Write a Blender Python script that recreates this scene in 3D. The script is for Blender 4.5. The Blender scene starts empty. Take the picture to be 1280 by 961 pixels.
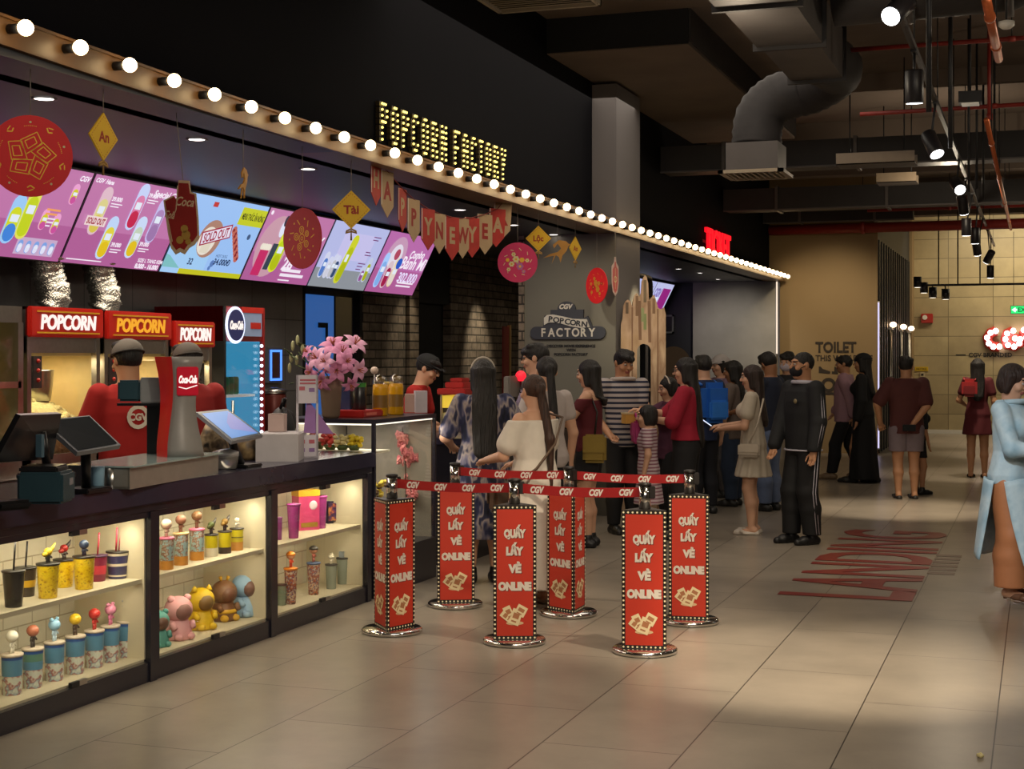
import bpy, bmesh, math, random
import numpy as np
from mathutils import Vector, Matrix
R = math.radians
PI = math.pi
random.seed(7)
SC = bpy.context.scene
COL = SC.collection
CAM_H = 1.65
F = 1870.0
TH = R(19.4)
S_, C_ = math.sin(TH), math.cos(TH)

# ---- survey helpers: turn measurements on the reference into metres ----
def gp(px, py):
    """point on the floor"""
    zc = F * CAM_H / (py - 444.0)
    return at(px, py, zc)
def at(px, py, zc):
    t = (px - 640.0) / F
    return Vector((zc * (t * C_ - S_), zc * (t * S_ + C_), CAM_H - (py - 444.0) / F * zc))
def onX(px, X):
    """(Y, depth) of the column px on the plane x = X"""
    t = (px - 640.0) / F
    zc = X / (t * C_ - S_)
    return zc * (t * S_ + C_), zc
def atX(px, py, X):
    y, zc = onX(px, X)
    return Vector((X, y, CAM_H - (py - 444.0) / F * zc))
def atY(px, py, Y):
    t = (px - 640.0) / F
    zc = Y / (t * S_ + C_)
    return Vector((zc * (t * C_ - S_), Y, CAM_H - (py - 444.0) / F * zc))

# ---- materials ----
MATS = {}
def rgb(h):
    h = h.lstrip('#')
    v = [int(h[i:i + 2], 16) / 255 for i in (0, 2, 4)]
    return tuple(x / 12.92 if x <= .04045 else ((x + .055) / 1.055) ** 2.4 for x in v)
def mat(name, col, rough=.55, metal=0., emit=0., noise=.12, nscale=14., alpha=1., trans=0., bump=0., ecol=None, spec=.5, coat=0.):
    if name in MATS: return MATS[name]
    if isinstance(col, str): col = rgb(col)
    m = bpy.data.materials.new(name); m.use_nodes = True
    nt = m.node_tree; b = nt.nodes['Principled BSDF']
    b.inputs['Roughness'].default_value = rough
    b.inputs['Metallic'].default_value = metal
    b.inputs['Specular IOR Level'].default_value = spec
    b.inputs['Coat Weight'].default_value = coat
    tc = nt.nodes.new('ShaderNodeTexCoord')
    nz = nt.nodes.new('ShaderNodeTexNoise'); nz.inputs['Scale'].default_value = nscale; nz.inputs['Detail'].default_value = 3
    nt.links.new(tc.outputs['Object'], nz.inputs['Vector'])
    mx = nt.nodes.new('ShaderNodeMix'); mx.data_type = 'RGBA'; mx.blend_type = 'MIX'
    mx.inputs[6].default_value = tuple(c * (1 - noise) for c in col) + (1,)
    mx.inputs[7].default_value = tuple(min(1, c * (1 + noise)) for c in col) + (1,)
    nt.links.new(nz.outputs['Fac'], mx.inputs[0])
    nt.links.new(mx.outputs[2], b.inputs['Base Color'])
    if emit > 0:
        b.inputs['Emission Strength'].default_value = emit
        if ecol is None: nt.links.new(mx.outputs[2], b.inputs['Emission Color'])
        else: b.inputs['Emission Color'].default_value = tuple(rgb(ecol) if isinstance(ecol, str) else ecol) + (1,)
    if trans: b.inputs['Transmission Weight'].default_value = trans
    if alpha < 1: b.inputs['Alpha'].default_value = alpha
    if bump:
        bp = nt.nodes.new('ShaderNodeBump'); bp.inputs['Strength'].default_value = bump; bp.inputs['Distance'].default_value = .01
        nt.links.new(nz.outputs['Fac'], bp.inputs['Height']); nt.links.new(bp.outputs['Normal'], b.inputs['Normal'])
    m['b'] = 1
    MATS[name] = m
    return m
def emat(name, col, strength=1.0):
    """self-lit surface (screens, lamps): black base, emission colour"""
    if name in MATS: return MATS[name]
    if isinstance(col, str): col = rgb(col)
    m = mat(name, (.01, .01, .01), rough=.35, noise=.05, emit=strength, ecol=col)
    return m
def glass(name, tint=(1, 1, 1), refl=.12, rough=.02):
    if name in MATS: return MATS[name]
    m = bpy.data.materials.new(name); m.use_nodes = True
    nt = m.node_tree; nt.nodes.clear()
    o = nt.nodes.new('ShaderNodeOutputMaterial')
    tr = nt.nodes.new('ShaderNodeBsdfTransparent'); tr.inputs[0].default_value = tuple(tint) + (1,)
    gl = nt.nodes.new('ShaderNodeBsdfGlossy'); gl.inputs['Roughness'].default_value = rough
    lw = nt.nodes.new('ShaderNodeLayerWeight'); lw.inputs[0].default_value = .5
    pw = nt.nodes.new('ShaderNodeMath'); pw.operation = 'POWER'; pw.inputs[1].default_value = 4.
    nt.links.new(lw.outputs['Facing'], pw.inputs[0])
    mp = nt.nodes.new('ShaderNodeMath'); mp.operation = 'MULTIPLY_ADD'; mp.inputs[1].default_value = .5; mp.inputs[2].default_value = refl * .3
    nt.links.new(pw.outputs[0], mp.inputs[0])
    mx = nt.nodes.new('ShaderNodeMixShader')
    nt.links.new(mp.outputs[0], mx.inputs[0]); nt.links.new(tr.outputs[0], mx.inputs[1]); nt.links.new(gl.outputs[0], mx.inputs[2])
    nt.links.new(mx.outputs[0], o.inputs[0])
    MATS[name] = m
    return m
def nodes_mat(name):
    m = bpy.data.materials.new(name); m.use_nodes = True
    MATS[name] = m
    nt = m.node_tree
    return m, nt, nt.nodes['Principled BSDF'], nt.nodes.new, nt.links.new
def brick_mat(name, c1, c2, mortar, bw, bh, plane, offset=.5, msize=.008, rough=.7, bump=.4, noise=.35, nscale=6., spec=.5, bias=0.):
    """bricks / tiles laid in object space on the plane 'xy', 'yz' or 'xz'"""
    if name in MATS: return MATS[name]
    m, nt, b, N, L = nodes_mat(name)
    tc = N('ShaderNodeTexCoord'); sp = N('ShaderNodeSeparateXYZ'); cb = N('ShaderNodeCombineXYZ')
    L(tc.outputs['Object'], sp.inputs[0])
    ax = {'x': 0, 'y': 1, 'z': 2}
    L(sp.outputs[ax[plane[0]]], cb.inputs[0]); L(sp.outputs[ax[plane[1]]], cb.inputs[1])
    br = N('ShaderNodeTexBrick'); br.offset = offset; br.squash = 1.0
    br.inputs['Scale'].default_value = 1.0
    br.inputs['Brick Width'].default_value = bw; br.inputs['Row Height'].default_value = bh
    br.inputs['Mortar Size'].default_value = msize; br.inputs['Mortar Smooth'].default_value = .3; br.inputs['Bias'].default_value = bias
    for k, c in (('Color1', c1), ('Color2', c2), ('Mortar', mortar)):
        br.inputs[k].default_value = tuple(rgb(c) if isinstance(c, str) else c) + (1,)
    L(cb.outputs[0], br.inputs['Vector'])
    nz = N('ShaderNodeTexNoise'); nz.inputs['Scale'].default_value = nscale; nz.inputs['Detail'].default_value = 6; nz.inputs['Roughness'].default_value = .65
    L(tc.outputs['Object'], nz.inputs['Vector'])
    mr = N('ShaderNodeMapRange'); mr.inputs[1].default_value = .3; mr.inputs[2].default_value = .7
    mr.inputs[3].default_value = 1 - noise; mr.inputs[4].default_value = 1 + noise * .5
    L(nz.outputs['Fac'], mr.inputs[0])
    mx = N('ShaderNodeMix'); mx.data_type = 'RGBA'; mx.blend_type = 'MULTIPLY'; mx.inputs[0].default_value = 1
    L(br.outputs['Color'], mx.inputs[6]); L(mr.outputs[0], mx.inputs[7])
    L(mx.outputs[2], b.inputs['Base Color'])
    b.inputs['Roughness'].default_value = rough; b.inputs['Specular IOR Level'].default_value = spec
    if bump:
        bp = N('ShaderNodeBump'); bp.inputs['Strength'].default_value = bump; bp.inputs['Distance'].default_value = .012; bp.invert = True
        L(br.outputs['Fac'], bp.inputs['Height']); L(bp.outputs[0], b.inputs['Normal'])
    return m
def stripe_mat(name, c1, c2, axis, period, duty=.5, rough=.8, wobble=0.):
    if name in MATS: return MATS[name]
    m, nt, b, N, L = nodes_mat(name)
    tc = N('ShaderNodeTexCoord'); sp = N('ShaderNodeSeparateXYZ'); L(tc.outputs['Object'], sp.inputs[0])
    d = N('ShaderNodeMath'); d.operation = 'DIVIDE'; d.inputs[1].default_value = period; L(sp.outputs['xyz'.index(axis)], d.inputs[0])
    fr = N('ShaderNodeMath'); fr.operation = 'FRACT'; L(d.outputs[0], fr.inputs[0])
    gt = N('ShaderNodeMath'); gt.operation = 'GREATER_THAN'; gt.inputs[1].default_value = duty; L(fr.outputs[0], gt.inputs[0])
    mx = N('ShaderNodeMix'); mx.data_type = 'RGBA'
    mx.inputs[6].default_value = tuple(rgb(c1)) + (1,); mx.inputs[7].default_value = tuple(rgb(c2)) + (1,)
    L(gt.outputs[0], mx.inputs[0]); L(mx.outputs[2], b.inputs['Base Color']); b.inputs['Roughness'].default_value = rough
    return m
def blotch_mat(name, cols, scale, rough=.8, emit=0., sx=1, sy=1, sz=1, detail=2., stops=None, bump=0.):
    """noise driven colour ramp: tie-dye cloth, printed cups, confetti"""
    if name in MATS: return MATS[name]
    m, nt, b, N, L = nodes_mat(name)
    tc = N('ShaderNodeTexCoord'); mp = N('ShaderNodeMapping'); mp.inputs['Scale'].default_value = (sx, sy, sz)
    L(tc.outputs['Object'], mp.inputs[0])
    nz = N('ShaderNodeTexNoise'); nz.inputs['Scale'].default_value = scale; nz.inputs['Detail'].default_value = detail
    L(mp.outputs[0], nz.inputs['Vector'])
    cr = N('ShaderNodeValToRGB'); e = cr.color_ramp.elements
    n = len(cols)
    ps = stops or [.32 + .36 * i / (n - 1) for i in range(n)]
    while len(e) < n: e.new(.5)
    for i, c in enumerate(cols):
        e[i].position = ps[i]; e[i].color = tuple(rgb(c)) + (1,)
    L(nz.outputs['Fac'], cr.inputs[0]); L(cr.outputs[0], b.inputs['Base Color']); b.inputs['Roughness'].default_value = rough
    if emit: L(cr.outputs[0], b.inputs['Emission Color']); b.inputs['Emission Strength'].default_value = emit
    if bump:
        bp = N('ShaderNodeBump'); bp.inputs['Strength'].default_value = bump; bp.inputs['Distance'].default_value = .02
        L(nz.outputs['Fac'], bp.inputs['Height']); L(bp.outputs[0], b.inputs['Normal'])
    return m

# ---- objects ----
def link(o, parent=None):
    COL.objects.link(o)
    if parent is not None: o.parent = parent
    return o
def tag(o, label=None, cat=None, group=None, kind=None):
    if label: o['label'] = label
    if cat: o['category'] = cat
    if group: o['group'] = group
    if kind: o['kind'] = kind
    return o
def thing(name, label, cat, loc=(0, 0, 0), rz=0., group=None):
    o = bpy.data.objects.new(name, None); o.empty_display_size = .1
    o.location = loc; o.rotation_euler = (0, 0, rz)
    link(o); tag(o, label, cat, group)
    return o
KIDS = {}
def copy_tree(o, loc=None, rz=None, label=None, group=None, parent=None):
    c = o.copy(); COL.objects.link(c)
    if parent is not None: c.parent = parent
    if loc is not None: c.location = loc
    if rz is not None: c.rotation_euler = (0, 0, rz)
    if label: c['label'] = label
    if group: c['group'] = group
    for ch in list(KIDS.get(o.name, [])):
        copy_tree(ch, parent=c)
        KIDS.setdefault(c.name, [])
    return c
def note_child(p, o):
    KIDS.setdefault(p.name, []).append(o)
    return o

def frame(origin, right, up):
    r = Vector(right).normalized(); u = Vector(up).normalized(); n = r.cross(u).normalized(); u = n.cross(r)
    M = Matrix(((r.x, u.x, n.x, origin[0]), (r.y, u.y, n.y, origin[1]), (r.z, u.z, n.z, origin[2]), (0, 0, 0, 1)))
    return M

class MB:
    """collects shapes for ONE mesh object; every shape carries a material"""
    def __init__(s): s.v = []; s.f = []; s.m = []; s.mats = []; s.sm = []; s.M = None
    def mi(s, m):
        if m not in s.mats: s.mats.append(m)
        return s.mats.index(m)
    def add(s, vs, fs, m, smooth=False, M=None):
        M = M if M is not None else s.M
        n = len(s.v); k = s.mi(m)
        for p in vs:
            p = Vector(p)
            s.v.append(M @ p if M is not None else p)
        for f in fs:
            s.f.append([n + i for i in f]); s.m.append(k); s.sm.append(smooth)
        return s
    def box(s, c, d, m, M=None, bev=0.):
        """centre, full sizes"""
        x, y, z = c; a, b, h = d[0] / 2, d[1] / 2, d[2] / 2
        if bev <= 0:
            vs = [(x + i * a, y + j * b, z + k * h) for k in (-1, 1) for j in (-1, 1) for i in (-1, 1)]
            fs = [(0, 2, 3, 1), (4, 5, 7, 6), (0, 1, 5, 4), (2, 6, 7, 3), (0, 4, 6, 2), (1, 3, 7, 5)]
            return s.add(vs, fs, m, False, M)
        bm = bmesh.new(); bmesh.ops.create_cube(bm, size=1)
        for v in bm.verts: v.co = Vector((x + v.co.x * d[0], y + v.co.y * d[1], z + v.co.z * d[2]))
        bmesh.ops.bevel(bm, geom=bm.edges[:], offset=min(bev, min(d) * .45), segments=2, affect='EDGES')
        return s.bm(bm, m, M, False)
    def b2(s, lo, hi, m, M=None, bev=0.):
        return s.box([(p + q) / 2 for p, q in zip(lo, hi)], [abs(q - p) for p, q in zip(lo, hi)], m, M, bev)
    def bm(s, bm, m, M=None, smooth=False):
        bm.verts.index_update()
        vs = [v.co.copy() for v in bm.verts]; fs = [[v.index for v in f.verts] for f in bm.faces]; bm.free()
        return s.add(vs, fs, m, smooth, M)
    def lathe(s, prof, m, seg=20, c=(0, 0, 0), M=None, smooth=True, sx=1., sy=1., cap=True):
        vs = []; fs = []; n = len(prof)
        for r, z in prof:
            for k in range(seg):
                a = 2 * PI * k / seg
                vs.append((c[0] + r * math.cos(a) * sx, c[1] + r * math.sin(a) * sy, c[2] + z))
        for i in range(n - 1):
            for k in range(seg):
                q = (k + 1) % seg
                fs.append((i * seg + k, i * seg + q, (i + 1) * seg + q, (i + 1) * seg + k))
        if cap:
            if prof[0][0] > 1e-5: fs.append(list(range(seg))[::-1])
            if prof[-1][0] > 1e-5: fs.append([(n - 1) * seg + k for k in range(seg)])
        return s.add(vs, fs, m, smooth, M)
    def ball(s, c, r, m, seg=14, rings=9, M=None):
        if not hasattr(r, '__len__'): r = (r, r, r)
        bm = bmesh.new(); bmesh.ops.create_uvsphere(bm, u_segments=seg, v_segments=rings, radius=1)
        for v in bm.verts: v.co = Vector((c[0] + v.co.x * r[0], c[1] + v.co.y * r[1], c[2] + v.co.z * r[2]))
        return s.bm(bm, m, M, True)
    def tube(s, pts, r, m, seg=8, M=None, cap=True, smooth=True):
        pts = [Vector(p) for p in pts]; n = len(pts)
        rs = r if hasattr(r, '__len__') else [r] * n
        vs = []; fs = []; prev = None
        for i, p in enumerate(pts):
            t = (pts[min(i + 1, n - 1)] - pts[max(i - 1, 0)])
            t = t.normalized() if t.length > 1e-9 else Vector((0, 0, 1))
            if prev is None:
                a = Vector((0, 0, 1)) if abs(t.z) < .9 else Vector((1, 0, 0))
                u = t.cross(a).normalized()
            else:
                u = (prev - t * prev.dot(t))
                u = u.normalized() if u.length > 1e-6 else t.orthogonal().normalized()
            prev = u; w = t.cross(u)
            for k in range(seg):
                an = 2 * PI * k / seg
                vs.append(p + (u * math.cos(an) + w * math.sin(an)) * rs[i])
        for i in range(n - 1):
            for k in range(seg):
                q = (k + 1) % seg
                fs.append((i * seg + k, i * seg + q, (i + 1) * seg + q, (i + 1) * seg + k))
        if cap: fs.append(list(range(seg))[::-1]); fs.append([(n - 1) * seg + k for k in range(seg)])
        return s.add(vs, fs, m, smooth, M)
    def cyl(s, a, b, r, m, seg=14, M=None, r2=None):
        return s.tube([a, b], [r, r if r2 is None else r2], m, seg, M)
    def poly(s, pts, m, z=0., M=None, depth=0.):
        """2-D outline (local xy), optionally extruded from z to z+depth"""
        n = len(pts)
        if depth == 0: return s.add([(p[0], p[1], z) for p in pts], [list(range(n))], m, False, M)
        vs = [(p[0], p[1], z) for p in pts] + [(p[0], p[1], z + depth) for p in pts]
        fs = [list(range(n))[::-1], [n + i for i in range(n)]] + [(i, (i + 1) % n, n + (i + 1) % n, n + i) for i in range(n)]
        return s.add(vs, fs, m, False, M)
    def disc(s, c, r, m, z=0., M=None, depth=0., seg=28, ry=None):
        ry = r if ry is None else ry
        return s.poly([(c[0] + r * math.cos(2 * PI * k / seg), c[1] + ry * math.sin(2 * PI * k / seg)) for k in range(seg)], m, z, M, depth)
    def rect(s, x0, y0, x1, y1, m, z=0., M=None, depth=0.):
        return s.poly([(x0, y0), (x1, y0), (x1, y1), (x0, y1)], m, z, M, depth)
    def text(s, body, size, m, c=(0, 0), z=0., M=None, ext=0., align='CENTER', bold=0., shear=0., sx=1., fit=None, rot=0.):
        vs, fs = text_geo(body, ext, bold, shear)
        xs = [v[0] for v in vs]; ys = [v[1] for v in vs]
        if not xs: return s
        x0, x1 = min(xs), max(xs); k = size / .69
        kx = k * sx
        if fit: kx = fit / (x1 - x0)
        ox = {'CENTER': (x0 + x1) / 2, 'LEFT': x0, 'RIGHT': x1}[align]
        ca, sa = math.cos(rot), math.sin(rot)
        out = []
        for v in vs:
            x, y = (v[0] - ox) * kx, (v[1] - .345) * k
            out.append((c[0] + x * ca - y * sa, c[1] + x * sa + y * ca, z + (v[2] + ext)))
        return s.add(out, fs, m, False, M)
    def build(s, name, parent=None, loc=None, rz=None, note=False):
        me = bpy.data.meshes.new(name)
        me.from_pydata([tuple(v) for v in s.v], [], s.f)
        for m in s.mats: me.materials.append(m)
        me.polygons.foreach_set('material_index', s.m)
        me.polygons.foreach_set('use_smooth', s.sm)
        me.update()
        o = bpy.data.objects.new(name, me); link(o, parent)
        if loc is not None: o.location = loc
        if rz is not None: o.rotation_euler = (0, 0, rz)
        if parent is not None: note_child(parent, o)
        return o
TG = {}
def text_geo(body, ext, bold, shear):
    key = (body, round(ext, 4), bold, shear)
    if key in TG: return TG[key]
    c = bpy.data.curves.new('t', 'FONT'); c.body = body; c.extrude = ext; c.offset = bold; c.shear = shear; c.resolution_u = 3
    o = bpy.data.objects.new('t', c); COL.objects.link(o)
    dg = bpy.context.evaluated_depsgraph_get()
    me = bpy.data.meshes.new_from_object(o.evaluated_get(dg))
    TG[key] = ([tuple(v.co) for v in me.vertices], [list(p.vertices) for p in me.polygons])
    bpy.data.objects.remove(o); bpy.data.curves.remove(c); bpy.data.meshes.remove(me)
    return TG[key]
def struct(name, mb, label=None):
    o = mb.build(name); o['kind'] = 'structure'
    if label: o['label'] = label
    return o
def ell(n, rx, ry, a0=0, a1=2 * PI): return [(rx * math.cos(a0 + (a1 - a0) * k / (n - 1)), ry * math.sin(a0 + (a1 - a0) * k / (n - 1))) for k in range(n)]

# ---- camera ----
cd = bpy.data.cameras.new('camera'); cam = bpy.data.objects.new('camera', cd); COL.objects.link(cam)
cam.location = (0, 0, CAM_H); cam.rotation_euler = (PI / 2, 0, TH)
cd.sensor_width = 36; cd.lens = F / 1280 * 36; cd.shift_y = -36.5 / 1280; cd.clip_start = .05; cd.clip_end = 200
SC.camera = cam
SC.view_settings.view_transform = 'Standard'
# ================= materials =================
M_floor = brick_mat('floor_tile', '#968c7f', '#8e8477', '#3a342e', 1.212, .606, 'yx', offset=.5, msize=.0035, rough=.3, bump=.05, noise=.22, nscale=1.6, spec=.4)
M_black = mat('black_paint', '#1b1b1e', .55, noise=.15)
M_fascia = mat('fascia_black', '#101014', .95, noise=.12, nscale=3, spec=.08)
M_soffit = mat('soffit_grey', '#3b3d44', .45, noise=.2, nscale=1.2)
M_conc = mat('ceiling_concrete', '#6a5d53', .9, noise=.35, nscale=1.5, bump=.3)
M_tile = brick_mat('grey_wall_tile', '#6b6b6e', '#646467', '#3c3c3f', .62, .33, 'yz', offset=0., msize=.006, rough=.4, bump=.25, noise=.25, nscale=2.)
M_brick = brick_mat('grey_brick', '#8f8171', '#6f6558', '#3d3830', .30, .095, 'yz', offset=.5, msize=.009, rough=.85, bump=.9, noise=.5, nscale=9)
M_brickx = brick_mat('grey_brick_end', '#9a8a76', '#7a6d5d', '#3d3830', .30, .095, 'xz', offset=.5, msize=.009, rough=.85, bump=.9, noise=.5, nscale=9)
M_logo = mat('wall_olive_grey', '#6f6c60', .7, noise=.1, nscale=2)
M_column = mat('column_grey', '#6a6564', .7, noise=.06, nscale=2)
M_plaster = mat('plaster_grey', '#8a857c', .8, noise=.3, nscale=2.2)
M_toilet = mat('wall_ochre', '#8a7350', .75, noise=.12, nscale=.9)
M_far = brick_mat('far_wall_tile', '#b3a27c', '#a08f6c', '#74684f', .9, .41, 'xz', offset=0., msize=.008, rough=.45, bump=.2, noise=.2, nscale=1.4)
M_wood = mat('warm_wood_strip', '#664826', .4, noise=.3, nscale=6)
M_steel = mat('brushed_steel', '#b9b7b2', .28, metal=1., noise=.15, nscale=30)
M_chrome = mat('chrome', '#d5d3d0', .12, metal=1., noise=.05)
M_duct = mat('duct_metal', '#5b5654', .55, metal=.55, noise=.2, nscale=4)
M_dduct = mat('dark_duct_metal', '#2f2c2c', .6, metal=.3, noise=.25, nscale=4)
M_red = mat('red_pipe_paint', '#8e2b23', .5, noise=.2)
M_orange = mat('orange_lit_pipe', '#c4663a', .4, metal=.4, noise=.2)  # red pipe paint with the orange lamplight put into its colour
M_white = mat('white_paint', '#d8d4cc', .5, noise=.06)
M_led = emat('led_white', '#ffe9d2', 2.4)
M_lens = emat('spot_lens', '#ffffff', 9.)
M_bulb = emat('bulb_glow', '#ffd9a0', 11.)
M_dark = mat('void_dark', '#0d0d0f', .8, noise=.1)

# ================= room shell =================
b = MB(); b.b2((-9.4, -2.5, -.12), (6.2, 36, 0), M_floor)
floor = struct('floor', b); floor.location.x = -.18
b = MB(); b.b2((-9.5, -2.5, 4.8), (6.2, 36, 5.0), M_conc); struct('ceiling', b)
b = MB(); b.b2((5.0, -2.5, 0), (5.15, 36, 4.8), M_plaster); struct('wall_right', b)
# wall behind the popcorn kitchen
b = MB(); b.b2((-6.75, -2.5, 0), (-6.6, 12.75, 2.9), M_tile); struct('wall_left', b)
b = MB(); b.b2((-6.75, 14.1, 0), (-6.6, 15.45, 2.9), M_brick); b.b2((-6.59, 15.2, 0), (-6.55, 15.46, 2.9), M_brickx); struct('wall_brick', b)
b = MB(); b.b2((-6.75, 16.55, 0), (-6.6, 19.3, 2.9), M_brick); struct('wall_brick_far', b)
b = MB(); b.b2((-6.74, 15.45, 0), (-6.7, 16.55, 2.25), M_dark); b.b2((-6.75, 15.45, 2.25), (-6.62, 16.55, 2.9), M_dark); struct('wall_doorway', b)  # black panel fills the opening, standing in for its unlit depth
b = MB(); b.b2((-6.75, 19.3, 0), (-6.6, 25.4, 2.9), M_black); struct('wall_ticket', b)
b = MB(); b.b2((-6.6, 25.4, 0), (-5.5, 25.55, 2.9), M_black); struct('wall_dark', b)
# staff door with a blue lit window
b = MB(); b.b2((-6.72, 12.75, 0), (-6.66, 14.1, 2.9), M_black)
for y in (12.78, 14.05): b.b2((-6.66, y - .03, 0), (-6.6, y + .03, 2.32), M_dark)
b.b2((-6.66, 12.75, 2.3), (-6.6, 14.1, 2.36), M_dark)
struct('door_1', b)
b = MB(); b.b2((-6.655, 12.86, .9), (-6.64, 13.5, 2.24), emat('window_blue', '#3f7fd8', .42)); b.b2((-6.655, 13.55, .9), (-6.645, 13.98, 2.24), mat('window_navy', '#141c33', .2))
b.b2((-6.635, 13.3, 1.55), (-6.62, 13.33, 1.95), M_dark); b.b2((-6.635, 13.14, 1.92), (-6.62, 13.33, 1.97), M_dark)
struct('window_1', b)
# logo wall / column piercing the soffit
b = MB(); b.b2((-5.08, 14.82, 0), (-4.092, 14.84, 2.9), M_logo); b.b2((-5.08, 14.84, 0), (-4.09, 15.8, 4.44), M_column); struct('wall_logo', b)
b = MB(); b.b2((-5.14, 14.8, 0), (-5.08, 15.0, 2.9), M_brickx); b.b2((-6.6, 19.0, 0), (-5.1, 19.2, 2.9), M_brickx); struct('wall_brick_return', b)
b = MB(); b.b2((-5.6, 25.25, 0), (-4.17, 25.4, 2.9), M_plaster); struct('wall_plaster', b)
b = MB(); b.b2((-4.17, 25.6, 0), (-2.56, 25.75, 4.8), M_toilet); b.b2((-4.35, 25.6, 2.9), (-4.17, 25.75, 4.8), M_toilet); struct('wall_toilet', b)
b = MB(); b.b2((-2.62, 25.75, 0), (-2.56, 32.9, 4.8), M_black)
for k in range(16): b.b2((-2.56, 25.9 + k * .44, 0), (-2.535, 25.96 + k * .44, 3.6), mat('slat_charcoal', '#2c2a2a', .4))
struct('wall_slats', b)
b = MB(); b.b2((-2.62, 32.8, 0), (5.0, 32.95, 4.8), M_far); struct('wall_back', b)
b = MB(); b.b2((-2.56, 32.3, 0), (-2.5, 32.8, 4.8), M_toilet); struct('trim_corner', b)
b = MB(); b.b2((-2.62, 25.58, 0), (-2.54, 25.66, 4.0), M_toilet); struct('trim_edge', b)
b = MB(); b.b2((-2.56, 32.78, 0), (5.0, 32.8, .08), M_white); struct('baseboard_back', b)
# black fascia above the soffit, soffit slab
b = MB(); b.b2((-4.45, -2.5, 2.9), (-4.35, 25.6, 4.8), M_fascia); struct('wall_fascia', b)
b = MB(); b.b2((-6.75, -2.5, 2.9), (-4.08, 25.45, 2.97), M_soffit); struct('ceiling_soffit', b)
b = MB(); b.b2((-6.6, -2.5, 2.55), (-6.5, 14.7, 2.9), M_dark); struct('trim_bulkhead', b)
# dropped slab and crossing beams
b = MB(); b.b2((-4.35, 13.35, 4.47), (-3.0, 19.6, 4.8), M_conc); b.b2((-4.35, 13.33, 4.48), (-3.0, 13.349, 4.8), M_dark); b.b2((-2.999, 13.35, 4.5), (-2.98, 19.6, 4.8), M_dduct); struct('ceiling_slab', b)
for i, (y, w, z) in enumerate([(17.1, .12, 4.62), (20.5, .35, 4.45), (23.6, .35, 4.45), (9.5, .1, 4.7), (27.5, .4, 4.4), (30.4, .4, 4.4)]):
    b = MB(); b.b2((-4.35 if y < 25 else -2.55, y, z), (5, y + w, 4.8), M_conc); struct('ceiling_beam', b)

# ================= marquee strip with globe bulbs =================
def bend(y): return .037 * max(0, (8.3 - y) / 3.05) ** 2
mq = thing('marquee_light_strip', 'long warm wooden strip of round glowing bulbs along the edge of the dark soffit', 'light strip', (-4.2, 5, 2.965))
b = MB()
ys = [-2.5, -1, .5, 2, 3, 4, 4.5, 5, 5.5, 6, 6.5, 7, 7.5, 8.3, 25.45]
for (x0, x1, z0, z1, m) in [(-4.35, -4.07, 2.9, 3.03, M_wood), (-4.07, -4.055, 3.018, 3.03, M_wood), (-4.07, -4.055, 2.9, 2.91, M_wood)]:
    for y0, y1 in zip(ys, ys[1:]):
        a, c = bend(max(y0, 4)), bend(max(y1, 4))
        zlo = (0 if x0 < -4.2 else 1)
        vs = [(x0, y0, z0 + a), (x1, y0, z0 + a), (x1, y0, z1 + a), (x0, y0, z1 + a), (x0, y1, z0 + c), (x1, y1, z0 + c), (x1, y1, z1 + c), (x0, y1, z1 + c)]
        b.add([(p[0] + 4.2, p[1] - 5, p[2] - 2.965) for p in vs], [(0, 3, 2, 1), (4, 5, 6, 7), (0, 1, 5, 4), (1, 2, 6, 5), (2, 3, 7, 6), (3, 0, 4, 7)], m)
b.build('strip_channel', mq)
gb = MB(); gb.ball((0.085, 0, 0), .034, M_bulb, 14, 10)
bs = MB(); bs.cyl((0, 0, 0), (.05, 0, 0), .021, M_black, 10); bs.cyl((.045, 0, 0), (.058, 0, 0), .016, M_wood, 10)
b0 = s0 = None
for k in range(54):
    y = 5.21 + k * .3793
    loc = Vector((.13, y - 5, .012 + bend(y)))
    if b0 is None:
        b0 = gb.build('bulb', mq, loc); s0 = bs.build('bulb_socket', b0)
    else:
        c = b0.copy(); COL.objects.link(c); c.location = loc
        d = s0.copy(); COL.objects.link(d); d.parent = c
b0['label'] = 'round warm glowing globe bulb'

# ================= dot-matrix sign POPCORN FACTORY =================
DOT = {'P': ['###.', '#..#', '#..#', '###.', '#...', '#...', '#...'], 'O': ['.##.', '#..#', '#..#', '#..#', '#..#', '#..#', '.##.'],
       'C': ['.##.', '#..#', '#...', '#...', '#...', '#..#', '.##.'], 'R': ['###.', '#..#', '#..#', '###.', '#.#.', '#..#', '#..#'],
       'N': ['#..#', '##.#', '##.#', '#.##', '#.##', '#..#', '#..#'], 'F': ['####', '#...', '#...', '###.', '#...', '#...', '#...'],
       'A': ['.##.', '#..#', '#..#', '####', '#..#', '#..#', '#..#'], 'T': ['###', '.#.', '.#.', '.#.', '.#.', '.#.', '.#.'],
       'Y': ['#..#', '#..#', '.##.', '.##.', '.#..', '.#..', '.#..']}
sg = thing('bulb_letter_sign', 'POPCORN FACTORY sign in yellow bulb letters on the black fascia', 'sign', (-4.35, 9.5, 3.15))
M_dot = emat('sign_dot', '#ffdc6a', 3.2); M_lback = mat('letter_back', '#2a2008', .5)
b = MB(); y = 0.; P_ = .027; PZ = .0415
for ch in 'POPCORN FACTORY':
    if ch == ' ': y += .09; continue
    g = DOT[ch]
    b = MB()
    for r, row in enumerate(g):
        for c, q in enumerate(row):
            if q == '#':
                b.ball((.05, y + c * P_, (6 - r) * PZ), .0092, M_dot, 8, 5)
                b.box((.02, y + c * P_, (6 - r) * PZ), (.03, .028, .034), M_lback)
    b.build('bulb_letter', sg)
    y += len(g[0]) * P_ + .076
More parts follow.
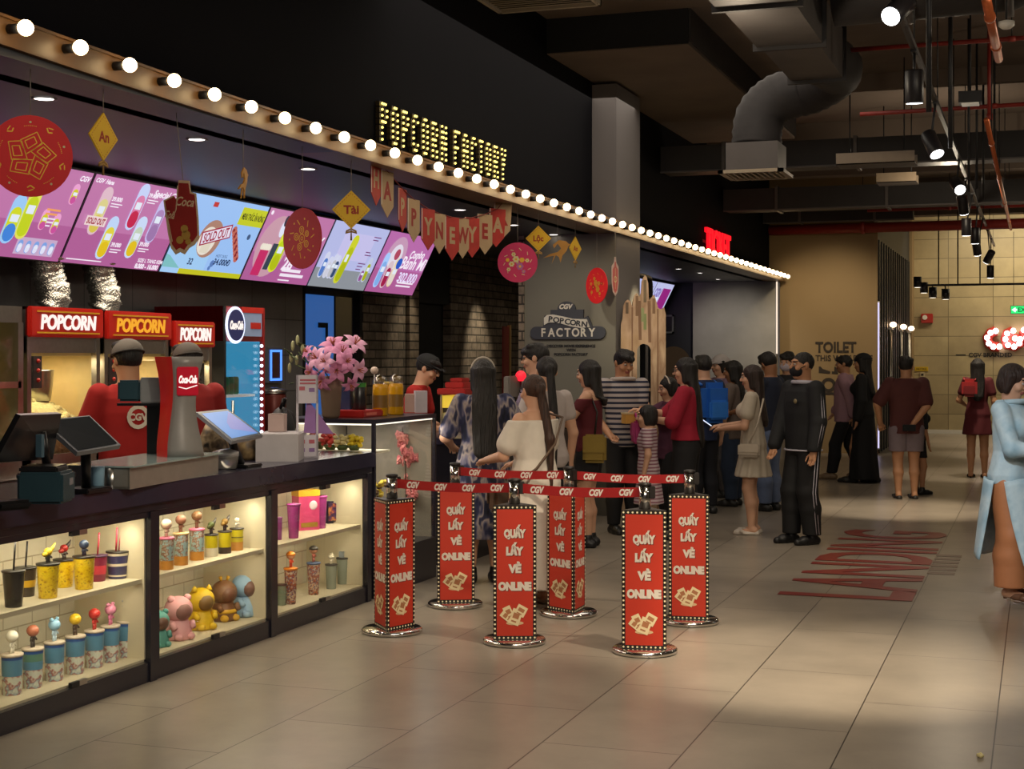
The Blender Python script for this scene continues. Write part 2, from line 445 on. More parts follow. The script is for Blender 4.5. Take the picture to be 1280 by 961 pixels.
# red neon sign further down
Y0, z_ = onX(891, -4.2); Y1, z2_ = onX(921, -4.2)
rs = thing('red_neon_sign', 'small glowing red letter sign above the bulbs at the far end', 'sign', (-4.35, (Y0 + Y1) / 2, 3.22))
b = MB(); b.text('TICKET', .36, emat('neon_red', '#ff1020', 1.3), (0, 0), .03, frame((0, 0, 0), (0, 1, 0), (0, 0, 1)), ext=.02, bold=.02, fit=(Y1 - Y0) * .98)
b.b2((0, -(Y1 - Y0) / 2, -.02), (.01, (Y1 - Y0) / 2, .02), M_black)
b.build('neon_letters', rs)

# ================= logo on the wall =================
def on_logo(px, py): return atY(px, py, 14.82)
lg = on_logo(712, 402); k = 15.4 / 1870
M_sl = mat('logo_slate', '#33363f', .5); M_sl2 = mat('logo_slate_dark', '#262931', .5); M_cream = mat('logo_cream', '#d5d0c2', .6); M_ltr = mat('letter_black', '#17161a', .6)
sgn = thing('wall_logo_sign', 'slate popcorn factory logo sign with cream ribbon on the grey wall', 'sign', lg)
Mf = frame((0, -.005, 0), (1, 0, 0), (0, 0, 1))
b = MB()
def lp(px, py): return ((px - 712) * k, (402 - py) * k)
x0, y0 = lp(661, 424); x1, y1 = lp(760, 408)
r = (y1 - y0) / 2
b.poly([(x0 + r + math.cos(a) * r, y0 + r + math.sin(a) * r) for a in np.linspace(PI / 2, 1.5 * PI, 10)] + [(x1 - r + math.cos(a) * r, y0 + r + math.sin(a) * r) for a in np.linspace(-PI / 2, PI / 2, 10)], M_sl, 0, Mf, .03)
b.poly([lp(678, 408), lp(743, 408), lp(737, 395), lp(731, 398), lp(731, 387), lp(688, 387), lp(688, 394), lp(680, 394)], M_sl, 0, Mf, .028)
b.poly([(lp(709, 387)[0] + math.cos(a) * 12 * k, lp(709, 387)[1] + math.sin(a) * 10.5 * k) for a in np.linspace(0, PI, 16)], M_sl, 0, Mf, .027)
b.build('sign_board', sgn)
b = MB()
top = [(680, 397), (684, 393.5), (692, 393), (705, 395.5), (718, 398.5), (728, 399), (736, 399), (740, 409), (728, 410), (715, 408), (703, 404.5), (694, 403), (686, 403), (680, 406)]
b.poly([lp(*p) for p in top], M_cream, .03, Mf, .015); b.build('sign_ribbon', sgn)
b = MB()
for i, ch in enumerate('POPCORN'):
    px = 689 + i * 7.4; py = 398.6 + (px - 689) * .155
    b.text(ch, 6.6 * k, M_sl2, lp(px, py), .047, Mf, ext=.002, bold=.03, rot=-.12, sx=1.1)
b.build('ribbon_lettering', sgn); b = MB()
for i, ch in enumerate('FACTORY'): b.text(ch, 10.2 * k, M_cream, lp(679 + i * 10.6, 415.5), .032, Mf, ext=.004, bold=.025, sx=.85)
b.build('board_lettering', sgn); b = MB()
b.text('CGV', 5.6 * k, M_cream, lp(709, 383), .029, Mf, ext=.003, bold=.05, shear=.3)
b.build('crest_lettering', sgn)
t = MB()
for s_, py in (('DISCOVER MOVIE EXPERIENCE', 432.5), ('WITH', 437.5), ('POPCORN FACTORY', 443)):
    t.text(s_, 3.2 * k, M_ltr, lp(714, py), 0, Mf, ext=.003, bold=.03)
o = t.build('wall_lettering', None, lg); tag(o, 'small black slogan lettering under the slate popcorn logo', 'lettering')

# toilet sign lettering
tl = atY(1050, 455, 25.6); kt = 25.4 / 1870
M_tl = mat('toilet_letter', '#2c2116', .7)
t = MB(); Mt = frame((0, -.006, 0), (1, 0, 0), (0, 0, 1))
def tp(px, py): return ((px - 1050) * kt, (455 - py) * kt)
t.text('TOILET', 12.5 * kt, M_tl, tp(1020, 434), 0, Mt, ext=.003, bold=.035, align='LEFT', fit=50 * kt)
t.text('THIS WAY PLEASE', 7 * kt, M_tl, tp(1020, 447.5), 0, Mt, ext=.003, bold=.02, align='LEFT', fit=75 * kt)
# little icons: film reels and a round target
b_ = tp(1029, 461)
t.poly([tp(1024, 466), tp(1038, 467), tp(1038, 464), tp(1029, 461), tp(1026, 458), tp(1024, 458)], M_tl, 0, Mt, .003)
t.poly([tp(1040, 467), tp(1048, 467.5), tp(1046, 459), tp(1043, 458), tp(1043, 464), tp(1040, 464)], M_tl, 0, Mt, .003)
cx, cy = tp(1036, 481)
for k_ in range(24):
    a, c = 2 * PI * k_ / 24, 2 * PI * (k_ + 1) / 24
    t.poly([(cx + math.cos(a) * 5 * kt, cy + math.sin(a) * 5 * kt), (cx + math.cos(a) * 9 * kt, cy + math.sin(a) * 9 * kt), (cx + math.cos(c) * 9 * kt, cy + math.sin(c) * 9 * kt), (cx + math.cos(c) * 5 * kt, cy + math.sin(c) * 5 * kt)][::-1], M_tl, 0, Mt, .003)
t.rect(tp(1032, 493)[0], tp(0, 493)[1], tp(1044, 493)[0], tp(0, 490)[1], M_tl, 0, Mt, .003)
o = t.build('toilet_wall_lettering', None, tl); tag(o, 'black TOILET THIS WAY lettering with icons on the ochre wall', 'lettering')

# vertical light bars at wall edges
for px, y0, y1, Y, X, lab in ((969, 352, 442, 25.24, -4.16, 'tall thin white light bar at the edge of the grey plaster wall'), (1098, 378, 560, 25.55, -2.52, 'tall thin white light bar at the end of the ochre toilet wall')):
    zc = F * 0 + (Y * C_ - X * S_)
    za, zb = CAM_H - (y1 - 444) / F * zc, CAM_H - (y0 - 444) / F * zc
    t = thing('light_bar', lab, 'light', (X, Y, za))
    b = MB(); b.b2((-.011, -.015, 0), (.011, .0, zb - za), emat('led_thin', '#ffe9d2', 1.1) if px < 1000 else emat('led_lavender', '#d9d2ff', 1.1)); b.build('tube', t)
    b = MB(); b.b2((-.018, 0, -.02), (.018, .02, zb - za + .02), M_steel); b.build('housing', t)
# three sconces with bright rods on the slat wall
for i, (px, zc) in enumerate(((1114, 27.5), (1127, 29.5), (1137, 31.4))):
    y, zz = onX(px, -2.5)
    t = thing('wall_sconce', ['nearest of the three glowing lamps on the black slat wall', 'middle one of the three glowing lamps on the black slat wall', 'farthest of the three glowing lamps on the black slat wall'][i], 'lamp', (-2.535, y, 2.2))
    b = MB(); b.ball((.07, 0, 0), (.06, .17, .05), emat('sconce_glow', '#ffd0a0', 8.), 14, 8); b.build('glow_shade', t)
    b = MB(); b.b2((0, -.16, -.09), (.06, .16, -.05), M_steel); b.build('bracket', t)
    b = MB()
    for dy in (-.15, .15): b.cyl((.03, dy, -2.1), (.03, dy, -.09), .012, M_steel, 8)
    b.build('rod', t)

# ================= far wall: CGV bulbs, exit sign, alarm =================
zf = 32.2
def fw(px, py): return atY(px, py, 32.8)
o0 = fw(1258, 424)
cg = thing('bulb_letter_sign', 'glowing CGV letters made of pink white bulbs on the far tiled wall', 'sign', o0)
kk = zf / 1870
M_pk = mat('cgv_red_tray', '#c0392f', .4); M_pb = emat('cgv_bulb', '#ffe6e4', 9.)
def arc_letter(pts, nm):
    b = MB()
    b.tube([(p[0] * kk, -.04, p[1] * kk) for p in pts], 6.2 * kk, M_pk, 8)
    for p in pts: b.ball((p[0] * kk, -.13, p[1] * kk), 3.3 * kk, M_pb, 10, 7)
    b.build(nm, cg)
arc_letter([(-12 + 0, 10), (-18, 8), (-22, 2), (-20, -5), (-15, -9), (-8, -9)], 'bulb_letter')
arc_letter([(8, 10), (1, 7), (-1, 0), (2, -7), (9, -9), (15, -5), (16, 0), (10, 1)], 'bulb_letter')
arc_letter([(20, 11), (23, 2), (27, -8), (31, 2), (35, 11)], 'bulb_letter')
t = MB(); t.text('CGV BRANDED', 5 * kk, M_ltr, (0, 0), 0, frame((0, -.005, 0), (1, 0, 0), (0, 0, 1)), ext=.003, bold=.02, align='LEFT'); t.b2((-.26, -.008, -.01), (-.06, -.002, .01), M_ltr)
o = t.build('wall_lettering', None, fw(1211, 443.5)); tag(o, 'small black CGV lettering under the bulb letters on the far wall', 'lettering')
e = thing('exit_sign', 'green lit exit sign hanging before the far wall', 'sign', fw(1277, 388) + Vector((0, -.5, 0)))
b = MB(); b.box((0, 0, 0), (.42, .05, .17), mat('exit_case', '#20302a', .4)); b.build('case', e)
b = MB(); M_ex = emat('exit_green', '#12c964', 1.6); Me = frame((0, -.03, 0), (1, 0, 0), (0, 0, 1)); b.rect(-.2, -.075, .2, .075, M_ex, 0, Me)
M_exd = mat('exit_ink', '#06401f', .4); b.poly([(-.19, 0), (-.11, .055), (-.11, .02), (-.08, .02), (-.08, -.02), (-.11, -.02), (-.11, -.055)], emat('exit_white', '#d5ffe5', 1.6), .002, Me)
b.text('EXIT', .085, M_exd, (.06, 0), .002, Me, bold=.02); b.build('face', e)
b = MB(); b.cyl((-.15, 0, .085), (-.15, 0, 1.6), .006, M_black, 6); b.cyl((.15, 0, .085), (.15, 0, 1.6), .006, M_black, 6); b.build('hanger', e)
e = thing('fire_alarm', 'small red fire alarm box on the far tiled wall', 'alarm', fw(1159, 398))
b = MB(); b.box((0, -.05, 0), (.24, .1, .2), mat('alarm_red', '#a3261d', .4), bev=.01); b.build('case', e)
b = MB(); b.disc((-.04, .02), .05, M_white, 0, frame((0, -.1, 0), (1, 0, 0), (0, 0, 1)), .02); b.build('button', e)
o = MB().box((0, -.01, 0), (.27, .02, .09), mat('notice_yellow', '#c8a51c', .5)).text('NOTICE', .04, M_ltr, (0, 0), .022, frame((0, 0, 0), (1, 0, 0), (0, 0, 1)), ext=.001).build('notice_plate', None, fw(1152, 461)); tag(o, 'small yellow notice plate on the far wall beside the maroon shirt man', 'sign')
o = MB().box((0, -.012, 0), (.11, .024, .17), mat('socket_beige', '#b6a888', .5), bev=.01).box((0, -.026, .03), (.05, .006, .04), M_ltr).build('wall_switch', None, fw(1153, 470)); tag(o, 'beige switch plate on the far wall below the yellow notice', 'switch')

# floor lettering
fl0 = gp(1129, 752); M_fr = mat('floor_letter_red', '#7d2b25', .35, noise=.2)
b = MB(); Mfl = frame((0, 0, 0), (0, 1, 0), (-1, 0, 0))
b.text('LANDING', .86, M_fr, (0, .4), .002, Mfl, ext=.0005, bold=.02, align='LEFT', fit=4.1)
o = b.build('floor_lettering', None, (fl0.x, fl0.y + .02, .0015)); tag(o, 'tall dark red letters painted across the walkway floor', 'floor lettering')
b = MB()
for i in range(6): b.rect(i * .21, 0, i * .21 + .13, .2, mat('floor_ink', '#6a5648', .4), 0, Mfl, .001)
o = b.build('floor_lettering', None, tuple(gp(1193, 719)[:2]) + (.0015,)); tag(o, 'small faint brown row of marks on the floor beside the red letters', 'floor lettering')
# ================= things under the ceiling =================
def spot(name, loc, energy, target=None, size=70, col=(1, .86, .66), blend=.6, rad=.05):
    l = bpy.data.lights.new(name, 'SPOT'); l.energy = energy; l.spot_size = R(size); l.spot_blend = blend; l.color = col; l.shadow_soft_size = rad
    o = bpy.data.objects.new(name, l); COL.objects.link(o); o.location = loc
    d = (Vector(target) - Vector(loc)) if target is not None else Vector((0, 0, -1))
    o.rotation_euler = d.to_track_quat('-Z', 'Y').to_euler()
    return o
def area(name, loc, energy, sx, sy, target, col=(1, .88, .7)):
    l = bpy.data.lights.new(name, 'AREA'); l.energy = energy; l.shape = 'RECTANGLE'; l.size = sx; l.size_y = sy; l.color = col
    o = bpy.data.objects.new(name, l); COL.objects.link(o); o.location = loc
    o.rotation_euler = (Vector(target) - Vector(loc)).to_track_quat('-Z', 'Y').to_euler()
    return o

# ceiling air diffuser near the fascia
p = at(672, 2, 11.4)
t = thing('air_diffuser', 'large cream louvred air diffuser high beside the black fascia', 'vent', p)
b = MB(); w, d = .42, .3
for (x0, x1, y0, y1) in ((-w, w, -d, -d + .03), (-w, w, d - .03, d), (-w, -w + .03, -d, d), (w - .03, w, -d, d)): b.b2((x0, y0, 0), (x1, y1, .05), mat('vent_cream', '#8d8273', .5))
b.build('frame', t)
b = MB()
for i in range(9):
    y = -d + .06 + i * .06; b.box((0, y, .03), (2 * w - .06, .045, .006), mat('vent_cream', '#8d8273'), Matrix.Translation((0, y, .03)) @ Matrix.Rotation(R(35), 4, 'X') @ Matrix.Translation((0, -y, -.03)))
b.build('louvre', t)
b = MB(); b.b2((-w, -d, .05), (w, d, 4.798 - p.z), M_dduct); b.build('plenum', t)

# rectangular duct with flanges, elbow, flexible hose and outlet
dz = 4.02
t = thing('air_duct', 'grey rectangular air duct with flanged joints and a flexible elbow down to an outlet', 'duct', (-1.8, 10, dz))
b = MB()
for i, (y0, y1, w) in enumerate(((6.2, 8.6, .30), (8.62, 10.1, .28), (10.12, 11.5, .25), (11.52, 13.0, .22))):
    b.b2((-w, y0 - 10, 0), (w, y1 - 10, .42), M_duct)
b.build('duct_run', t)
for y, w in ((8.61, .33), (10.11, .31), (11.51, .28), (13.01, .25)):
    b = MB(); b.b2((-w, y - 10 - .02, -.03), (w, y - 10 + .02, .45), M_dduct); b.build('flange', t)
b = MB(); pts = []; rs = []
end = Vector((-1.8, 13.0, dz + .2)); ctrl = [end, Vector((-1.72, 13.7, dz + .2)), Vector((-2.0, 14.1, dz + .12)), Vector((-2.3, 14.1, dz + .05)), Vector((-2.47, 14.05, dz - .12)), Vector((-2.5, 14.0, dz - .42))]
n = 42
for i in range(n):
    u = i / (n - 1) * (len(ctrl) - 1); k = min(int(u), len(ctrl) - 2); f_ = u - k
    p0, p1, p2, p3 = ctrl[max(k - 1, 0)], ctrl[k], ctrl[k + 1], ctrl[min(k + 2, len(ctrl) - 1)]
    q = .5 * ((2 * p1) + (p2 - p0) * f_ + (2 * p0 - 5 * p1 + 4 * p2 - p3) * f_ ** 2 + (3 * p1 - p0 - 3 * p2 + p3) * f_ ** 3)
    pts.append(q - Vector((-1.8, 10, dz))); rs.append(.225 + (.012 if i % 2 else 0))
b.tube(pts, rs, mat('hose_black', '#262222', .7, noise=.3), 18); b.build('flexible_hose', t)
b = MB(); b.b2((-.94, 3.75, -.66), (-.46, 4.25, -.40), M_duct); b.build('outlet_box', t)
b = MB()
for (x0, x1, y0, y1) in ((-1.0, -.4, 3.68, 3.73), (-1.0, -.4, 4.27, 4.32), (-1.0, -.95, 3.68, 4.32), (-.45, -.4, 3.68, 4.32)): b.b2((x0, y0, -.69), (x1, y1, -.66), mat('grille_cream', '#a2937c', .5))
for i in range(10): b.b2((-.94 + i * .055, 3.73, -.685), (-.92 + i * .055, 4.27, -.665), mat('grille_cream', '#a2937c'))
b.build('outlet_grille', t)
# round main duct, top right
t = thing('round_duct', 'big dark round air duct crossing the top right of the ceiling', 'duct', (0, 11.4, 4.45))
b = MB(); b.tube([(-1.45, 0, 0), (-.2, 0, .02), (.4, .0, .12), (4.9, 0, .14)], [.33, .33, .2, .2], M_dduct, 20); b.build('duct_run', t)
for x in (-.9, -.2): b = MB(); b.tube([(x - .03, 0, 0), (x + .03, 0, 0)], .35, M_duct, 20); b.build('flange', t)
# crossing dark ducts and trays
for (y, z, h, d, x0, x1, lab, m) in ((17.6, 3.86, .3, .5, -4.3, 4.9, 'long dark box duct crossing the hall behind the flexible elbow', M_dduct), (21.4, 3.74, .3, .5, -4.3, 4.9, 'second dark box duct crossing the hall further back', M_dduct), (24.7, 3.84, .25, .3, -4.3, -1.9, 'short dark box duct above the ochre toilet wall', M_dduct)):
    t = thing('box_duct', lab, 'duct', ((x0 + x1) / 2, y, z)); L_ = (x1 - x0) / 2
    b = MB(); b.b2((-L_, 0, 0), (L_, d, h), m); b.build('duct_run', t)
    nfl = max(2, int(L_ * 2 / 1.4))
    for k in range(nfl): b = MB(); x = -L_ + (k + .5) * 2 * L_ / nfl; b.b2((x - .02, -.025, -.025), (x + .02, d + .025, h + .025), M_duct); b.build('flange', t)
    b = MB(); b.b2((-L_, -.02, -.02), (L_, 0, 0), M_duct); b.build('edge_angle', t)
def tray(x0, x1, y, z, lab):
    t = thing('cable_tray', lab, 'cable tray', ((x0 + x1) / 2, y, z)); L_ = (x1 - x0) / 2
    b = MB(); b.b2((-L_, -.2, 0), (L_, .2, .01), M_duct); b.b2((-L_, -.2, 0), (L_, -.19, .12), mat('tray_beige', '#8a7a66', .5)); b.b2((-L_, .19, 0), (L_, .2, .12), mat('tray_beige', '#8a7a66')); b.build('tray', t)
    for x in (-L_ * .7, L_ * .7): b = MB(); b.cyl((x, 0, 0), (x, 0, 4.798 - z), .008, M_black, 6); b.build('hanger_rod', t)
a, c = at(1062, 222, 17), at(1156, 222, 17)
tray(a.x, c.x, 16.3, a.z, 'beige cable tray left of the hanging spot rail')
a, c = at(1108, 242, 20), at(1156, 242, 20)
tray(a.x, c.x, 19.4, a.z, 'shorter beige cable tray behind the longer one')
# pipes
def pipe(name, pts, r, m, lab, rods=()):
    o = Vector(pts[0]); t = thing(name, lab, 'pipe', o)
    b = MB(); b.tube([Vector(p) - o for p in pts], r, m, 10); b.build('pipe_run', t)
    n = max(2, int((Vector(pts[-1]) - o).length / 2.5))
    for k in range(n):
        q = o.lerp(Vector(pts[-1]), (k + .5) / n) - o; d = (Vector(pts[-1]) - o).normalized()
        b = MB(); b.tube([q - d * .03, q + d * .03], r * 1.25, m, 10); b.cyl(q, (q.x, q.y, 4.798 - o.z), .006, M_black, 6); b.build('pipe_clamp', t)
pipe('red_pipe', [(-4.3, 25.3, 3.76), (5, 25.3, 3.76)], .085, M_red, 'thick red pipe running across above the ochre toilet wall')
pipe('red_pipe', [(-2.6, 24.6, 3.98), (5, 24.6, 3.98)], .03, M_red, 'thin red pipe just above the thick red pipe')
q = at(1060, 62, 13); pipe('red_pipe', [(q.x, q.y, 4.3), (q.x + 5.4, q.y, 4.32)], .02, M_red, 'thin red pipe near the top right below the round duct')
q = at(1075, 143, 15.2); pipe('red_pipe', [(q.x, q.y, q.z), (q.x + 5.2, q.y, q.z + .05)], .022, M_red, 'thin red pipe crossing behind the first hanging spotlights')
a = at(1233, 150, 12.4); pipe('orange_lit_pipe', [a, (a.x, 24.4, a.z)], .022, M_orange, 'red pipe coloured as lit orange, running away down the hall ceiling')
a = at(1237, 150, 14.2); t = thing('red_pipe', 'short upright red pipe dropping from the ceiling', 'pipe', a); b = MB(); b.cyl((0, 0, 0), (0, 0, 4.798 - a.z), .022, M_red, 10); b.build('pipe_run', t); b = MB(); b.tube([(0, 0, 0), (0, 0, .06)], .03, M_red, 10); b.build('elbow', t)
a = at(1233, 0, 8.4); pipe('red_pipe', [a, (a.x + .02, a.y + 1.9, a.z + .02)], .028, M_orange, 'short orange red pipe at the top right corner')
# black hanging rods
for px, y1, zc, lab in ((1161, 140, 9.6, 'nearest thick black hanging rod beside the spot rail'), (1188, 185, 12, 'second black hanging rod beside the spot rail'), (1211, 240, 14, 'third black hanging rod, the one with a lamp box'), (1221, 236, 15, 'fourth thin black hanging rod'), (1229, 250, 16.5, 'fifth thin black hanging rod'), (1243, 205, 16, 'thin black hanging rod right of the orange pipe')):
    a = at(px, y1, zc); b = MB(); b.cyl((0, 0, 0), (0, 0, 4.798 - a.z), .018 if px < 1200 else .012, M_black, 8)
    o = b.build('hanging_rod', None, a); tag(o, lab, 'rod')
# smoke detector, lamp box
a = at(1258, 36, 10.5); t = thing('smoke_detector', 'small round white smoke detector hanging at the top right', 'detector', a)
b = MB(); b.lathe([(.03, 0), (.055, .02), (.055, .05), (.02, .06)], M_white, 16); b.build('body', t)
b = MB(); b.cyl((0, 0, .06), (0, 0, 4.798 - a.z), .008, M_black, 6); b.build('drop_rod', t)
a = at(1213, 128, 13.5); t = thing('lamp_box', 'small black lamp box with a pale underside at the upper right', 'lamp', a)
b = MB(); b.box((0, 0, .04), (.2, .2, .1), M_black); b.build('housing', t)
b = MB(); b.box((0, 0, -.018), (.15, .15, .012), mat('lamp_pale', '#cfc6b4', .5, emit=.25)); b.build('diffuser', t)
b = MB(); b.cyl((0, 0, .09), (0, 0, 4.798 - a.z), .008, M_black, 6); b.build('drop_rod', t)

# track with spotlights
tx = -.80
t = thing('spotlight_track', 'thin dark metal rail carrying the row of ceiling spotlights', 'track', (tx, 14, 3.72))
b = MB(); b.b2((-.018, -7.5, 0), (.018, 16, .035), mat('track_grey', '#4b4846', .45, metal=.5)); b.build('rail', t)
for y in (8.4, 10.5, 13, 15.5, 18, 21, 24, 27): b = MB(); b.cyl((0, y - 14, .03), (0, y - 14, 4.798 - 3.72), .006, M_black, 6); b.build('hanger_rod', t)
def spotlight(px, py, zc, aim, lab, zt=3.72, group=None, r=.062, xt=None):
    c = at(px, py, zc)
    aim = Vector(aim).normalized()
    t = thing('track_spotlight', lab, 'spotlight', c, 0, group)
    M = aim.to_track_quat('-Z', 'Y').to_matrix().to_4x4()
    b = MB(); b.lathe([(r * .9, .22), (r, .21), (r, 0), (r * .93, -.005)], mat('lamp_black', '#242226', .4), 18, M=M); b.build('lamp_head', t)
    b = MB(); b.lathe([(.0, -.008), (r * .9, -.008)], M_lens, 18, M=M, cap=False); b.build('lens', t)
    top = M @ Vector((0, 0, .14)); xx = (tx if xt is None else xt) - c.x
    b = MB(); b.tube([top, (top.x * .5 + xx * .5, top.y, (zt - c.z) * .5 + top.z * .5), (xx, top.y, zt - c.z)], .01, M_black, 8); b.box((xx, top.y, zt - c.z), (.04, .14, .03), M_black); b.build('arm', t)
    return c
G = 'spotlights on the ceiling rail'
SPL = [(1114, 20, 8.6, (-.35, -.85, -.55), 'nearest ceiling spotlight, a bright round face aimed at the camera'),
       (1143, 128, 10.2, (0, .1, -1), 'second ceiling spotlight, pointing straight down'),
       (1171, 192, 12.2, (.35, -.45, -.8), 'third ceiling spotlight, tilted to the right'),
       (1200, 237, 15.8, (.3, -.85, -.55), 'fourth ceiling spotlight, a bright small face'),
       (1205, 266, 17.6, (.1, .5, -.9), 'fifth ceiling spotlight, dark and turned away'),
       (1208, 294, 19.2, (0, .1, -1), 'sixth ceiling spotlight, pointing down'),
       (1219, 304, 20.8, (0, .1, -1), 'seventh ceiling spotlight, pointing down with a violet glow'),
       (1222, 318, 22.8, (.1, .4, -.9), 'eighth ceiling spotlight, dark and turned away'),
       (1233, 327, 24.8, (-.4, .5, -.7), 'ninth ceiling spotlight, tilted on the rail'),
       (1238, 347, 26.6, (0, .1, -1), 'farthest spotlight at the end of the rail')]
for a in SPL: spotlight(*a, group=G)
# second far rail over the corridor
a0, a1 = at(1146, 358, 28.5), at(1282, 358, 28.5)
t = thing('spotlight_track', 'black rail before the far tiled wall with small spotlights', 'track', (a0.x, a0.y, 2.96))
b = MB(); b.b2((0, -.02, 0), (a1.x - a0.x + .8, .02, .04), M_black); b.build('rail', t)
for i, x in enumerate((.4, .75, 1.15, 2.2)): b = MB(); b.cyl((x, 0, .04), (x, 0, 4.798 - 2.96), .014, M_black, 6); b.build('hanger_rod', t)
for px, py, lab in ((1147, 359, 'leftmost small spotlight on the far rail'), (1155, 366, 'second small spotlight from the left on the far rail'), (1166, 372, 'third small spotlight from the left on the far rail'), (1182, 374, 'fourth small spotlight from the left on the far rail')):
    c = at(px, py, 28.5); tt = thing('pendant_spotlight', lab, 'spotlight', c, 0, 'small spotlights on the far rail')
    b = MB(); b.cyl((0, 0, 0), (0, 0, .2), .075, mat('lamp_black', '#242226'), 12); b.build('lamp_head', tt)
    b = MB(); b.disc((0, 0), .06, emat('lens_soft', '#fff4e0', 3.), -.004); b.build('lens', tt)
    b = MB(); b.cyl((0, 0, .2), (0, a0.y - c.y, 2.97 - c.z), .012, M_black, 6); b.build('arm', tt)
# recessed downlights in the soffit
for i, (px, py) in enumerate(((55, 123), (246, 174), (385, 211), (575, 262), (642, 281), (692, 293), (782, 321), (848, 336), (875, 341), (897, 349))):
    zc = F * (2.9 - CAM_H) / (444 - py); c = at(px, py, zc)
    t = thing('recessed_downlight', ['nearest recessed downlight in the soffit, above the big red disc', 'recessed downlight above the third menu screen', 'recessed downlight above the fourth menu screen', 'recessed downlight framed by the bunting', 'recessed downlight right of the bunting', 'recessed downlight above the gold diamond tags', 'recessed downlight near the logo column', 'recessed downlight beyond the column', 'bright recessed downlight near the far plaster wall', 'farthest recessed downlight, close to the plaster wall'][i], 'downlight', (c.x, c.y, 2.899), 0, 'downlights in the dark soffit')
    b = MB(); b.lathe([(.048, -.003), (.062, -.006), (.065, 0)], mat('trim_grey', '#77777c', .4), 18, cap=False); b.build('trim_ring', t)
    b = MB(); b.disc((0, 0), .046, emat('downlight_lens', '#fff3ea', 6.), -.002); b.build('lens', t)
# ================= menu screens =================
A_W = 1.195
def screen(y0, art, lab, grp='tilted menu screens above the kitchen'):
    t = thing('menu_screen', lab, 'screen', (-6.2, y0, 2.266), 0, grp)
    M = frame((0, 0, 0), (0, 1, 0), (.3, 0, .6)); Hh = .671
    b = MB(); b.box((A_W / 2, Hh / 2, -.03), (A_W, Hh, .05), mat('bezel_black', '#101014', .35), M); b.build('bezel', t)
    b = MB(); art(b, M, A_W, Hh); b.build('display', t)
    b = MB(); b.cyl(M @ Vector((A_W / 2, Hh * .6, -.05)), (-.28, A_W / 2, .34), .02, M_black, 8); b.build('wall_bracket', t)
K = 1.0
def E_(c, s=K): return emat('scr' + c + str(s), c, s)
def cup(b, M, x, y, w, h, top, body, low=None, tilt=0.):
    ca, sa = math.cos(tilt), math.sin(tilt)
    def T(p): return (x + p[0] * ca - p[1] * sa, y + p[0] * sa + p[1] * ca)
    def cap(x0, x1, y0, y1, m, z):
        r = (x1 - x0) / 2; b.poly([T(((x0 + x1) / 2 + r * math.cos(a), y0 + r + r * math.sin(a))) for a in np.linspace(PI, 2 * PI, 8)] + [T(((x0 + x1) / 2 + r * math.cos(a), y1 - r + r * math.sin(a))) for a in np.linspace(0, PI, 8)], m, z, M)
    cap(-w / 2, w / 2, 0, h, top, .004); cap(-w * .42, w * .42, h * .05, h * .75, body, .006)
    if low: cap(-w * .42, w * .42, h * .05, h * .42, low, .008)
    b.rect(T((-w * .3, h * .45))[0], T((0, h * .45))[1], T((w * .3, 0))[0], T((0, h * .6))[1], E_('#e8f2ff', .9), .009, M)
W_ = '#f4e9f6'
def pink_bg(b, M, w, h, c='#c477ad'):
    b.rect(.012, .012, w - .012, h - .012, E_(c, .9), 0, M)
    b.rect(.012, .012, w - .012, h * .4, E_('#b9639f', .85), .001, M)
def lines(b, M, x, y, ws, dy, hh, c=W_, s=.95):
    for i, q in enumerate(ws): b.rect(x, y - i * dy, x + q, y - i * dy + hh, E_(c, s), .005, M)
def art_a(b, M, w, h):
    pink_bg(b, M, w, h); cup(b, M, w - .62, .1, .13, .34, E_('#9fd0ff', .9), E_('#d8e020', .9), E_('#3b86e0', .9)); cup(b, M, w - .5, .14, .12, .4, E_('#e8e85a', .9), E_('#c8d818', .9))
    for x, y in ((w - .2, .2), (w - .13, .42), (w - .33, .22)): cup(b, M, x, y, .07, .15, E_('#f3a6d8', .9), E_('#d8d020', .9), E_('#d050a0', .9))
    b.rect(w - .5, .04, w - .1, .16, E_('#d8b8dc', .8), .003, M)
    for i in range(5): cup(b, M, w - .46 + i * .08, .05, .05, .09, E_('#7fa6e8', .9), E_('#e8e8ff', .9))
    b.text('CGV', .035, E_(W_), (w - .08, h - .06), .005, M, bold=.04, shear=.3); lines(b, M, w - .34, .36, (.14, .12), .03, .014, '#f3a15a'); lines(b, M, w - .34, .3, (.12, .12, .09), .025, .01)
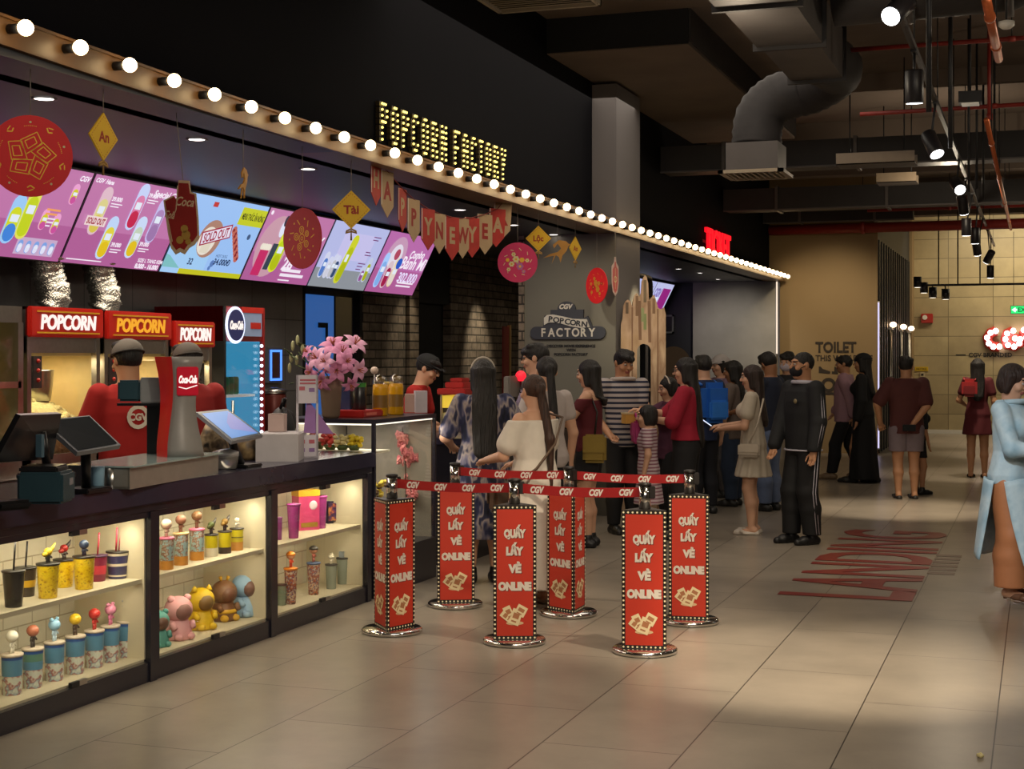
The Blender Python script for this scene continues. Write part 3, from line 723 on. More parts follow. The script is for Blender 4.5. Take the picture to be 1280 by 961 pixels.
def art_b(b, M, w, h):
    pink_bg(b, M, w, h)
    b.text('CGV  Hana', .03, E_(W_), (.13, h - .05), .005, M, bold=.04, shear=.3); b.text('Special Combo', .05, E_(W_), (w - .24, h - .07), .005, M, bold=.03, shear=.3)
    for x, y, t_, b1, b2 in ((.2, .23, '#e5c0cf', '#e2d690', '#ddc850'), (.6, .3, '#cbd8ff', '#e080b0', '#c8184c'), (.9, .22, '#c8c0f0', '#b088c0', '#a078b0'), (.4, .06, '#c4dcff', '#e8d840', '#e8c418'), (.73, .09, '#cfe0ff', '#c8d8c0', '#e8c418')):
        cup(b, M, x, y, .12, .36 if y > .1 else .33, E_(t_, .9), E_(b1, .9), E_(b2, .9), -.04)
        b.text('39.000', .03, E_(W_), (x + .14, y + .28 if y > .1 else y + .12), .005, M, bold=.04); lines(b, M, x + .09, y + (.24 if y > .1 else .08), (.13, .1), .02, .008)
    b.rect(.08, .3, .31, .37, E_('#f3dada', .9), .011, M); b.text('SOLD OUT', .042, E_('#b03048', .8), (.195, .335), .012, M, bold=.04, fit=.2)
    lines(b, M, .05, .04, (.4,), .02, .008); b.text('SIZE L TANG KEM', .028, E_(W_), (w - .16, .085), .005, M, bold=.03); b.text('8.000 - 16.000', .035, E_(W_), (w - .18, .04), .005, M, bold=.05)
def art_c(b, M, w, h):
    b.rect(.012, .012, w - .012, h - .012, E_('#96bdf0', 1.0), 0, M); b.rect(.012, .012, w * .5, h * .5, E_('#9cc8f0', 1.0), .001, M)
    b.rect(.25, .012, w - .012, .055, E_('#c8c81c', .9), .003, M)
    b.poly([(.012, .055), (.25, .055), (.16, .1), (.06, .15), (.012, .16)], E_('#7cc4c8', .9), .002, M)
    b.rect(w - .4, h - .2, w - .012, h - .05, E_('#c9cf1a', .9), .003, M); b.text('MENU THỨC ĂN NÓNG', .05, E_('#3a3a10', .3), (w - .2, h - .125), .004, M, bold=.03, fit=.34)
    b.disc((.5, .32), .16, E_('#b98a78', .8), .002, M); b.disc((.47, .3), .12, E_('#efe6d8', .9), .003, M); b.rect(.42, .2, .54, .36, E_('#e6dcc8', .9), .004, M)
    Mr = M @ Matrix.Translation((.56, .36, .006)) @ Matrix.Rotation(.25, 4, 'Z')
    b.rect(-.2, -.06, .2, .06, E_('#b02a4a', .8), 0, Mr); b.rect(-.185, -.048, .185, .048, E_('#e6dff0', .95), .001, Mr); b.text('SOLD OUT', .075, E_('#b02a4a', .8), (0, 0), .002, Mr, bold=.03, fit=.33)
    pts = [(.8 + i * .022, .42 - i * .026) for i in range(10)]
    for i, (x, y) in enumerate(pts): b.disc((x, y), .034, E_('#c86a5a', .85), .003 + i * .0001, M)
    for i, (x, y) in enumerate(pts): b.disc((x + (.012 if i % 2 else -.012), y), .014, E_('#8c1c2c', .8), .006, M)
    b.text('34.000Đ', .05, E_('#2a4a80', .5), (w - .38, .14), .004, M, bold=.03); b.text('HOT DOG', .025, E_('#2a4a80', .5), (w - .42, .19), .004, M)
    b.text('32', .05, E_('#2a4a80', .5), (.36, .12), .004, M, bold=.03)
    b.disc((.68, .12), .03, E_('#5f86c8', .8), .003, M); b.disc((.66, .08), .02, E_('#5f86c8', .8), .003, M); b.disc((w - .14, .38), .025, E_('#4a6a9a', .6), .003, M)
    b.rect(.35, h - .09, .42, h - .05, E_('#d03030', .8), .003, M)
def art_d(b, M, w, h):
    pink_bg(b, M, w, h, '#c67cae'); b.disc((.3, .33), .26, E_('#d9a6b8', .8), .002, M, ry=.28)
    b.rect(.12, .06, .26, .3, E_('#d02a6a', .85), .004, M); 
    for i in range(5): b.disc((.13 + i * .03, .32), .03, E_('#f2ead8', .9), .005, M)
    cup(b, M, .43, .1, .15, .4, E_('#dfe63a', .9), E_('#c4d816', .9), E_('#b8c410', .9), -.05)
    b.poly([(.28, .12), (.36, .12), (.38, .36), (.29, .36)], E_('#3a4a5c', .7), .005, M); b.disc((.34, .5), .045, E_('#e8ecff', .9), .006, M, ry=.08); b.disc((.34, .57), .03, E_('#3a3050', .6), .007, M, ry=.05)
    b.text('Y', .09, E_(W_), (w - .1, .43), .005, M, bold=.05, shear=.2); b.text('28', .12, E_(W_), (.68, .2), .005, M, bold=.04); lines(b, M, .62, .12, (.34, .42), .045, .028); lines(b, M, .62, .035, (.2,), .03, .012)
    b.disc((.06, h - .05), .02, E_(W_), .004, M)
def art_e(b, M, w, h):
    b.rect(.012, .012, w - .012, h - .012, E_('#b4b9e4', 1.0), 0, M); b.rect(.012, .012, w - .012, .2, E_('#9aa0a8', .8), .001, M); b.rect(.3, .3, w * .8, h - .1, E_('#c3bfe8', 1.0), .0008, M)
    cup(b, M, .5, .06, .13, .5, E_('#d4d830', .9), E_('#bcc41a', .9), E_('#b4bc18', .9), -.12)
    for x, hh, c in ((.14, .26, '#5b86d8'), (.24, .22, '#e0e0f0'), (.32, .25, '#d0d0d8'), (.38, .24, '#38507c')): cup(b, M, x, .1, .09, hh, E_('#d8dcf4', .9), E_(c, .8))
    for x, hh, c in ((.98, .16, '#a05aa0'), (1.06, .26, '#b8c020')): cup(b, M, x, .1, .08, hh, E_('#c8d0e8', .9), E_(c, .8))
    lines(b, M, .9, .56, (.16, .12), .03, .01, '#8a4a8a', .7); lines(b, M, .86, .4, (.1, .14), .03, .01, '#8a4a8a', .7); lines(b, M, .8, .28, (.16, .12, .1), .03, .01, '#8a4a8a', .7)
def art_f(b, M, w, h):
    pink_bg(b, M, w, h, '#bf6fb0'); b.disc((.36, .4), .22, E_('#d8a8c8', .8), .002, M); b.disc((.36, .4), .14, E_('#e9e2f0', .9), .003, M); b.disc((.38, .43), .06, E_('#c0506a', .8), .004, M)
    cup(b, M, .18, .06, .12, .38, E_('#a8ccff', .95), E_('#88b4f0', .9)); cup(b, M, .34, .06, .12, .3, E_('#e0c8d0', .9), E_('#b02050', .8)); cup(b, M, .48, .08, .12, .32, E_('#f0d8a0', .9), E_('#e8dcd0', .9)); b.disc((.5, .34), .06, E_('#2a5ac8', .9), .01, M)
    b.text('Combo', .08, E_(W_), (.86, .46), .005, M, bold=.03, shear=.2, rot=.06); b.text('Bánh Mì', .13, E_(W_), (.86, .36), .005, M, bold=.02, shear=.2); b.text('302.000', .1, E_('#e8e0ff'), (.86, .2), .005, M, bold=.02); lines(b, M, .66, .13, (.4, .36), .035, .018)
def art_g(b, M, w, h):
    b.rect(.012, .012, w - .012, h - .012, E_('#c0c4ea', .95), 0, M); b.rect(.55, .04, w - .1, h - .1, E_('#a02a86', .8), .002, M); b.rect(.1, .1, .5, .4, E_('#e6ecff', .9), .002, M); b.text('CGV', .14, E_('#7a68b0'), (.3, .48), .003, M, bold=.05)
for y0, art, lab in ((7.25, art_a, 'pink menu screen at the left edge behind the big red disc'), (8.45, art_b, 'pink menu screen with six drink cups and a sold out stamp'), (9.65, art_c, 'light blue menu screen with a hot dog and yellow title'), (10.85, art_d, 'pink menu screen behind the dark red hanging disc'), (12.05, art_e, 'pale lilac menu screen below the gold Tài tag'), (13.25, art_f, 'pink menu screen with price 302.000, last of the kitchen row')):
    screen(y0, art, lab)
screen(22.8, art_e, 'pale far menu screen half hidden by the castle board', 'far ticket desk screens'); screen(24.0, art_g, 'far white and purple screen right of the castle board', 'far ticket desk screens')

# ================= back counter and machines =================
b = MB(); b.b2((-6.58, 4.5, 0), (-5.86, 10.0, .86), M_black); b.b2((-6.59, 4.5, .86), (-5.82, 10.02, .9), M_steel)
o = b.build('back_counter'); tag(o, 'long black back counter with steel top under the popcorn machines', 'counter')
M_pop = mat('popcorn', '#e8d9a0', .9, noise=.3, nscale=40, bump=.8); M_int = mat('machine_inside', '#d2bd8a', .4, emit=.16, ecol='#d8b060'); M_redh = mat('header_red', '#a91d14', .35, emit=.22); M_gold = mat('gold_trim', '#d8a02c', .35, metal=.6, emit=.25)  # inner lining glows by itself, standing in for lamplight in the machines
M_cg = glass('clear_glass', (.95, .96, .95), .12); M_ltw = emat('header_white', '#fff2ea', 1.05); M_lty = emat('header_amber', '#ffb02a', .9)
def popcorn_machine(y0, y1, z1, lab, amber=False, full=True, xf=-5.9):
    w = y1 - y0; t = thing('popcorn_machine', lab, 'popcorn machine', (xf, (y0 + y1) / 2, .9), 0, 'popcorn machines on the back counter'); h = z1 - .9
    hw = w / 2; D = .58; hz = h - .19
    b = MB()
    for y in (-hw + .02, hw - .02):
        for x in (-.02, -D): b.b2((x - .02, y - .02, 0), (x + .02, y + .02, h), M_steel)
    b.b2((-D, -hw, 0), (0, hw, .12), M_steel); b.b2((-D, -hw, hz - .1), (-.01, hw, hz), M_steel); b.b2((-D, -hw, h - .02), (0, hw, h), M_black); b.build('cabinet_frame', t)
    b = MB(); b.b2((-D, -hw + .03, .12), (-D + .02, hw - .03, hz - .1), M_int); b.b2((-D, -hw + .01, .12), (-.05, -hw + .03, hz - .1), M_int); b.b2((-D, -hw + .03, hz - .12), (-.05, hw - .03, hz - .1), M_int); b.build('inner_lining', t)
    Mh = frame((.0, 0, hz), (0, 1, 0), (0, 0, 1))
    b = MB(); b.box((0, .095, .005), (w, .19, .05), M_redh, Mh, bev=.008); b.build('header_sign', t)
    b = MB(); b.rect(-hw * .86, .155, hw * .86, .165, M_gold, .032, Mh, .004); b.rect(-hw * .86, .022, hw * .86, .032, M_gold, .032, Mh, .004)
    b.text('POPCORN', .088, M_lty if amber else M_ltw, (0, .095), .031, Mh, ext=.003, bold=.03, shear=.12, fit=w * .76); b.build('header_lettering', t)
    b = MB(); b.b2((-.035, -hw + .04, .12), (-.03, hw - .04, hz - .1), M_cg); b.build('glass_front', t)
    # kettle on its hanger
    area('machine_lamp', (xf - .28, (y0 + y1) / 2, .9 + hz - .13), 7, w * .7, .3, (xf - .28, (y0 + y1) / 2, .9), (1, .82, .5))
    b = MB(); b.lathe([(.02, 0), (.115, .01), (.13, .12), (.135, .2), (.14, .21)], M_steel, 20, (-.28, .05 * w, hz - .42)); b.build('kettle', t)
    b = MB(); b.cyl((-.28, .05 * w, hz - .22), (-.28, .05 * w, hz - .1), .012, M_steel, 8); b.tube([(-.28, -.13 + .05 * w, hz - .3), (-.2, -hw + .12, hz - .36), (-.1, -hw + .08, hz - .45)], .012, M_steel, 8); b.build('kettle_arm', t)
    # popcorn heap: bumpy mound
    b = MB(); rnd = random.Random(int(y0 * 10))
    pr = [(hw * .95, .0), (hw * .94, .2), (hw * .6, .3), (hw * .25, .35), (0, .36)]
    b.lathe(pr, M_pop, 20, (-.29, 0, .12), sx=.27 / hw)
    for i in range(60):
        a, rr = rnd.random() * 2 * PI, rnd.random() ** .5 * .95; zz = .12 + .2 + .16 * (1 - rr ** 1.5)
        b.ball((-.29 + .26 * rr * math.cos(a), hw * .92 * rr * math.sin(a), zz), .028, M_pop, 6, 4)
    o = b.build('popcorn_heap', t); o['kind'] = 'stuff'
    b = MB(); b.b2((-.02, -hw + .05, hz - .32), (.01, -hw + .13, hz - .12), mat('panel_grey', '#3a3434', .4))
    for i in range(3): b.ball((.012, -hw + .09, hz - .15 - i * .06), .014, mat('knob_red', '#c02a20', .3), 8, 6)
    b.build('control_panel', t)
    return t
popcorn_machine(7.73, 8.49, 1.955, 'popcorn machine with white POPCORN header, left of the capped worker')
popcorn_machine(8.54, 9.32, 1.95, 'popcorn machine with amber lit POPCORN header behind the capped worker', True)
popcorn_machine(9.36, 9.92, 1.9, 'smaller popcorn machine with blue tinged POPCORN header next to the fridge')
# warmer cabinet at the left edge
t = thing('glass_warmer', 'tall steel popcorn warmer cabinet with glowing glass at the left edge', 'warmer', (-5.9, 7.3, .9))
b = MB(); b.b2((-.58, -.38, 0), (0, .38, .1), M_steel); b.b2((-.58, -.38, .95), (.0, .38, 1.05), M_steel)
for y in (-.36, .33): b.b2((-.58, y, .1), (.01, y + .05, .95), M_steel)
b.b2((-.03, -.36, .55), (.01, .36, .59), M_steel); b.build('cabinet_frame', t)
b = MB(); b.b2((-.57, -.34, .1), (-.55, .34, .95), M_int); b.build('inner_lining', t)
b = MB(); b.b2((-.02, -.34, .1), (-.012, .34, .95), M_cg); b.build('glass_front', t)
b = MB(); b.lathe([(.33, 0), (.3, .12), (.2, .24), (0, .3)], M_pop, 18, (-.28, 0, .1), sx=.8); o = b.build('popcorn_heap', t); o['kind'] = 'stuff'
# foil exhaust hoses
M_foil = mat('foil', '#c9c6bd', .25, metal=1., noise=.3, nscale=60, bump=1.)
for px, lab in ((62, 'left crinkled silver foil exhaust hose above the popcorn machines'), (127, 'right crinkled silver foil exhaust hose above the popcorn machines')):
    y, zc = onX(px, -6.3); b = MB(); n = 40
    b.tube([(.02 * math.sin(i * .3), .03 * math.sin(i * .2), i * .65 / n) for i in range(n)], [.1 + (.012 if i % 2 else 0) + .006 * math.sin(i * 1.7) for i in range(n)], M_foil, 20)
    o = b.build('exhaust_hose', None, (-6.3, y, 1.955)); tag(o, lab, 'hose')
# fridge
t = thing('drinks_fridge', 'tall red drinks fridge with cyan lit shelves and a round glowing badge', 'fridge', (-5.9, 10.42, 0))
M_fr = mat('fridge_red', '#8d1c1c', .35, emit=.06); M_cy = emat('fridge_cyan', '#3f9fd0', .75)
b = MB(); b.b2((-.62, -.32, 0), (0, -.29, 2.03), M_dark); b.b2((-.62, .29, 0), (0, .32, 2.03), M_fr); b.b2((-.62, -.32, 0), (0, .32, .25), M_dark); b.b2((-.62, -.32, 1.76), (-.01, .32, 2.03), M_fr); b.build('cabinet', t)
b = MB(); b.b2((-.6, -.29, .25), (-.57, .29, 1.76), M_cy); b.b2((-.57, .27, .25), (-.03, .29, 1.76), M_cy); b.b2((-.57, -.29, .25), (-.03, -.27, 1.76), M_cy); b.build('inner_lining', t)
for z in (.6, 1.0, 1.32): b = MB(); b.b2((-.57, -.28, z), (-.06, .27, z + .02), mat('shelf_white', '#dfe8ee', .3, emit=.2)); b.build('shelf', t)
Mz = frame((0, 0, 0), (0, 1, 0), (0, 0, 1))
b = MB(); b.rect(-.06, 1.8, .26, 2.0, mat('fridge_header', '#7f8fae', .4, emit=.25), .0, Mz, .006); b.rect(.08, 1.86, .24, 1.91, M_redh, .006, Mz, .004); b.rect(-.06, 1.985, .28, 2.03, M_redh, .006, Mz, .004); b.build('header_panel', t)
b = MB(); b.disc((-.16, 1.885), .145, emat('badge_ring', '#dfe6ff', 1.5), 0, Mz, .01, ry=.145); b.disc((-.16, 1.885), .122, emat('badge_blue', '#2a2f6a', .5), .01, Mz, .006); b.text('Coca-Cola', .06, M_ltw, (-.16, 1.885), .017, Mz, ext=.002, bold=.05, shear=.35, fit=.2); b.build('badge', t)
b = MB()
for i in range(26): b.ball((.012, .245, .4 + i * .053), .014, emat('fridge_led', '#e6f2ff', 3.), 6, 4)
b.build('light_strip', t)
b = MB(); b.b2((-.02, -.27, .26), (-.012, .27, 1.75), M_cg); b.build('glass_door', t)
b = MB(); b.cyl((.03, -.24, .8), (.03, -.24, 1.3), .012, M_steel, 8); b.build('door_handle', t)
can = MB(); can.lathe([(.026, 0), (.031, .01), (.031, .125), (.024, .14)], mat('can_green', '#1d6a44', .3), 14)
c0 = can.build('soda_can', None, (-6.05, 10.3, 1.34)); tag(c0, 'green soda can on the lit top shelf of the fridge', 'can', 'green cans on the fridge top shelf')
for i in range(1, 4): c = c0.copy(); COL.objects.link(c); c.location.y = 10.3 + i * .075
for i in range(2): o = MB().lathe([(.028, 0), (.032, .01), (.032, .09), (.014, .13), (.014, .17)], mat('juice_orange', '#d0703a', .3), 12).build('juice_bottle', None, (-6.05, 10.16 + i * .07, 1.34)); tag(o, 'orange juice bottle on the top shelf of the fridge left of the cans', 'bottle', 'orange bottles in the fridge')
o = MB().lathe([(.03, 0), (.035, .01), (.035, .11), (.014, .16), (.014, .2)], mat('bottle_green', '#2f9a5a', .3), 12).build('soda_bottle', None, (-6.05, 10.2, 1.02)); tag(o, 'green soda bottle alone on the middle shelf of the fridge', 'bottle')
# small wall devices right of the fridge
y, zc = onX(343, -6.56); t = thing('lit_frame', 'small upright frame with blue glowing edge on the grey wall', 'frame', (-6.6, y, 1.4))
b = MB(); b.b2((0, -.13, 0), (.05, .13, .32), mat('frame_grey', '#50545c', .4)); b.build('housing', t)
b = MB()
for q in ((.05, -.1, .02, .06, -.08, .3), (.05, .09, .02, .06, .11, .3), (.05, -.1, .28, .06, .11, .3), (.05, -.1, .02, .06, .11, .04)): b.b2(q[:3], q[3:], emat('blue_edge', '#4f8cff', 1.6))
b.build('light_edge', t)
b = MB(); b.b2((.05, -.07, .05), (.055, .08, .27), mat('brown_print', '#4a2c22', .5)); b.build('picture', t)
y, zc = onX(342, -6.3); t = thing('metal_canister', 'dark red cylindrical canister below the blue edged frame', 'canister', (-6.3, y, .9))
b = MB(); b.lathe([(.1, 0), (.11, .01), (.11, .4), (.1, .42)], mat('canister_red', '#5c211a', .35, metal=.3), 18); b.build('body', t); b = MB(); b.lathe([(.115, .42), (.115, .45), (.02, .47)], M_steel, 18); b.build('lid', t)
b = MB(); b.b2((-6.59, 10.85, 0), (-5.95, 12.7, .88), M_black); b.b2((-6.59, 10.85, .88), (-5.92, 12.7, .9), M_steel); o = b.build('prep_counter'); tag(o, 'black prep counter right of the drinks fridge', 'counter')
# ================= front counter with three lit display bays =================
M_ctr = mat('counter_black', '#201f2a', .3, noise=.15, coat=.2); M_top = mat('counter_top', '#302e40', .2, noise=.15); M_in = mat('bay_white', '#cfc5a8', .6, noise=.05)
M_sub = brick_mat('subway_tile', '#d9d3bf', '#d2cbb6', '#a89f88', .22, .11, 'yz', msize=.004, rough=.3, bump=.2, noise=.08)
M_gl = glass('door_glass', (.98, .985, .98), .05)
XF = -4.24
b = MB(); b.b2((-4.95, 3.9, .90), (XF + .03, 9.2, 1.0), M_top, bev=.006); b.b2((-4.94, 3.9, .862), (XF + .005, 9.19, .898), M_ctr); o = b.build('worktop'); tag(o, 'long black worktop of the front counter above the lit display bays', 'worktop')
bays = [(4.02, 5.29, 'display bay at the left end of the counter, outside the picture'), (5.30, 6.57, 'left lit display bay with black, yellow and blue tumblers'), (6.58, 7.83, 'middle lit display bay with yellow cups above hooded doll buckets'), (7.84, 9.16, 'right lit display bay with pink tumblers and a dark lunch box')]
D_ = .46
for i, (y0, y1, lab) in enumerate(bays):
    w = y1 - y0; t = thing('display_cabinet', lab, 'display cabinet', (XF, y0, 0), 0, 'lit display bays of the counter')
    b = MB(); b.b2((-D_, 0, 0), (0, w, .1), M_ctr); b.b2((-D_, 0, .1), (.0, .035, .86), M_ctr); b.b2((-D_, w - .035, .1), (0, w, .86), M_ctr); b.b2((-D_ - .02, 0, 0), (-D_, w, .86), M_ctr); b.b2((-.03, .035, .83), (0, w - .035, .86), M_ctr)
    b.b2((-.006, w - .05, 0), (.01, w + .01, .86), M_ctr); b.build('carcass', t)
    b = MB(); b.b2((-D_, .036, .11), (-D_ + .012, w - .036, .858), M_sub); b.build('tiled_back', t)
    b = MB(); b.b2((-D_ + .012, .0355, .11), (-.032, .046, .858), M_in); b.b2((-D_ + .012, w - .046, .11), (-.032, w - .0355, .858), M_in); b.b2((-D_ + .012, .046, .1005), (-.032, w - .046, .112), M_in); b.build('lining', t)
    b = MB(); b.b2((-D_ + .013, .047, .495), (-.045, w - .047, .517), M_in); b.build('shelf', t)
    for k in (0, 1):
        a = .04 + k * (w - .08) / 2
        b = MB(); b.b2((-.012, a + .003, .105), (-.004, a + (w - .08) / 2 - .003, .83), M_gl); gd = b.build('glass_door', t)
        for z in (.115, .82): b = MB(); yy = a + (.03 if k else (w - .08) / 2 - .03); b.b2((-.015, yy - .03, z - .012), (.004, yy + .03, z + .012), M_steel if k else M_black); b.build('door_clip', gd)
    b = MB(); b.b2((-.06, w - .12, .835), (-.035, w - .06, .86), M_steel); b.disc((-.048, w - .09), .014, emat('bay_led', '#fff0d0', 14.), .833); b.build('spot_lamp', t)
    b = MB(); b.b2((-.05, .1, .85), (-.04, w - .15, .858), emat('bay_strip', '#ffe9bd', 3.)); b.build('light_strip', t)
    if i: area('bay_lamp', (XF - .1, (y0 + y1) / 2, .845), 4, w * .8, .04, (XF - .28, (y0 + y1) / 2, .1), (1, .87, .62)); spot('bay_spot', (XF - .08, y1 - .1, .83), 2.6, (XF - .3, y1 - .25, .1), 120, (1, .9, .7), 1, .02); area('bay_low', (XF - .07, (y0 + y1) / 2, .49), 1.9, w * .8, .03, (XF - .28, (y0 + y1) / 2, .1), (1, .87, .62))

SH1, SH0 = .517, .112
M_lidk = mat('lid_black', '#26241f', .35); M_skin0 = mat('figure_skin', '#c98f6c', .5)
def figure(b, z, body, head, hr=.02, tall=.05, ears=False, hat=None, c=(0, 0)):
    x, y = c
    for s in (-1, 1): b.cyl((x, y + s * .007, z), (x, y + s * .007, z + tall * .35), .006, body, 8)
    b.ball((x, y, z + tall * .5), (.011, .013, tall * .25), body, 10, 7); b.ball((x, y, z + tall * .72 + hr * .7), (hr, hr, hr * .95), head, 12, 8)
    for s in (-1, 1): b.cyl((x, y + s * .012, z + tall * .62), (x + .006, y + s * .022, z + tall * .4), .0045, body, 6)
    if ears:
        for s in (-1, 1): b.ball((x, y + s * hr * .7, z + tall * .72 + hr * 1.6), hr * .35, head, 8, 6)
    if hat: b.lathe([(hr * 1.15, 0), (hr * 1.05, hr * .45), (hr * .5, hr * .9), (0, hr)], hat, 14, (x, y, z + tall * .72 + hr * .8))
def tumbler(px, X, z, top_py, w_px, cupm, lidm, lab, straw=None, top=None, group=None, h=None, taper=.8, band=None, nm='tumbler', rim=None):
    y, zc = onX(px, X); r = w_px * zc / F / 2
    if h is None: h = (CAM_H - (top_py - 444) / F * zc) - z
    t = thing(nm, lab, 'tumbler', (X, y, z), 0, group)
    b = MB(); b.lathe([(r * taper * .96, 0), (r * taper, .004), (r * .97, h * .93), (r * .97, h * .95)], cupm, 22); b.build('cup', t)
    if band:
        rr = lambda f: r * (taper + (.97 - taper) * f) + .0008
        for (f0, f1, m) in band: b = MB(); b.lathe([(rr(f0), h * .93 * f0), (rr(f1), h * .93 * f1)], m, 22, cap=False); b.build('printed_band', t)
    b = MB(); b.lathe([(r * 1.0, h * .93), (r * 1.06, h * .95), (r * 1.06, h * .99), (r * .8, h * 1.0), (r * .3, h * 1.0)], lidm, 22); b.build('lid', t)
    if straw:
        sm, sh, n = straw
        for k in range(n): b = MB(); yy = (k - (n - 1) / 2) * r * .5; b.cyl((0, yy, h), (0.01, yy * 1.3, h + sh), .0045, sm, 8); b.build('straw', t)
    if top: b = MB(); top(b, h); b.build('topper', t)
    return t
# --- left bay, top shelf
M_tk = mat('tumbler_black', '#2b2823', .3); M_tk2 = mat('tumbler_dark', '#3a3026', .3, noise=.3)
M_ty = blotch_mat('tumbler_yellow', ['#a87a08', '#d9b410', '#e8ca1e', '#8a6a10'], 60, .35, stops=[.3, .42, .6, .72]); M_str = mat('straw_black', '#201c1a', .4); M_strp = mat('straw_pink', '#d8485a', .35)
band_y = mat('band_gold', '#c8a020', .4); M_cream2 = mat('trim_cream', '#e2d8c0', .4)
tumbler(17, -4.36, SH1, 712, 28, M_tk, M_tk, 'black tumbler with a straw at the front left of the top shelf', (M_str, .14, 1), taper=.75)
tumbler(32, -4.50, SH1, 708, 27, M_tk2, M_tk, 'dark tumbler with a straw and gold print behind the front black one', (M_str, .12, 1), band=[(.35, .6, band_y)])
def bird(m1, m2, m3):
    def f(b, h):
        figure(b, h, m1, m2, .02, .05); b.tube([(0, .01, h + .05), (0, .035, h + .065), (0, .055, h + .085)], [.013, .009, .003], m3, 8); b.ball((0, -.02, h + .04), (.012, .02, .012), m2, 8, 6)
    return f
M_fy = mat('fig_yellow', '#c9a82a', .4); M_fr2 = mat('fig_red', '#9e2620', .4); M_fk = mat('fig_dark', '#37332f', .4); M_fb = mat('fig_blue', '#2d3f58', .4)
tumbler(60, -4.37, SH1, 703, 28, M_ty, M_lidk, 'yellow printed tumbler with a yellow red figurine on its lid', None, bird(M_fk, M_fy, M_fy))
tumbler(80, -4.50, SH1, 698, 26, M_ty, M_lidk, 'yellow printed tumbler with a red dark figurine, half behind another', None, bird(M_fk, M_fr2, M_fk))
tumbler(105, -4.37, SH1, 694, 27, M_ty, M_lidk, 'yellow printed tumbler with a dark blue helmet figure on the lid', None, lambda b, h: figure(b, h, M_fb, M_fb, .024, .05))
tumbler(122, -4.46, SH1, 693, 24, mat('tumbler_red', '#7e2440', .35), mat('lid_plum', '#4a2a4a', .4), 'dark red tumbler with a pink straw beside the navy one', (M_strp, .11, 1), band=[(.3, .65, mat('band_red', '#c23848', .4))])
tumbler(147, -4.42, SH1, 688, 28, mat('tumbler_navy', '#3d3c66', .35), M_lidk, 'navy tumbler with white trim and two pink straws', (M_strp, .12, 2), band=[(.1, .16, M_cream2), (.9, 1., M_cream2), (.5, .6, M_cream2)])
# --- left bay, bottom: seven blue tumblers with figurines
M_b1 = mat('sky_blue', '#5a8fae', .4); M_b2 = mat('snow_white', '#d6dcd2', .4); M_b3 = mat('deep_blue', '#2e5597', .4); M_lidc = mat('lid_cream', '#cfc2ae', .5)
M_pr = blotch_mat('printed_scene', ['#c9d3cc', '#d8dccf', '#a8605a', '#8fa2ae', '#d0d6cc'], 24, .45, stops=[.3, .44, .53, .58, .64])
figs = [('#d8d4c4', '#d8d4c4'), ('#3c3530', '#b06a50'), ('#b7d3e6', '#8fbddb'), ('#4a3a2c', '#d8b225'), ('#c0342f', '#c0342f'), ('#d779a0', '#d98aa8'), ('#8f949c', '#9aa0a6')]
words = ['white headed', 'brown headed', 'pale blue eared', 'yellow headed', 'red headed', 'pink headed', 'grey headed']
for i, px in enumerate((15, 41, 68, 94, 118, 138, 157)):
    X = -4.40; y, zc = onX(px, X)
    bm_, hm_ = mat('figb%d' % i, figs[i][0], .4), mat('figh%d' % i, figs[i][1], .4)
    tumbler(px, X, SH0, 0, 26.5 - i * .7, M_b2, M_lidc, 'blue and white printed tumbler with a %s figurine on its lid' % words[i], None, (lambda bm_, hm_, i: lambda b, h: figure(b, h, bm_, hm_, .029, .078, ears=i in (2, 5, 6)))(bm_, hm_, i), 'blue printed tumblers on the bay floor', h=.185, taper=.86, band=[(.0, .5, M_pr), (.5, .72, M_b1), (.72, .92, M_b1 if i != 1 else mat('pine_green', '#5d8a78', .4)), (.92, 1., M_b3)])
# --- middle bay, top: three pink lidded tumblers, four yellow cans
M_pk = mat('lid_pink', '#e07898', .4); M_cl = blotch_mat('printed_pastel', ['#8fb4bc', '#a8c4c4', '#8c5a3c', '#c9b6a4', '#9fc0c4'], 40, .4, stops=[.3, .46, .54, .6, .68]); M_amber = mat('amber_base', '#c88a3a', .4)
hair = [('#d8c0a8', '#e6c8b0'), ('#8c5a48', '#8a5a46'), ('#7a5a3c', '#7a5636')]
for i, px in enumerate((208, 226, 246)):
    a_, c_ = mat('hairb%d' % i, hair[i][0]), mat('hairh%d' % i, hair[i][1])
    tumbler(px, -4.36 - i * .02, SH1, (671, 665, 660)[i], 19, M_cl, M_pk if i != 1 else mat('lid_cream2', '#e0c088', .4), ['pink lidded pastel tumbler with a pale round headed figurine', 'cream lidded pastel tumbler with a brown round headed figurine', 'pink lidded pastel tumbler with a tall brown topknot figurine'][i], None, (lambda a_, c_: lambda b, h: figure(b, h, a_, c_, .029, .065))(a_, c_), 'pastel tumblers on the middle top shelf', band=[(0, .3, M_amber)], taper=.92)
M_yc = mat('can_yellow', '#cfc01c', .35); M_yc2 = mat('can_yellow_dark', '#8a7c20', .4)
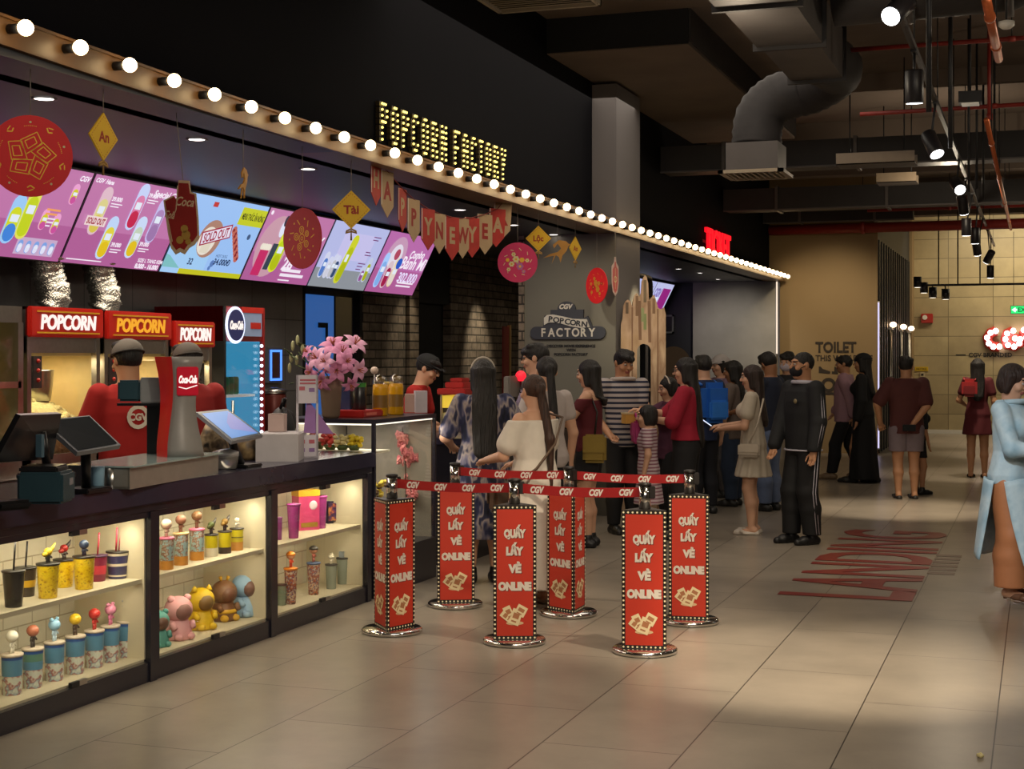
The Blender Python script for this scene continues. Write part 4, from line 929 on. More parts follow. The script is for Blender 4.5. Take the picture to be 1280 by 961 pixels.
for i, (px, py, lw) in enumerate(((264, 667, 17), (281, 663, 17), (296, 659.5, 17), (313, 657, 17))):
    tumbler(px, -4.40, SH1, py, lw, M_yc, M_fk, ['yellow cup with pale wavy base and a green bird topper', 'yellow cup with dark print and a brown bird topper', 'yellow cup with amber base and a white figurine topper', 'yellow cup with dark print and a grey long beaked bird topper'][i], None, [bird(M_fk, mat('moss', '#4f5a2a'), M_fk), bird(M_fk, mat('ochre_fig', '#8c6a2a'), M_fk), lambda b, h: figure(b, h, M_cream2, M_cream2, .016, .045), bird(M_fk, mat('slate_fig', '#5a625c'), mat('slate_fig', '#5a625c'))][i], 'yellow cups on the middle top shelf', band=[[(0, .42, M_cream2)], [(0.0, .3, M_fk)], [(0, .42, M_amber), (.62, .66, M_fk)], [(.05, .35, M_fk)]][i], taper=.9)
# --- middle bay, bottom: hooded doll buckets (generic animals)
def doll(px, X, s, col, face, lab, ear, trim=None):
    X -= .045; y, zc = onX(px, X); t = thing('doll_bucket', lab, 'doll bucket', (X, y, SH0), R(-28), 'hooded doll buckets on the bay floor')
    m = mat('doll' + col, col, .55); mf = mat('dollf' + face, face, .5); mt = mat('dollt' + (trim or col), trim or col, .5)
    b = MB(); b.lathe([(.075 * s, 0), (.083 * s, .01 * s), (.078 * s, .06 * s), (.062 * s, .105 * s), (.05 * s, .12 * s)], m, 20); b.build('body', t)
    b = MB(); b.ball((0, 0, .175 * s), (.082 * s, .085 * s, .078 * s), m, 18, 12); b.build('hood', t)
    b = MB(); b.ball((.048 * s, 0, .168 * s), (.045 * s, .056 * s, .052 * s), mf, 14, 10); b.build('face', t)
    for sgn in (-1, 1):
        b = MB(); 
        if ear == 'round': b.ball((0.01, sgn * .055 * s, .24 * s), .022 * s, mt, 10, 7)
        elif ear == 'cone': b.lathe([(.022 * s, 0), (.014 * s, .02 * s), (0, .035 * s)], mt, 10, (0.01, sgn * .05 * s, .235 * s))
        else: b.tube([(0, sgn * .02 * s, .245 * s), (.005, sgn * .03 * s, .275 * s)], [.006 * s, .012 * s], mt, 8)
        b.build('ear', t)
        b = MB(); b.ball((.07 * s, sgn * .04 * s, .022 * s), (.032 * s, .026 * s, .022 * s), mt, 10, 7); b.build('foot', t)
        b = MB(); b.tube([(.04 * s, sgn * .065 * s, .1 * s), (.07 * s, sgn * .06 * s, .07 * s)], [.02 * s, .017 * s], m, 8); b.build('arm', t)
    if trim: b = MB(); b.lathe([(.08 * s, .05 * s), (.084 * s, .06 * s), (.078 * s, .075 * s)], mt, 20); b.build('belt', t)
doll(197, -4.35, .75, '#4f9a90', '#6a4a3a', 'teal hooded doll bucket partly hidden behind the left post', 'round')
doll(223, -4.36, .92, '#dfa3a6', '#8a5f58', 'pink hooded doll bucket with round ears', 'round')
doll(251, -4.40, .92, '#d8b416', '#7a6034', 'yellow hooded doll bucket with pointed crest ears', 'cone')
doll(280, -4.42, .92, '#7a5638', '#6e4a36', 'brown hooded doll bucket with gold belt and feelers', 'feel', '#d2a52a')
doll(307, -4.38, 1.0, '#98bcd8', '#7d5c50', 'light blue hooded doll bucket on the right', 'none')
# --- right bay, top
M_mg = mat('cup_magenta', '#a63f8c', .25, noise=.25, nscale=30, trans=.1); M_pp = mat('cup_purple', '#7d3a7a', .35)
tumbler(349, -4.40, SH1, 665, 8, M_pp, M_pp, 'narrow purple tumbler at the left edge of the right bay', None, h=.14)
tumbler(367, -4.36, SH1, 630, 17, M_mg, M_mg, 'tall magenta flared tumbler left of the pink box', None, h=.215, taper=.72)
tumbler(401, -4.44, SH1, 624, 16, M_mg, M_mg, 'tall magenta flared tumbler right of the pink box', None, h=.215, taper=.72)
y, zc = onX(382, -4.5); t = thing('gift_box', 'tall pink gift box with a yellow top between two magenta tumblers', 'box', (-4.5, y, SH1), math.atan2(-y, 4.5) + R(28))
b = MB(); b.b2((-.05, -.075, 0), (.05, .075, .22), mat('box_pink', '#c94678', .4, noise=.3, nscale=20)); b.build('carton', t)
b = MB(); b.b2((-.052, -.077, .22), (.052, .077, .26), mat('box_yellow', '#d8a82c', .4)); b.build('top_flap', t)
b = MB(); b.b2((.0505, -.06, .02), (.053, .06, .05), mat('box_gold', '#9c7a2a', .4)); b.ball((.05, .03, .16), (.006, .03, .03), mat('box_white', '#e2d0d8', .4), 12, 8); b.build('label_print', t)
y, zc = onX(425, -4.46); t = thing('lunch_box', 'dark purple printed lunch box with a handle on the right shelf', 'lunch box', (-4.48, y, SH1), math.atan2(-y, 4.48) + R(22))
b = MB(); b.b2((-.04, -.095, 0), (.04, .095, .15), mat('lunch_navy', '#2b2440', .35), bev=.012); b.build('shell', t)
b = MB(); b.b2((.04, -.08, .02), (.043, .08, .135), blotch_mat('lunch_print', ['#241d3a', '#4a2a5c', '#9c4a3a', '#d09a4a', '#2b2440'], 28, .4, stops=[.35, .45, .53, .6, .68])); b.build('lid_print', t)
b = MB(); b.tube([(0, -.05, .15), (0, -.05, .17), (0, .05, .17), (0, .05, .15)], .006, M_fk, 8); b.build('handle', t)
# --- right bay, bottom
M_or = mat('lid_orange', '#cf7a1c', .4); M_pt = blotch_mat('printed_tall', ['#b0522c', '#d9c7a8', '#4a3a6a', '#c06a30', '#3a2c30'], 55, .4, stops=[.32, .43, .5, .58, .68])
tumbler(352, -4.40, SH0, 0, 13, mat('cup_clear_green', '#8c9c86', .2, trans=.2), M_fk, 'pale green clear tumbler at the left edge of the bay floor', None, h=.13)
tumbler(363.5, -4.37, SH0, 0, 17, M_pt, M_or, 'printed tumbler with orange lid and an orange capped figurine', None, lambda b, h: figure(b, h, mat('fig_or', '#c0482a'), M_skin0, .026, .075, hat=M_or), h=.225, taper=.72)
tumbler(392, -4.40, SH0, 0, 17, M_pt, mat('lid_slate', '#4a5a7a', .4), 'printed tumbler with slate lid and a dark haired figurine', None, lambda b, h: figure(b, h, mat('fig_ob', '#a85a4a'), M_skin0, .027, .08, hat=M_fk), h=.21, taper=.75)
M_cg2 = mat('cup_clear', '#a9b4a4', .15, trans=.35)
tumbler(414, -4.40, SH0, 0, 15, M_cg2, M_fk, 'clear pale tumbler with black lid and a white animal topper', None, lambda b, h: figure(b, h, M_cream2, M_cream2, .02, .045, ears=True), h=.165)
tumbler(428, -4.42, SH0, 0, 15, M_cg2, M_fk, 'clear pale tumbler with black lid and a house with tree topper', None, lambda b, h: (b.box((0, -.008, h + .02), (.03, .03, .04), mat('house_grey', '#8f9aa0')), b.lathe([(.016, 0), (0, .05)], mat('tree_green', '#2e5a34'), 10, (0, .012, h + .02)), b.box((0, .03, h + .012), (.02, .015, .024), M_cream2)), h=.18)

# ================= things on the worktop =================
CT = 1.0
def quad_slab(name, corners, thick, m, parent, org, screen=None, inset=.012):
    """flat device from its four real corners TL TR BR BL"""
    c = [Vector(p) - Vector(org) for p in corners]
    n = (c[1] - c[0]).cross(c[3] - c[0]).normalized()
    if n.dot(-((c[0] + c[2]) / 2 + Vector(org))) < 0: n = -n
    b = MB(); vs = c + [p - n * thick for p in c]
    b.add(vs, [(0, 1, 2, 3), (7, 6, 5, 4), (0, 4, 5, 1), (1, 5, 6, 2), (2, 6, 7, 3), (3, 7, 4, 0)], m); b.build(name, parent)
    ctr = sum(c, Vector()) / 4
    if screen:
        q = [p + (ctr - p).normalized() * inset * 1.4 + n * .002 for p in c]
        b = MB(); b.add(q, [(0, 1, 2, 3)], screen[1]); o = b.build(screen[0], parent)
    return ctr, n
M_pb_ = mat('device_black', '#17171a', .3); M_teal = mat('device_teal', '#2b4650', .35); M_scr = mat('screen_off', '#24272a', .12); M_dedge = mat('device_edge', '#6d7076', .35)
# two touch terminals at the left end
org = at(34, 596, 6.75); org.z = CT
t = thing('sales_terminal', 'black touch terminal seen from behind, leaning left at the counter end', 'terminal', org)
quad_slab('display_shell', [at(26, 519, 6.5), at(77, 517, 6.9), at(66, 574, 6.9), at(-6, 578, 6.4)], .025, M_pb_, t, org)
b = MB(); b.tube([at(52, 540, 6.74) - org, at(60, 588, 6.78) - org], .02, M_pb_, 10); b.build('stand', t)
b = MB(); b.box(at(58, 597, 6.75) - org + Vector((0, 0, .01)), (.18, .2, .03), M_pb_, bev=.006); b.build('base', t)
b = MB(); p0 = at(50, 543, 6.6) - org; b.b2(p0 + Vector((-.015, -.01, -.1)), p0 + Vector((.015, .01, 0)), mat('bracket_blue', '#4f6c7c', .4)); b.build('bracket', t)
org = at(108, 603, 7.1); org.z = CT
t = thing('sales_terminal', 'black touch terminal with a dark glossy screen on a pole, tilted flat', 'terminal', org)
quad_slab('display_shell', [at(52, 525, 6.95), at(112, 519, 7.25), at(151, 556, 7.1), at(97, 565, 6.8)], .022, M_dedge, t, org, ('screen', M_scr))
b = MB(); b.tube([at(107, 560, 7.0) - org, Vector((0, 0, .01))], .024, M_pb_, 10); b.build('stand', t)
b = MB(); b.box((0, 0, .012), (.16, .2, .024), M_pb_, bev=.006); b.build('base', t)
org = at(58, 608, 6.62); org.z = CT
t = thing('receipt_printer', 'teal grey receipt printer box under the leaning terminal', 'printer', org, R(20))
b = MB(); b.box((0, 0, .07), (.2, .2, .14), M_teal, bev=.012); b.build('body', t)
b = MB(); b.box((-.01, 0, .15), (.17, .18, .03), M_pb_, bev=.008); b.build('lid', t); b = MB(); b.box((.101, .03, .09), (.004, .05, .03), mat('label_grey', '#8f8d94', .5)); b.build('sticker', t)
org = at(12, 606, 6.3); org.z = CT
t = thing('cash_tray', 'small dark scanner lying at the left edge of the worktop', 'scanner', org, R(-20)); b = MB(); b.box((0, 0, .02), (.1, .16, .04), M_pb_, bev=.012); b.build('body', t); b = MB(); b.box((0, -.09, .025), (.06, .03, .035), mat('bracket_blue', '#4f6c7c'), bev=.006); b.build('scan_head', t)
o = MB().lathe([(.022, 0), (.03, .005), (.034, .11), (.036, .115)], mat('cup_pale_blue', '#8fb6cf', .3), 18).build('paper_cup', None, (at(122, 600, 7.2).x, at(122, 600, 7.2).y, CT)); tag(o, 'pale blue paper cup behind the terminal pole', 'cup')
o = MB().lathe([(.03, 0), (.032, .003), (.034, .1), (.03, .1), (.028, .01), (0, .008)], M_steel, 18).build('steel_cup', None, (at(139, 600, 7.3).x, at(139, 600, 7.3).y, CT)); tag(o, 'small steel cup beside the pale blue cup', 'cup')
# drip tray and soda tower
pA, pB = at(150, 604, 7.25), at(262, 596, 8.25)
ctr = (pA + pB) / 2; ang = math.atan2(pB.y - pA.y, pB.x - pA.x); L_ = math.hypot(pB.x - pA.x, pB.y - pA.y)
M_steel, M_keep = mat('tray_steel', '#a9a59d', .3, metal=.55, noise=.15, nscale=20), M_steel
t = thing('drip_tray', 'long brushed steel drip tray stand below the soda tower', 'tray', (ctr.x - .12, ctr.y, CT), ang)
b = MB(); b.b2((-L_ / 2, -.16, 0), (L_ / 2, .18, .012), M_steel); b.b2((-L_ / 2, -.165, 0), (L_ / 2, -.155, .105), M_steel); b.b2((-L_ / 2, .17, 0), (L_ / 2, .18, .105), M_steel); b.b2((-L_ / 2, -.16, 0), (-L_ / 2 + .01, .18, .105), M_steel); b.b2((L_ / 2 - .01, -.16, 0), (L_ / 2, .18, .105), M_steel); b.build('tray_body', t)
M_steel = M_keep
b = MB(); b.b2((-L_ / 2 - .01, -.19, .105), (L_ / 2 + .01, .2, .113), mat('glass_ledge', '#9fb4b4', .15, metal=.2)); b.build('ledge', t)
sp_ = at(226, 585, 8.0); sp_.z = CT + .113
def facecam(p, turn=0.): return math.atan2(-p.y, -p.x) + PI / 2 + R(turn)
t = thing('soda_tower', 'grey curved soda dispenser tower with a red side and a red Coca-Cola badge', 'soda dispenser', sp_, facecam(sp_, 18))
M_gr = mat('tower_grey', '#8d8a87', .4, metal=.1); M_rs = mat('tower_red', '#c01c1c', .3, emit=.15)
prof = []
for i in range(15):
    u = i / 14; z = u * .53
    prof.append((.105 + .02 * math.cos(u * PI * 1.6) * (1 - u * .3) - .012 * math.sin(u * PI), z))
b = MB()
N_ = len(prof); vs = []
for w, z in prof:
    xo = -.012 * math.sin(z / .53 * PI * 1.3)
    vs += [(-w * .8 + xo, -.09, z), (w * .8 + xo, -.09, z), (w * .8 + xo, .09, z), (-w * .8 + xo, .09, z)]
fs = []
for i in range(N_ - 1):
    for k in range(4): q = (k + 1) % 4; fs.append((i * 4 + k, i * 4 + q, i * 4 + 4 + q, i * 4 + 4 + k))
fs += [(3, 2, 1, 0), (N_ * 4 - 4, N_ * 4 - 3, N_ * 4 - 2, N_ * 4 - 1)]
b.add(vs, fs, M_gr, True); b.build('tower_body', t)
b = MB(); vs = []
for i, (w, z) in enumerate(prof):
    xo = -.012 * math.sin(z / .53 * PI * 1.3); u = z / .53
    vs += [(-w * .8 + xo - .004, -.095, z), (-w * .8 + xo - .02 - .03 * u * u, .02 + .03 * u, z), (-w * .8 + xo - .004, .09, z)]
fs = []
for i in range(N_ - 1):
    for k in (0, 1): fs.append((i * 3 + k, i * 3 + k + 1, i * 3 + 4 + k, i * 3 + 3 + k))
b.add(vs, [f[::-1] for f in fs], M_rs, True); b.build('side_panel', t)
Mb_ = frame((0.005, -.092, .40), (1, 0, 0), (0, 0, 1))
b = MB(); b.box((0, 0, .006), (.118, .152, .012), mat('badge_red', '#b5122a', .3, emit=.25), Mb_, bev=.008); b.build('badge', t)
b = MB(); b.text('Coca-Cola', .036, M_ltw, (0, .01), .0125, Mb_, ext=.001, bold=.06, shear=.35, fit=.1); b.tube([Mb_ @ Vector((-.05, -.03, .0125)), Mb_ @ Vector((-.01, -.04, .0125)), Mb_ @ Vector((.05, -.022, .0125))], .003, M_ltw, 6); b.build('badge_lettering', t)
for k in (-1, 0, 1): b = MB(); b.tube([(k * .05, .09, .44), (k * .05, .13, .43), (k * .05, .135, .37)], [.016, .014, .01], M_pb_, 8); b.build('tap', t)
# customer display on black post
p = at(195, 590, 8.15); p.z = CT
t = thing('customer_display', 'grey and teal boxy display head on a tall black post by the soda tower', 'display', p, facecam(p, -14))
b = MB(); b.b2((-.045, -.02, 0), (.045, .02, .39), M_pb_); b.build('post', t)
b = MB(); b.b2((-.075, -.05, .39), (.085, .03, .53), mat('head_grey', '#85898a', .4), bev=.006); b.build('head', t)
b = MB(); b.b2((-.2, -.045, .4), (-.076, .04, .515), M_teal, bev=.012); b.b2((-.2, -.05, .376), (.06, .035, .39), M_pb_); b.build('side_module', t)
# lit tablet
p = at(300, 580, 8.7); p.z = CT
t = thing('tablet_stand', 'tilted tablet with a blue lit screen on a black stand', 'tablet', p)
ct, n = quad_slab('tablet_shell', [at(245, 515, 8.5), at(284, 511, 8.85), at(329, 544, 8.7), at(290, 552, 8.3)], .018, mat('tablet_rim', '#8b8d96', .3), t, p, ('bezel', M_pb_), .004)
c4 = [at(245, 515, 8.5), at(284, 511, 8.85), at(329, 544, 8.7), at(290, 552, 8.3)]; cc = sum(c4, Vector()) / 4
b = MB(); q = [(v - cc) * .84 + ct + n * .0035 for v in c4]; b.add(q, [(0, 1, 2, 3)], emat('tablet_blue', '#4a8fd8', .85)); q2 = [(v - cc) * s_ + ct + n * .0042 for v, s_ in zip(c4, (.1, .75, .8, .3))]; b.add(q2, [(0, 1, 2, 3)], emat('tablet_violet', '#7f86cf', .8)); b.build('screen', t)
b = MB(); b.tube([ct - n * .018, (ct.x * .6, ct.y * .6, .12), (0, 0, .02)], [.03, .025, .03], M_pb_, 10); b.build('stand', t); b = MB(); b.box((0, 0, .01), (.2, .18, .02), M_pb_, bev=.006); b.build('base', t)
# backpack like dark bag and snack bag behind tablet
def at_ct(px, zc): v = at(px, 500, zc); v.z = CT; return v
p = at_ct(268, 9.1); o = MB().lathe([(.1, 0), (.13, .04), (.12, .16), (.07, .24), (.03, .25)], blotch_mat('snack_bag', ['#3a2f26', '#6a563c', '#b09a78', '#2c241e'], 14, .5), 14, sx=.6).build('snack_bag', None, p); tag(o, 'brown patterned snack bag behind the lit tablet', 'bag')
p = at_ct(312, 9.3); o = MB().lathe([(.08, 0), (.1, .03), (.1, .13), (.05, .17), (.02, .175)], blotch_mat('snack_bag2', ['#2f271f', '#5c4a34', '#8a744e'], 16, .5), 14, sx=.7).build('snack_bag', None, p); tag(o, 'dark brown snack bag right below the tablet corner', 'bag')
p = at_ct(352, 9.9); t = thing('backpack', 'black slumped bag behind the white box', 'bag', p, R(20))
b = MB(); b.ball((0, 0, .15), (.09, .13, .16), mat('bag_black', '#19191c', .6), 16, 12); b.ball((0.02, .08, .2), (.07, .08, .09), mat('bag_black', '#19191c'), 12, 8); b.build('body', t); b = MB(); b.tube([(0, -.05, .3), (.02, -.07, .36), (.02, .05, .36), (0, .06, .3)], .01, M_pb_, 8); b.build('strap', t)
p = at_ct(347, 9.45); t = thing('tissue_box', 'small cream paper carton on the white box', 'carton', (p.x, p.y, CT + .17), R(15)); b = MB(); b.box((0, 0, .055), (.1, .09, .11), mat('carton_pinkish', '#b9a19b', .6)); b.build('carton', t); b = MB(); b.box((0, 0, .112), (.08, .07, .004), mat('carton_dark', '#6a5a52')); b.build('opening', t)
p = at_ct(352, 9.35); t = thing('white_box', 'plain white open counter box left of the brochure stand', 'box', p, R(20)); M_wb = mat('box_white2', '#b9b4b6', .5)
b = MB(); b.b2((-.13, -.2, 0), (.13, .2, .165), M_wb); b.build('case', t); b = MB(); b.b2((-.12, -.19, .165), (.12, .19, .168), mat('box_top', '#a5a0a3', .5)); b.build('top_panel', t)
# clear bowl
p = at_ct(282, 8.55); p = at(282, 591, 8.55); p.z = CT
t = thing('clear_bowl', 'small clear plastic tub with a lid on the worktop', 'bowl', p)
b = MB(); b.lathe([(.05, 0), (.065, .005), (.075, .07), (.078, .075)], mat('tub_clear', '#a9a59c', .15, trans=.5), 20); b.build('tub', t); b = MB(); b.lathe([(.078, .075), (.075, .1), (.03, .115), (0, .117)], mat('tub_lid', '#c9c8c6', .15, trans=.4), 20); b.build('lid', t)
# brochure stand
p = at(384, 578, 9.45); p.z = CT
t = thing('brochure_stand', 'tall white acrylic brochure stand with pink leaflets', 'stand', p, facecam(p, 8)); kz = 9.45 / 1870
b = MB()
hh = 104 * kz; w = 27 * kz; M_ac = mat('acrylic_white', '#cfc9d3', .3)
for (x0, x1, z0, z1) in ((-w / 2, -w / 2 + .012, 0, hh), (w / 2 - .012, w / 2, 0, hh), (-w / 2, w / 2, hh * .66, hh), (-w / 2, w / 2, 0, hh * .28)): b.b2((x0, -.012, z0), (x1, .012, z1), M_ac)
b.b2((-w / 2, -.012, 0), (w / 2, .16, .012), M_ac); b.build('frame', t)
Mb2 = frame((0, -.013, 0), (1, 0, 0), (0, 0, 1)); M_pm = mat('print_rose', '#b55a68', .5); M_pv = mat('print_violet', '#8a6aa0', .5)
b = MB(); b.rect(-w * .35, hh * .93, w * .38, hh * .95, M_pm, 0, Mb2, .001); b.rect(-w * .35, hh * .89, w * .38, hh * .91, M_pm, 0, Mb2, .001)
for x, z, m in ((-.25, .84, M_pm), (.2, .82, M_pv), (-.25, .2, M_pm), (.2, .2, M_pm), (-.25, .1, M_pv), (.2, .1, M_pv)): b.rect(w * (x - .13), hh * z - .012, w * (x + .13), hh * z + .012, m, 0, Mb2, .001)
b.build('print', t)
b = MB(); b.poly([(-.02, .16), (.17, .15), (.09, .26), (.0, .38)], mat('leaflet_violet', '#9a6fae', .5), 0, frame((0, .02, 0), (1, 0, 0), (0, 0, 1)), .004); b.build('leaflet', t)

# ================= tall glass case past the counter =================
CY0, CY1, CH = 9.24, 10.34, 1.215
t = thing('glass_case', 'tall black framed glass showcase with pink blossoms past the counter end', 'showcase', (XF, CY0, 0)); w = CY1 - CY0; D2 = .75
b = MB(); b.b2((-D2, 0, 0), (0, w, .3), M_ctr); b.b2((-D2, 0, CH - .03), (0, w, CH), M_ctr)
for x in (-.012, -D2 + .012):
    for y in (.012, w - .012): b.b2((x - .012, y - .012, .3), (x + .012, y + .012, CH - .03), M_ctr)
b.build('frame', t)
b = MB(); b.b2((-.01, .024, .3), (-.005, w - .024, CH - .03), M_gl); b.b2((-D2 + .024, .005, .3), (-.024, .01, CH - .03), M_gl); b.b2((-D2 + .024, w - .01, .3), (-.024, w - .005, CH - .03), M_gl); b.build('glass_pane', t)
b = MB(); b.b2((-D2, .02, .3), (-D2 + .02, w - .02, CH - .03), mat('case_back', '#8b8374', .4)); b.b2((-D2 + .03, w - .03, .3), (-.03, w - .018, CH - .03), mat('case_back', '#8b8374', .4)); b.build('back_panel', t)
b = MB(); b.b2((-.03, .03, CH - .042), (-.02, w - .03, CH - .032), emat('case_strip', '#fff4e0', 1.6)); b.b2((-D2 + .03, .03, CH - .042), (-.03, .04, CH - .032), emat('case_strip', '#fff4e0', 1.6)); b.build('light_strip', t)
area('case_lamp', (XF - .3, (CY0 + CY1) / 2, CH - .05), 9, .9, .5, (XF - .3, (CY0 + CY1) / 2, 0), (1, .92, .78))
# shelf of bright goods at the near end
b = MB(); b.b2((-D2 + .02, .03, .98), (-.02, .3, .995), M_in); b.build('shelf', t)
rnd = random.Random(3)
def blossom_tree(px, X, z0, h, lab, seed, n=95, spread=.1):
    rnd = random.Random(seed); y, zc = onX(px, X); t = thing('blossom_branch', lab, 'blossom', (X, y, z0)); t.scale = (.6, 1, 1)
    m1, m2 = mat('blossom_pink', '#dc8a86', .6, noise=.2, nscale=40), mat('blossom_deep', '#c86a70', .6); br = mat('twig', '#4a3226', .8)
    b = MB(); b.tube([(0, 0, 0), (.0, -.02, h * .4), (0, -.04, h * .75), (0, -.09, h)], [.012, .009, .006, .003], br, 7); tips = []
    for i in range(16):
        u = rnd.uniform(.15, .95); a = rnd.uniform(0, 2 * PI); l = spread * rnd.uniform(.5, 1.2) * (1.15 - u); p0 = Vector((0, -.08 * u * u, h * u)); p1 = p0 + Vector((math.cos(a) * l, math.sin(a) * l, rnd.uniform(0, .06)))
        b.tube([p0, p1], [.004, .002], br, 5); tips.append((p0, p1))
    b.build('branches', t)
    fl = MB()
    for i in range(n):
        p0, p1 = rnd.choice(tips); c = p0.lerp(p1, rnd.uniform(.2, 1.1)) + Vector((rnd.uniform(-.02, .02), rnd.uniform(-.02, .02), rnd.uniform(-.02, .02)))
        r = rnd.uniform(.015, .025); a0 = rnd.uniform(0, 6)
        Mq = Matrix.Translation(c) @ Matrix.Rotation(rnd.uniform(0, 6), 4, 'Z') @ Matrix.Rotation(rnd.uniform(.6, 1.9), 4, 'X')
        for k in range(5): fl.ball((math.cos(k * 1.2566) * r * .7, math.sin(k * 1.2566) * r * .7, 0), (r * .62, r * .62, r * .3), m1 if i % 4 else m2, 6, 4, Mq)
    o = fl.build('petals', t); o['kind'] = 'stuff'
blossom_tree(509, XF - .22, .3, .82, 'pink paper blossom tree inside the tall glass showcase', 5, 280, .24)
y, zc = onX(478, XF - .15); t = thing('flower_bouquet', 'yellow flower bouquet with an orange wrap in the glass showcase', 'flowers', (XF - .15, y, .3))
b = MB(); b.lathe([(.05, 0), (.06, .1), (.08, .22)], mat('wrap_orange', '#d07a1e', .5), 14, cap=False); b.lathe([(.0, 0), (.05, 0)], mat('wrap_orange', '#d07a1e'), 14, cap=False); b.lathe([(.061, .11), (.072, .17)], mat('wrap_violet', '#5a3a7a', .5), 14, cap=False); b.build('wrap', t)
b = MB()
for i in range(46):
    a = rnd.uniform(0, 2 * PI); rr = rnd.uniform(0, .075); z = .2 + rnd.uniform(0, .26); b.ball((rr * math.cos(a), rr * math.sin(a) - .03, z), (.02, .02, .014), mat('petal_yellow', '#d9bf1c', .6) if i % 5 else mat('petal_dark', '#6a4a1a', .6), 8, 5)
o = b.build('blooms', t); o['kind'] = 'stuff'
for i, (px, col, lab) in enumerate(((413, '#c8403a', 'red flower cluster in the near end of the showcase'), (428, '#d8c890', 'cream flower cluster in the near end of the showcase'), (443, '#dcc020', 'yellow flower cluster in the near end of the showcase'))):
    v = atY(px, 553, CY0 + .14); b = MB(); rr_ = random.Random(i)
    for k in range(22): a = rr_.uniform(0, 2 * PI); q = rr_.uniform(0, .055); b.ball((q * math.cos(a), q * math.sin(a), .03 + rr_.uniform(0, .07)), (.02, .02, .015), mat('cluster%d' % i, col, .6), 8, 5)
    b.lathe([(.03, 0), (.05, .035)], mat('leaf_green', '#4a5a30', .7), 10); o = b.build('flower_cluster', None, (v.x, v.y, .995)); tag(o, lab, 'flowers')
v = atY(418, 541, CY0 + .2); b = MB(); 
for k in range(16): a = k * .7; b.ball((.05 * math.cos(a), .07 * math.sin(a), .06 + .02 * (k % 4)), (.025, .025, .015), mat('petal_rose', '#d08078', .6), 8, 5)
b.lathe([(.02, 0), (.03, .05)], mat('leaf_green', '#4a5a30'), 8); o = b.build('flower_cluster', None, (v.x - .12, v.y + .02, .995)); tag(o, 'rose pink flower cluster behind the red one in the showcase', 'flowers')

# on top of the case
def top_at(px, dx): return Vector((XF - dx, onX(px, XF - dx)[0], CH))
y, zc = onX(412, -4.62); pv = Vector((-4.62, y + .02, CH))
t = thing('lily_vase', 'paper wrapped vase of big pink lilies with green buds', 'vase of flowers', pv); kq = zc / F
b = MB(); b.lathe([(.05, 0), (.062, .02), (.075, .2), (.085, .29)], mat('kraft_paper', '#6d5a4a', .8, bump=.3, nscale=10), 18); b.build('vase', t)
rnd = random.Random(11)
M_l1 = mat('lily_pink', '#cf86ae', .55, noise=.25, nscale=25); M_l2 = mat('lily_pale', '#d9a2c2', .55, noise=.2, nscale=25); M_st = mat('stem_green', '#4d5c38', .7); M_bud = mat('bud_green', '#9a9a72', .6)
rt = Vector((C_, S_, 0)); toC = Vector((S_, -C_, 0))
def lpos(px, py, d=0.): v = at(px, py, zc) - pv; return v + toC * d
def lily(c, nrm, r, m):
    b = MB(); nrm = Vector(nrm).normalized(); Mq = nrm.to_track_quat('Z', 'Y').to_matrix().to_4x4(); Mq.translation = c
    for k in range(6):
        a = k * PI / 3; ca, sa = math.cos(a), math.sin(a); vs = []; fs = []; n = 7
        for i in range(n):
            u = i / (n - 1); rad = r * (.08 + .95 * u); wd = r * .3 * math.sin(PI * min(1, .12 + u * .88)) * (1 - .25 * u); z = r * (.55 * u - .62 * u ** 2.6)
            for s_ in (-1, 0, 1): vs.append((ca * rad - sa * wd * s_, sa * rad + ca * wd * s_, z + (0 if s_ else .05 * r)))
        for i in range(n - 1):
            for j in (0, 1): fs.append((i * 3 + j, i * 3 + j + 1, i * 3 + 4 + j, i * 3 + 3 + j))
        b.add(vs, fs, m, True, Mq)
    for k in range(5): a = k * 1.2566; b.tube([Mq @ Vector((0, 0, 0)), Mq @ Vector((math.cos(a) * r * .2, math.sin(a) * r * .2, r * .6))], .003, mat('stamen', '#a85a2c'), 5)
    return b
for i, (px, py, d, r) in enumerate(((398, 448, .06, .10), (418, 432, .05, .105), (430, 440, .1, .095), (444, 430, .02, .1), (405, 475, .12, .09), (424, 462, .14, .095), (449, 462, .08, .085), (390, 465, .04, .075), (440, 480, .1, .07), (410, 452, .16, .08), (436, 452, .15, .08), (385, 440, .02, .06))):
    nr = toC * .7 + rt * ((px - 420) / 45) + Vector((0, 0, (455 - py) / 35 + .1)); lily(lpos(px, py, d), nr, r, M_l1 if i % 3 else M_l2).build('lily_bloom', t)
b = MB()
for px, py in ((398, 455), (418, 440), (430, 445), (444, 435), (424, 465), (373, 440), (368, 455), (378, 448)):
    q = lpos(px, py, 0); b.tube([(0, 0, .2), (q.x * .3, q.y * .3, .3), q], .004, M_st, 6)
for i in range(16):
    q = lpos(rnd.uniform(362, 440), rnd.uniform(430, 480), rnd.uniform(-.06, .04)); Mq = Matrix.Translation(q) @ Matrix.Rotation(rnd.uniform(0, 6), 4, 'Z') @ Matrix.Rotation(rnd.uniform(-.6, .6), 4, 'X'); b.ball((0, 0, 0), (.012, .05, .004), M_st, 8, 5, Mq)
b.build('stems', t)
for px, py in ((366, 432), (372, 425), (364, 447), (371, 450), (378, 436), (362, 460)): b = MB(); q = lpos(px, py, 0); b.ball(q, (.014, .014, .036), M_bud, 8, 7); b.build('lily_bud', t)
